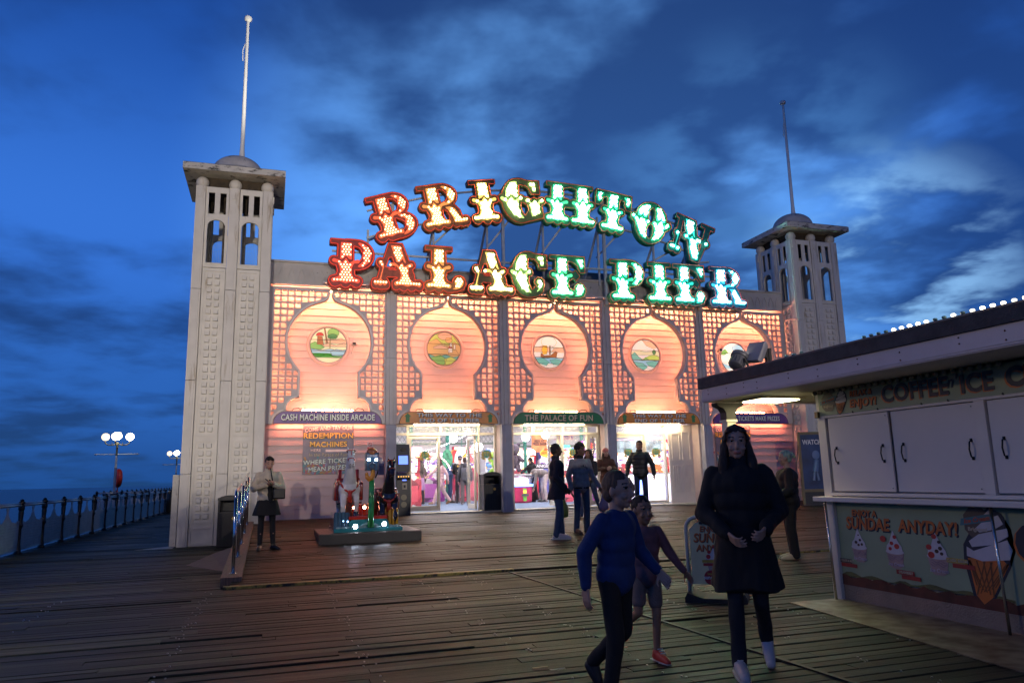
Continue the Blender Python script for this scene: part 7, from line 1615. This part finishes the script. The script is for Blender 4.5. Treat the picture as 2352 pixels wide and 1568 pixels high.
# the two men standing together
y = -5.44
person('man in a long dark navy coat, blue jeans and white shoes seen side on', (5.80, y, rz(y)), 78, 1.84, dict(elR=(-.25, .06, 1.13), wrR=(-.20, -.12, .93), elL=(.25, .06, 1.13), wrL=(.20, -.12, .93), pelvis=(0, -.0, .95), toL=(.12, -.15, .03), anL=(.12, -.08, .085), knL=(.11, -.06, .5), anR=(-.12, .06, .085)),
    dict(m=C_('navy_coat', (.012, .014, .026)), name='coat', bulk=1.16, collar=True, skirtlen=.72, flare=.215, wr=.012), dict(m=C_('jeans', (.030, .055, .115)), w=1.04), dict(m=mat('white_trainer', (.50, .46, .46), .5), sole=mat('white_sole', (.5, .48, .45), .6)),
    dict(style='short', key='black', c=(.006, .005, .005)), 'dark', (.05, -1, .0), vox=.011)
y = -4.89
t, P, HF, s = person('curly haired young man in a grey sweatshirt lettered BRKLN', (6.55, y, rz(y)), 6, 1.83, dict(elL=(.27, .02, 1.12), wrL=(.33, -.14, .90), elR=(-.26, .03, 1.12), wrR=(-.25, -.04, .86), anR=(-.12, .03, .085), head=(.01, -.02, 1.62)),
    dict(m=C_('grey_sweat', (.20, .20, .22)), name='sweatshirt', bulk=1.14, wr=.013, trim=C_('black', (.008, .008, .009)), hoodback=False), dict(m=C_('jeans', (.030, .055, .115)), w=.98), dict(m=mat('black_trainer', (.012, .012, .014), .5), sole=mat('dark_sole', (.03, .03, .03), .6)),
    dict(style='curly', key='black', c=(.006, .005, .005)), 'brown', (.35, -1, .0), vox=.011)
b = MB(); b.lathe([(.075, -.05), (.085, .05), (.065, .07), (.055, .0)], P['neck'], 16); b.sphere(P['neck'] + Vector((0, .08, .02)), (.10, .07, .09), 14, 8); remesh(b, 'black_hood', C_('black', (.008, .008, .009)), t, .01, 1)
for k, (ch, m_) in enumerate((('B', 'x'), ('R', 'x'), ('K', 'n'), ('L', 'n'), ('N', 'n'))):
    a = (k - 2) * .30; r0 = .165
    fr = frame((math.sin(a) * r0, -math.cos(a) * r0 * .86 - .008, 1.37 - .012 * (k - 2) ** 2), (math.cos(a), math.sin(a) * .86, 0), (0, .0, 1), (math.sin(a), -math.cos(a), 0)); text_mesh('chest_lettering', ch, .078, mat('letter_navy', (.02, .025, .05), .7) if m_ == 'n' else mat('letter_grey', (.13, .13, .15), .7), fr, -.004, .004, t, .02)
bag((6.93, y - .26, rz(y) + .76), 'lilac carrier bag in the hand of the curly haired man', (.24, .15, .25), .85); bag((6.20, y + .1, rz(y) + .70), 'yellow green carrier bag hanging between the two men', (.22, .24, .03), 1.05, 40)
# walker behind them
y = -2.15
person('walker in a dark jacket and pale jeans behind the curly haired man', (7.95, y, rz(y)), -60, 1.66, dict(elL=(.25, -.05, 1.13), wrL=(.24, -.26, 1.02), knR=(-.1, -.18, .5), anR=(-.10, -.30, .09), toR=(-.11, -.44, .05), knL=(.1, .12, .5), anL=(.1, .36, .16), toL=(.11, .24, .04)),
    dict(m=C_('charcoal', (.020, .020, .024)), bulk=1.1, collar=True), dict(m=C_('pale_jeans', (.07, .10, .15))), dict(m=mat('mauve_shoe', (.2, .15, .15), .5)), dict(style='long', key='brown', c=(.03, .016, .01)), 'tan', vox=.014)
# woman in the pink hat
y = -.95
person('woman in a pink hat and brown fleece with her hands raised', (8.98, y, rz(y)), -12, 1.66, dict(elL=(.27, -.02, 1.15), wrL=(.10, -.24, 1.20), elR=(-.27, -.02, 1.15), wrR=(-.06, -.25, 1.18)),
    dict(m=C_('brown_fleece', (.09, .035, .02)), bulk=1.15, collar=True, skirtlen=.80, flare=.2), dict(m=C_('jeans', (.030, .055, .115))), dict(m=mat('mauve_shoe', (.2, .15, .15), .5)), dict(style='beanie', key='auburn', c=(.07, .03, .015), m=C_('pink_knit', (.55, .16, .14))), 'light', (.2, -1, 0), vox=.013, curl=.7)
# man leaving the right doorway
y = -1.1
person('man in a black padded jacket leaving the right doorway with a carrier bag', (9.92, y, rz(y)), -24, 1.86, dict(elL=(.31, .03, 1.14), wrL=(.34, -.03, .90), elR=(-.31, .03, 1.14), wrR=(-.34, -.03, .90), knR=(-.11, -.06, .5), anR=(-.12, -.10, .085), toR=(-.14, -.26, .04)),
    dict(m=C_('black_puffer', (.010, .010, .012), .5), bulk=1.24, collar=True, puff=True), dict(m=C_('navy_trousers', (.016, .026, .07)), w=1.0), dict(m=mat('black_trainer', (.012, .012, .014), .5)), dict(style='short', key='dark_brown', c=(.03, .015, .01)), 'tan', (-.45, -1, .0), vox=.012, curl=.6)
bag((9.54, y - .06, rz(y) + .88), 'brown grey carrier bag held by the man in the black padded jacket', (.16, .11, .09), 1.15)
# running boy and the girl beside him
person('boy in a blue sweatshirt and black trousers striding in the foreground', (2.47, -15.0, 0), 30, 1.44, dict(chest=(0, -.03, 1.29), neck=(0, -.04, 1.43), head=(0, -.07, 1.575), shL=(.17, -.03, 1.36), shR=(-.17, -.03, 1.36), elL=(.255, -.06, 1.11), wrL=(.23, -.24, .96), elR=(-.26, .10, 1.12), wrR=(-.25, .10, .87),
    knR=(-.1, -.05, .5), anR=(-.10, .03, .09), toR=(-.11, -.13, .03), knL=(.1, .02, .51), anL=(.1, .32, .26), toL=(.11, .28, .10)), dict(m=C_('royal_blue', (.008, .032, .13)), name='sweatshirt', bulk=1.12), dict(m=C_('black', (.008, .008, .009)), w=.98), dict(m=mat('black_trainer', (.012, .012, .014), .5)),
    dict(style='short', key='light_brown', c=(.12, .065, .04)), 'light', (.1, -1, 0), child=True, vox=.011, bv=.0055, fr_=.0082)
t, P, HF, s = person('girl in a pink top, shorts and red trainers beside the boy in blue', (3.14, -14.12, 0), -4, 1.20, dict(elL=(.29, -.04, 1.16), wrL=(.42, -.12, .96), elR=(-.25, .10, 1.14), wrR=(-.24, .12, .90), knL=(.10, -.03, .5), anL=(.10, .02, .09), knR=(-.1, -.0, .53), anR=(-.1, .34, .36), toR=(-.11, .40, .20)),
    dict(m=C_('dusty_pink', (.20, .09, .10)), name='top', bulk=1.08), dict(kind='shorts', m=C_('pale_shorts', (.20, .14, .12))), dict(m=mat('red_trainer', (.55, .05, .025), .5), sole=mat('white_sole', (.5, .48, .45), .6)), dict(style='pony', key='brown', c=(.03, .016, .01)), 'tan', (.2, -1, 0), child=True, vox=.011, bv=.0055, fr_=.0082)
b = MB()
for k in range(3): b.cyl(P['toL'].lerp(P['anL'], .30 + .16 * k) + Vector((-.022, 0, .034 + .006 * k)), P['toL'].lerp(P['anL'], .30 + .16 * k) + Vector((.022, 0, .034 + .006 * k)), .004, 6)
b.build('laces', mat('lace_white', (.6, .6, .6), .7), t)
# woman in the long black coat
t, P, HF, s = person('long haired woman in a knee length black coat and white trainers walking forward', (3.63, -14.72, 0), -34, 1.73, dict(elL=(.27, .02, 1.13), wrL=(.16, -.22, 1.02), elR=(-.27, .0, 1.12), wrR=(-.10, -.26, .98), knR=(-.08, -.06, .50), anR=(-.09, -.04, .09), toR=(-.06, -.22, .035), knL=(.09, -.0, .50), anL=(.12, .34, .19), toL=(.13, .22, .05)),
    dict(m=C_('black_coat', (.0065, .0065, .009)), name='coat', bulk=1.22, collar=True, skirtlen=.58, flare=.255, wr=.016), dict(m=C_('dark_leggings', (.010, .012, .020)), w=.86), dict(m=mat('white_trainer', (.50, .46, .46), .5), sole=mat('white_sole', (.5, .48, .45), .6)),
    dict(style='long', key='dark_brown', c=(.03, .015, .01), len=.40), 'light', (.08, -1, -.06), vox=.010, curl=.6, bv=.0055, fr_=.0082)
b = MB(); a, c = P['anR'], P['toR']
for k in range(3):
    q = a.lerp(c, .25 + .17 * k) + Vector((.041, 0, -.012)); b.tube([q + Vector((.002, .012, -.018)), q + Vector((-.004, -.004, .018))], .005, 5)
b.build('side_stripe', mat('stripe_silver', (.55, .6, .62), .3, .4), t); b = MB()
for k in range(4): q = a.lerp(c, .30 + .14 * k) + Vector((0, 0, .036 - .005 * k)); b.cyl(q + Vector((-.02, 0, 0)), q + Vector((.02, 0, 0)), .004, 6)
b.build('laces', mat('lace_white', (.6, .6, .6), .7), t)
# green haired woman
person('broad woman with green grey hair in a bun and a black cardigan', (8.38, -9.15, 0), -122, 1.72, dict(elL=(.30, .0, 1.12), wrL=(.24, -.18, 1.0), elR=(-.30, .0, 1.12), wrR=(-.26, -.16, .98)), dict(m=C_('black_cardigan', (.012, .012, .014)), name='cardigan', bulk=1.42, hem=.8, wr=.014), dict(m=C_('black', (.008, .008, .009)), w=1.22),
    dict(m=mat('cream_shoe', (.45, .36, .24), .6)), dict(style='bun', key='green_grey', c=(.22, .34, .30)), 'light', (.1, -1, -.05), vox=.013)
# inside the hall
F0 = .52
person('person in a black and white checked shirt and grey joggers inside the hall', (6.78, 12.6, F0), 165, 1.70, dict(elL=(.25, -.1, 1.13), wrL=(.18, -.3, 1.1), elR=(-.25, -.1, 1.13), wrR=(-.18, -.3, 1.1)), dict(m=mat('check_shirt', (.25, .25, .25), .8, var=.95, scale=16), name='shirt', bulk=1.15), dict(m=C_('grey_jogger', (.42, .43, .46)), w=1.1), dict(m=mat('white_trainer', (.50, .46, .46), .5)), dict(style='short', key='brown', c=(.03, .016, .01)), 'light', vox=.016)
person('person in a pale pink tracksuit striding left inside the open doorway', (6.02, 6.31, F0), -80, 1.60, dict(elR=(-.22, -.22, 1.22), wrR=(-.16, -.48, 1.06), elL=(.25, .14, 1.14), wrL=(.22, .2, .9), knL=(.1, -.18, .5), anL=(.1, -.34, .09), toL=(.1, -.48, .05), knR=(-.1, .14, .5), anR=(-.1, .40, .16), toR=(-.1, .30, .04)), dict(m=C_('pale_pink', (.62, .42, .42)), name='hoodie', bulk=1.15), dict(m=C_('pale_pink', (.62, .42, .42)), w=1.1), dict(m=mat('tan_boot', (.25, .12, .05), .6)), dict(style='long', key='brown', c=(.03, .016, .01)), 'light', vox=.014)
person('woman with long dark hair and a lilac skirt behind the closed glass door', (5.45, 7.0, F0), -150, 1.55, None, dict(m=C_('brown_top', (.10, .06, .05)), bulk=1.0), dict(kind='skirt', m=C_('lilac', (.40, .22, .42)), len=.55, flare=.2, legs=C_('black_tights', (.010, .010, .012))), dict(m=mat('black_trainer', (.012, .012, .014), .5)), dict(style='long', key='dark_brown', c=(.03, .015, .01), len=.5), 'light', vox=.016)
person('bearded man in a blue striped tee shirt looking down inside the doorway', (6.62, 7.5, F0), 70, 1.80, dict(elL=(.24, -.12, 1.13), wrL=(.16, -.32, 1.05), elR=(-.24, -.12, 1.13), wrR=(-.16, -.32, 1.05)), dict(m=mat('striped_tee', (.08, .13, .24), .8, var=.8, scale=7, stretch=(.2, .2, 3)), name='tee', sleeve=.5), dict(m=C_('jeans', (.030, .055, .115))), dict(m=mat('black_trainer', (.012, .012, .014), .5), sole=mat('white_sole', (.5, .48, .45), .6)), dict(style='short', key='brown', c=(.03, .016, .01), beard=True), 'light', (0, -1, -.35), vox=.014)
t, P, HF, s = person('man in a black printed sweatshirt and cap with his back to the doorway', (6.84, 6.85, F0), 160, 1.68, dict(elL=(.25, -.12, 1.13), wrL=(.18, -.32, 1.08), elR=(-.25, -.12, 1.13), wrR=(-.18, -.32, 1.08)), dict(m=C_('black', (.008, .008, .009)), name='sweatshirt', bulk=1.15), dict(m=C_('charcoal', (.020, .020, .024)), w=1.0), dict(m=mat('black_trainer', (.012, .012, .014), .5)), dict(style='cap', key='brown', c=(.03, .016, .01), m=C_('navy_cap', (.015, .02, .05))), 'light', (.3, -1, -.1), vox=.014)
fr = frame((.03, .150, 1.25), (-1, 0, 0), (0, 0, 1), (0, 1, 0)); b = MB()
for k in range(3): b.prism([(-.05, .06 - k * .02), (.05, .06 - k * .02), (.05, .07 - k * .02), (-.05, .07 - k * .02)], fr, -.01, .012)
b.build('back_print', mat('print_gold', (0.62, 0.36, 0.07), .5), t); text_mesh('back_lettering', 'evo', .065, mat('print_cream', (.5, .42, .3), .5), frame((.03, .152, 1.14), (-1, 0, 0), (0, 0, 1), (0, 1, 0)), -.01, .012, t, .03)
t, P, HF, s = person('person in a dark top with a grey backpack beside the open glass door', (6.70, 5.55, F0), 175, 1.58, None, dict(m=C_('slate', (.05, .05, .06)), bulk=1.08, hoodback=True), dict(m=C_('grey_trousers', (.13, .11, .11)), w=1.15), dict(m=mat('white_trainer', (.50, .46, .46), .5)), dict(style='short', key='dark_brown', c=(.03, .015, .01)), 'light', vox=.015)
b = MB(); b.bbox(-.17, .17, .12, .30, .88, 1.34, .05); b.v = [tuple(Vector(v) * s) for v in b.v]; bp_ = b.build('backpack', mat('backpack_grey', (.06, .06, .07), .7, var=.5, scale=4), t)
person('woman in a black robe and headscarf leaning over the coin pusher', (9.12, 5.58, F0), -70, 1.56, dict(elR=(-.22, -.22, 1.20), wrR=(-.10, -.46, 1.12), head=(0, -.05, 1.60)), dict(m=C_('black_robe', (.008, .008, .009)), name='robe', bulk=1.15, skirtlen=.08, flare=.30), None, dict(m=mat('black_leather', (.008, .008, .008), .3)), dict(style='hijab', key='black', c=(.006, .005, .005), m=C_('black_robe', (.008, .008, .009))), 'light', (0, -1, -.4), vox=.014)
person('person in a grey puffer jacket and pale joggers bending beside the coin pusher', (9.42, 5.15, F0), -86, 1.72, dict(pelvis=(0, .02, .97), chest=(0, -.34, 1.02), neck=(0, -.47, .97), head=(0, -.58, .88), shL=(.18, -.38, 1.0), shR=(-.18, -.38, 1.0), elL=(.2, -.40, .74), wrL=(.16, -.46, .50), elR=(-.2, -.42, .74), wrR=(-.16, -.56, .52), hpL=(.09, .02, .94), hpR=(-.09, .02, .94)),
    dict(m=C_('grey_puffer', (.13, .11, .10), .5), bulk=1.12, cut=False), dict(m=C_('pale_jogger', (.50, .42, .40)), w=1.12), dict(m=mat('black_trainer', (.012, .012, .014), .5), sole=mat('white_sole', (.5, .48, .45), .6)), dict(style='short', key='dark_brown', c=(.03, .015, .01)), 'light', (0, -.7, -1), vox=.014, face=False)
# ---------------------------------------------------------------- coin operated horse ride on its dark plinth
zr = ramp_z(-4.0)
pl = empty('ride_plinth', (2.23, -3.9, 0), 0, 'low dark timber plinth under the coin operated horse ride', 'plinth')
b = MB(); b.bbox(-.97, .97, -.86, .86, ramp_z(-4.76) - .05, .405, .008); b.build('box', mat('dark_plinth', (.012, .011, .012), .45, var=.3, bump=.15), pl)
b = MB()
for k in range(9): b.box(-.965, .965, -.85 + k * .19, -.85 + k * .19 + .18, .407, .420)
b.build('top_boards', mat('plinth_boards', (.07, .05, .04), .4, var=.4, scale=5, stretch=(1, 10, 1), bump=.2), pl)
zt = .422; RY = -4.62
ride = empty('horse_ride', (2.22, RY, zt), 0, 'coin operated ride with a white and a dark horse and glowing lamps', 'kiddie ride')
RX = lambda px: 1.54 + (px - 300) * .001337 - 2.22
RZ = lambda py: (1285 - py) * .00134
gl = lambda n, c, r=.12, v=.15: mat('gloss_' + n, c, r, var=v, coat=.6)
W_, RD, TE, YE, BR, BLK, GRN = gl('white', (.62, .60, .60)), gl('red', (.42, .03, .012)), gl('teal', (.03, .20, .22)), gl('ochre', (.42, .22, .02)), gl('brown', (.13, .05, .015)), gl('black', (.010, .008, .012)), gl('green', (.03, .22, .06), .12, .5)
BLU = gl('blue_grey', (.06, .13, .20)); ORN = gl('orange', (.50, .20, .02))
def ex(name, m, boxes, bev=.012):
    b = MB()
    for q in boxes: b.bbox(*q, bev)
    return b.build(name, m, ride)
ex('base_board', TE, [(RX(295), RX(1285), .0, 1.25, .0, .075)], .02)
b = MB(); rn = random.Random(3)
for k in range(22): x = RX(360 + k * 42); b.sphere((x, .02 + rn.uniform(0, .05), .085), (rn.uniform(.03, .06), .04, rn.uniform(.015, .035)), 10, 6)
for k in range(12): x = RX(690 + k * 20); b.sphere((x, .05, .10 + .05 * math.sin(k / 11 * 3.14)), (.04, .05, .035), 10, 6)
b.build('painted_rocks', gl('rock', (.22, .36, .38)), ride, True)
b = MB()
for k in range(4): x = RX(310 + k * 50); b.cyl((x + .03, .06, .075), (x + .03, .06, RZ(1010) - .01 * (k % 2)), .036, 12)
b.box(RX(300), RX(520), .06, .9, .075, RZ(1030)); b.build('barrel_side', BLU, ride, 'auto')
for k in range(3): x = RX(1085 + k * 52); c = MB(); c.cyl((x + .02, .08, .075), (x + .02, .08, RZ(1010)), .032, 12); c.sphere((x + .02, .08, RZ(1010)), .034, 10, 6); c.build('post', YE, ride, True)
ex('post_backing', YE, [(RX(1085), RX(1215), .12, .9, .075, RZ(1040))])
b = MB(); fr = frame((0, .02, 0), (1, 0, 0), (0, 0, 1), (0, -1, 0)); b.prism([(RX(520), .075), (RX(1095), .075), (RX(1075), RZ(1150)), (RX(1040), RZ(1115)), (RX(545), RZ(1120)), (RX(510), RZ(1160))], fr, -.5, 0); b.build('front_box', TE, ride)
ex('seat_top', RD, [(RX(505), RX(1060), .0, .5, RZ(1118) + .003, RZ(1070))], .015)
b = MB()
for k in range(11): x = RX(465 + k * 56); b.bbox(x, x + .07, .50, .56, .08, RZ(925), .008)
b.build('plank_back', gl('red_brown', (.20, .025, .012)), ride)
def lamp(x, z, r, y, c, e, n):
    b = MB(); b.lathe([(r * 1.3, 0), (r * 1.3, -.01), (r, -.014)], (x, y, z), 18, 'y'); b.build('lamp_bezel', gl('rim', (.3, .3, .3)), ride); b = MB(); b.sphere((x, y - .012, z), (r, .014, r), 16, 8); b.build('lamp', emat(n, c, e), ride, True)
lamp(RX(600), RZ(1207), .040, .012, (.72, .80, 1), 110, 'ride_white_lamp'); lamp(RX(1015), RZ(1187), .040, .012, (.72, .80, 1), 110, 'ride_white_lamp')
for x in (622, 768, 915): lamp(RX(x), RZ(968), .030, .49, (1, .32, .18), 90, 'ride_red_lamp')
lamp(RX(492), RZ(1138), .016, .01, (.3, .6, 1), 8, 'ride_blue_lamp'); lamp(RX(430), RZ(1130), .012, .015, (.2, .6, 1), 5, 'ride_blue_lamp')
for z in (910, 932): b = MB(); b.sphere((RX(484), .40, RZ(z)), .018, 8, 6); b.build('lamp', emat('ride_red_small', (1, .03, .02), 5), ride, True)
# post with hooks, orange neck and head box
px = RX(818); b = MB(); b.tube([(px, -.02, .08), (px, -.02, .35), (px + .005, -.02, .6), (px + .01, -.01, .95)], [.062, .058, .054, .052], 16); b.tube([(px - .03, -.07, .62), (px - .03, -.10, .66), (px + .03, -.10, .66), (px + .035, -.07, .52), (px + .03, -.07, .50)], .02, 8)
b.build('green_post', GRN, ride, True)
b = MB(); b.tube([(px + .03, -.02, 1.10), (px + .025, -.06, 1.02), (px - .0, -.075, .97), (px - .05, -.07, .95), (px - .085, -.06, .99), (px - .095, -.055, 1.04)], [.045, .048, .05, .048, .044, .03], 14); b.sphere((px - .095, -.055, 1.045), .034, 10, 8); b.build('trunk_nozzle', ORN, ride, True)
hx0, hx1 = RX(738), RX(915)
ex('head_box', BLU, [(hx0, hx1, -.04, .16, RZ(462), RZ(215))], .02); ex('head_side', gl('grey_rib', (.10, .10, .12)), [(hx0 - .012, hx0 + .02, -.06, .1, RZ(462), RZ(210)), (hx1 - .02, hx1 + .012, -.06, .1, RZ(462), RZ(210))], .01)
ex('label_strip', mat('strip_grey', (.25, .27, .32), .4, var=.5, scale=30), [(hx0 + .02, hx1 - .02, -.052, -.04, RZ(275), RZ(240))], .003)
b = MB(); b.sphere(((hx0 + hx1) / 2, .03, RZ(205)), (.105, .09, .085), 18, 10); b.build('head_dome', gl('copper', (.34, .12, .04)), ride, True)
lamp(RX(775), RZ(312), .026, -.05, (.55, .72, 1), 90, 'ride_eye_lamp'); lamp(RX(882), RZ(312), .026, -.05, (.55, .72, 1), 90, 'ride_eye_lamp')
b = MB(); b.torus(((hx0 + hx1) / 2, -.05, RZ(395)), .055, .014, 20, 8, Matrix.Rotation(R(90), 3, 'X')); b.build('mouth_ring', gl('grey_rib', (.10, .10, .12)), ride, True)
b = MB(); b.sphere((RX(985), .55, RZ(360)), (.10, .06, .14), 18, 12); b.box(RX(985) - .10, RX(985) + .10, .49, .61, RZ(520), RZ(360)); o_ = b.build('seat_back', gl('lilac', (.28, .24, .34)), ride, 'auto'); ex('notice_plate', mat('notice_white', (0.62, 0.52, 0.52), .5), [(RX(965), RX(1035), .47, .482, RZ(390), RZ(300))], .002)
def horse(cx, top, m_body, m_hoof, m_strap, name, kz=1.0, lift=(0, 0), noseg=None, turn=0.0):
    """rocking horse facing the viewer: deep chest, arched neck, long muzzle, jointed legs"""
    b = MB(); y0 = .18; zc = top - .78; X = lambda x: cx + x
    chain(b, [(X(0), y0 + .02, zc), (X(0), y0 + .30, zc + .0), (X(0), y0 + .62, zc + .02), (X(0), y0 + .78, zc + .0)], [.168, .165, .145, .15], 18)
    b.sphere((X(-.075), y0 - .0, zc - .02), (.10, .11, .15), 14, 10); b.sphere((X(.075), y0 - .0, zc - .02), (.10, .11, .15), 14, 10)
    chain(b, [(X(0), y0 - .02, zc + .10), (X(turn * .3), y0 - .10, zc + .30), (X(turn * .7), y0 - .14, zc + .50), (X(turn), y0 - .15, zc + .60)], [.115, .085, .062, .055], 16)
    hz = zc + .64; hh = Vector((X(turn), y0 - .17, hz)); b.sphere(hh, (.065, .085, .075), 16, 10)
    chain(b, [hh + Vector((0, -.03, .0)), hh + Vector((0, -.11, -.10)), hh + Vector((0, -.155, -.19))], [.058, .046, .040], 14); b.sphere(hh + Vector((0, -.16, -.205)), (.044, .045, .036), 12, 8); b.sphere(hh + Vector((0, -.13, -.25)), (.032, .04, .018), 10, 6)
    for s in (-1, 1):
        b.cone(hh + Vector((s * .042, .01, .055)), hh + Vector((s * .052, .0, .135)), .022, .004, 8)
        b.sphere(hh + Vector((s * .048, -.05, .018)), .018, 8, 6)
        fz = lift[0] if s < 0 else lift[1]
        chain(b, [(X(s * .095), y0 - .02, zc - .08), (X(s * .105), y0 - .12, zc - .28 + fz), (X(s * .10), y0 - .06, zc - .46 + fz)], [.066, .042, .032], 12)
        chain(b, [(X(s * .10), y0 + .74, zc - .05), (X(s * .115), y0 + .64, zc - .24), (X(s * .11), y0 + .80, zc - .36), (X(s * .11), y0 + .74, zc - .52)], [.085, .055, .038, .03], 12)
    chain(b, [(X(0), y0 + .86, zc + .06), (X(0), y0 + 1.0, zc - .05), (X(0), y0 + 1.0, zc - .30)], [.03, .04, .02], 10)
    b.v = [(cx + (x_ - cx) * 1.22, y_, z_) for x_, y_, z_ in b.v]
    o = remesh(b, name, m_body, ride, .009, 2)
    for s in (-1, 1):
        fz = lift[0] if s < 0 else lift[1]; h = MB(); h.cone((X(s * .10), y0 - .06, zc - .46 + fz), (X(s * .10), y0 - .075, zc - .56 + fz), .036, .050, 14); h.sphere((X(s * .10), y0 - .07, zc - .55 + fz), (.056, .062, .032), 14, 8); h.build('hoof', m_hoof, o, True)
        h = MB(); h.cone((X(s * .11), y0 + .74, zc - .52), (X(s * .11), y0 + .72, zc - .60), .034, .048, 12); h.build('hoof', m_hoof, o, True)
        e = MB(); e.sphere(hh + Vector((s * .058, -.058, .02)), .011, 8, 6); e.build('eye', gl('eye', (.005, .005, .005)), o, True); n_ = MB(); n_.sphere(hh + Vector((s * .022, -.200, -.20)), .009, 8, 6); n_.build('nostril', gl('eye', (.005, .005, .005)), o, True)
    m = MB(); m.torus(hh + Vector((0, -.115, -.115)), .052, .008, 18, 6, Matrix.Rotation(R(-35), 3, 'X')); m.torus(hh + Vector((0, -.02, .045)), .068, .008, 18, 6, Matrix.Rotation(R(-15), 3, 'X')); m.tube([hh + Vector((0, -.075, .055)), hh + Vector((0, -.125, -.06))], .007, 6); m.build('bridle', m_strap, o, True)
    m = MB()
    for s in (-1, 1):
        pts = [(X(s * .155), y0 + .10, zc + .14), (X(s * .125), y0 - .065, zc + .06), (X(s * .06), y0 - .115, zc - .03), (X(0), y0 - .122, zc - .07)]; m.tube(pts, [.022, .024, .024, .024], 8)
    m.tube([(X(0), y0 - .125, zc - .06), (X(0), y0 - .118, zc - .15), (X(0), y0 - .08, zc - .24)], [.028, .036, .040], 10); m.sphere((X(0), y0 - .13, zc - .06), (.045, .022, .042), 14, 8); m.build('breast_strap', m_strap, o, True)
    m = MB(); chain(m, [(X(0), y0 + .02, zc + .26), (X(0), y0 + .06, zc + .40), (X(0), y0 - .06, zc + .58), (X(turn), y0 - .12, zc + .70)], [.028, .030, .028, .018], 10); m.build('mane', m_hoof if name != 'white_horse' else gl('mane', (.40, .36, .34)), o, True)
    return o, X, y0, zc
o, X, y0, zc = horse(RX(522), RZ(118) + .0, W_, gl('navy', (.015, .02, .06)), RD, 'white_horse', 1, (-.04, .04))
b = MB(); b.bbox(X(-.20), X(.20), y0 + .26, y0 + .62, zc - .02, zc + .20, .05); b.bbox(X(-.17), X(-.11), y0 + .20, y0 + .56, zc + .10, zc + .36, .025); b.bbox(X(.11), X(.17), y0 + .20, y0 + .56, zc + .10, zc + .36, .025); b.build('saddle', RD, o, 'auto')
b = MB(); b.bbox(X(-.235), X(-.16), y0 + .12, y0 + .50, zc - .22, zc + .12, .03); b.bbox(X(.16), X(.235), y0 + .12, y0 + .50, zc - .22, zc + .12, .03); b.build('side_bag', gl('dark_red', (.28, .03, .015)), o, 'auto')
b = MB(); b.bbox(X(-.05), X(.08), y0 + .2, y0 + .42, .1, zc - .12, .015)
for k in range(5): b.bbox(X(-.057), X(.087), y0 + .19, y0 + .43, .16 + k * .13, .17 + k * .13, .004)
b.build('pedestal', BR, ride)
b = MB(); b.cyl((X(-.24), y0 + .02, zc - .275), (X(-.13), y0 + .02, zc - .26), .014, 8); b.cyl((X(.13), y0 + .02, zc - .26), (X(.24), y0 + .02, zc - .265), .014, 8); b.tube([(X(-.23), y0 + .02, zc - .27), (X(-.235), y0 + .1, zc - .1)], .005, 5); b.tube([(X(.23), y0 + .02, zc - .26), (X(.235), y0 + .1, zc - .1)], .005, 5); b.build('foot_bar', BLK, ride)
o, X, y0, zc = horse(RX(1085), RZ(262), BLK, BLK, gl('dark_red', (.28, .03, .015)), 'dark_horse', 1, (.0, -.05), turn=.03)
b = MB(); b.bbox(X(-.19), X(.19), y0 + .26, y0 + .60, zc - .04, zc + .19, .05); b.bbox(X(-.215), X(-.15), y0 + .14, y0 + .50, zc - .22, zc + .10, .03); b.bbox(X(.15), X(.215), y0 + .14, y0 + .50, zc - .22, zc + .10, .03); b.build('saddle', gl('brown_saddle', (.14, .05, .025)), o, 'auto')
b = MB(); b.bbox(X(-.06), X(.02), y0 + .2, y0 + .42, .1, zc - .10, .015)
for k in range(4): b.bbox(X(-.067), X(.027), y0 + .19, y0 + .43, .16 + k * .13, .17 + k * .13, .004)
b.build('pedestal', YE, ride)
for o_ in ride.children:
    if o_.name.split('.')[0] in ('white_horse', 'dark_horse'):
        cx_ = RX(522) if o_.name.startswith('white') else RX(1085)
        for ch in o_.children:
            for v in ch.data.vertices: v.co.x = cx_ + (v.co.x - cx_) * 1.20
ride.scale = (1, 1, 1.05)
b = MB(); b.tube([(RX(900), .2, RZ(560)), (RX(925), .16, RZ(500)), (RX(940), .14, RZ(430))], .016, 8); b.build('grab_lever', BLK, ride)
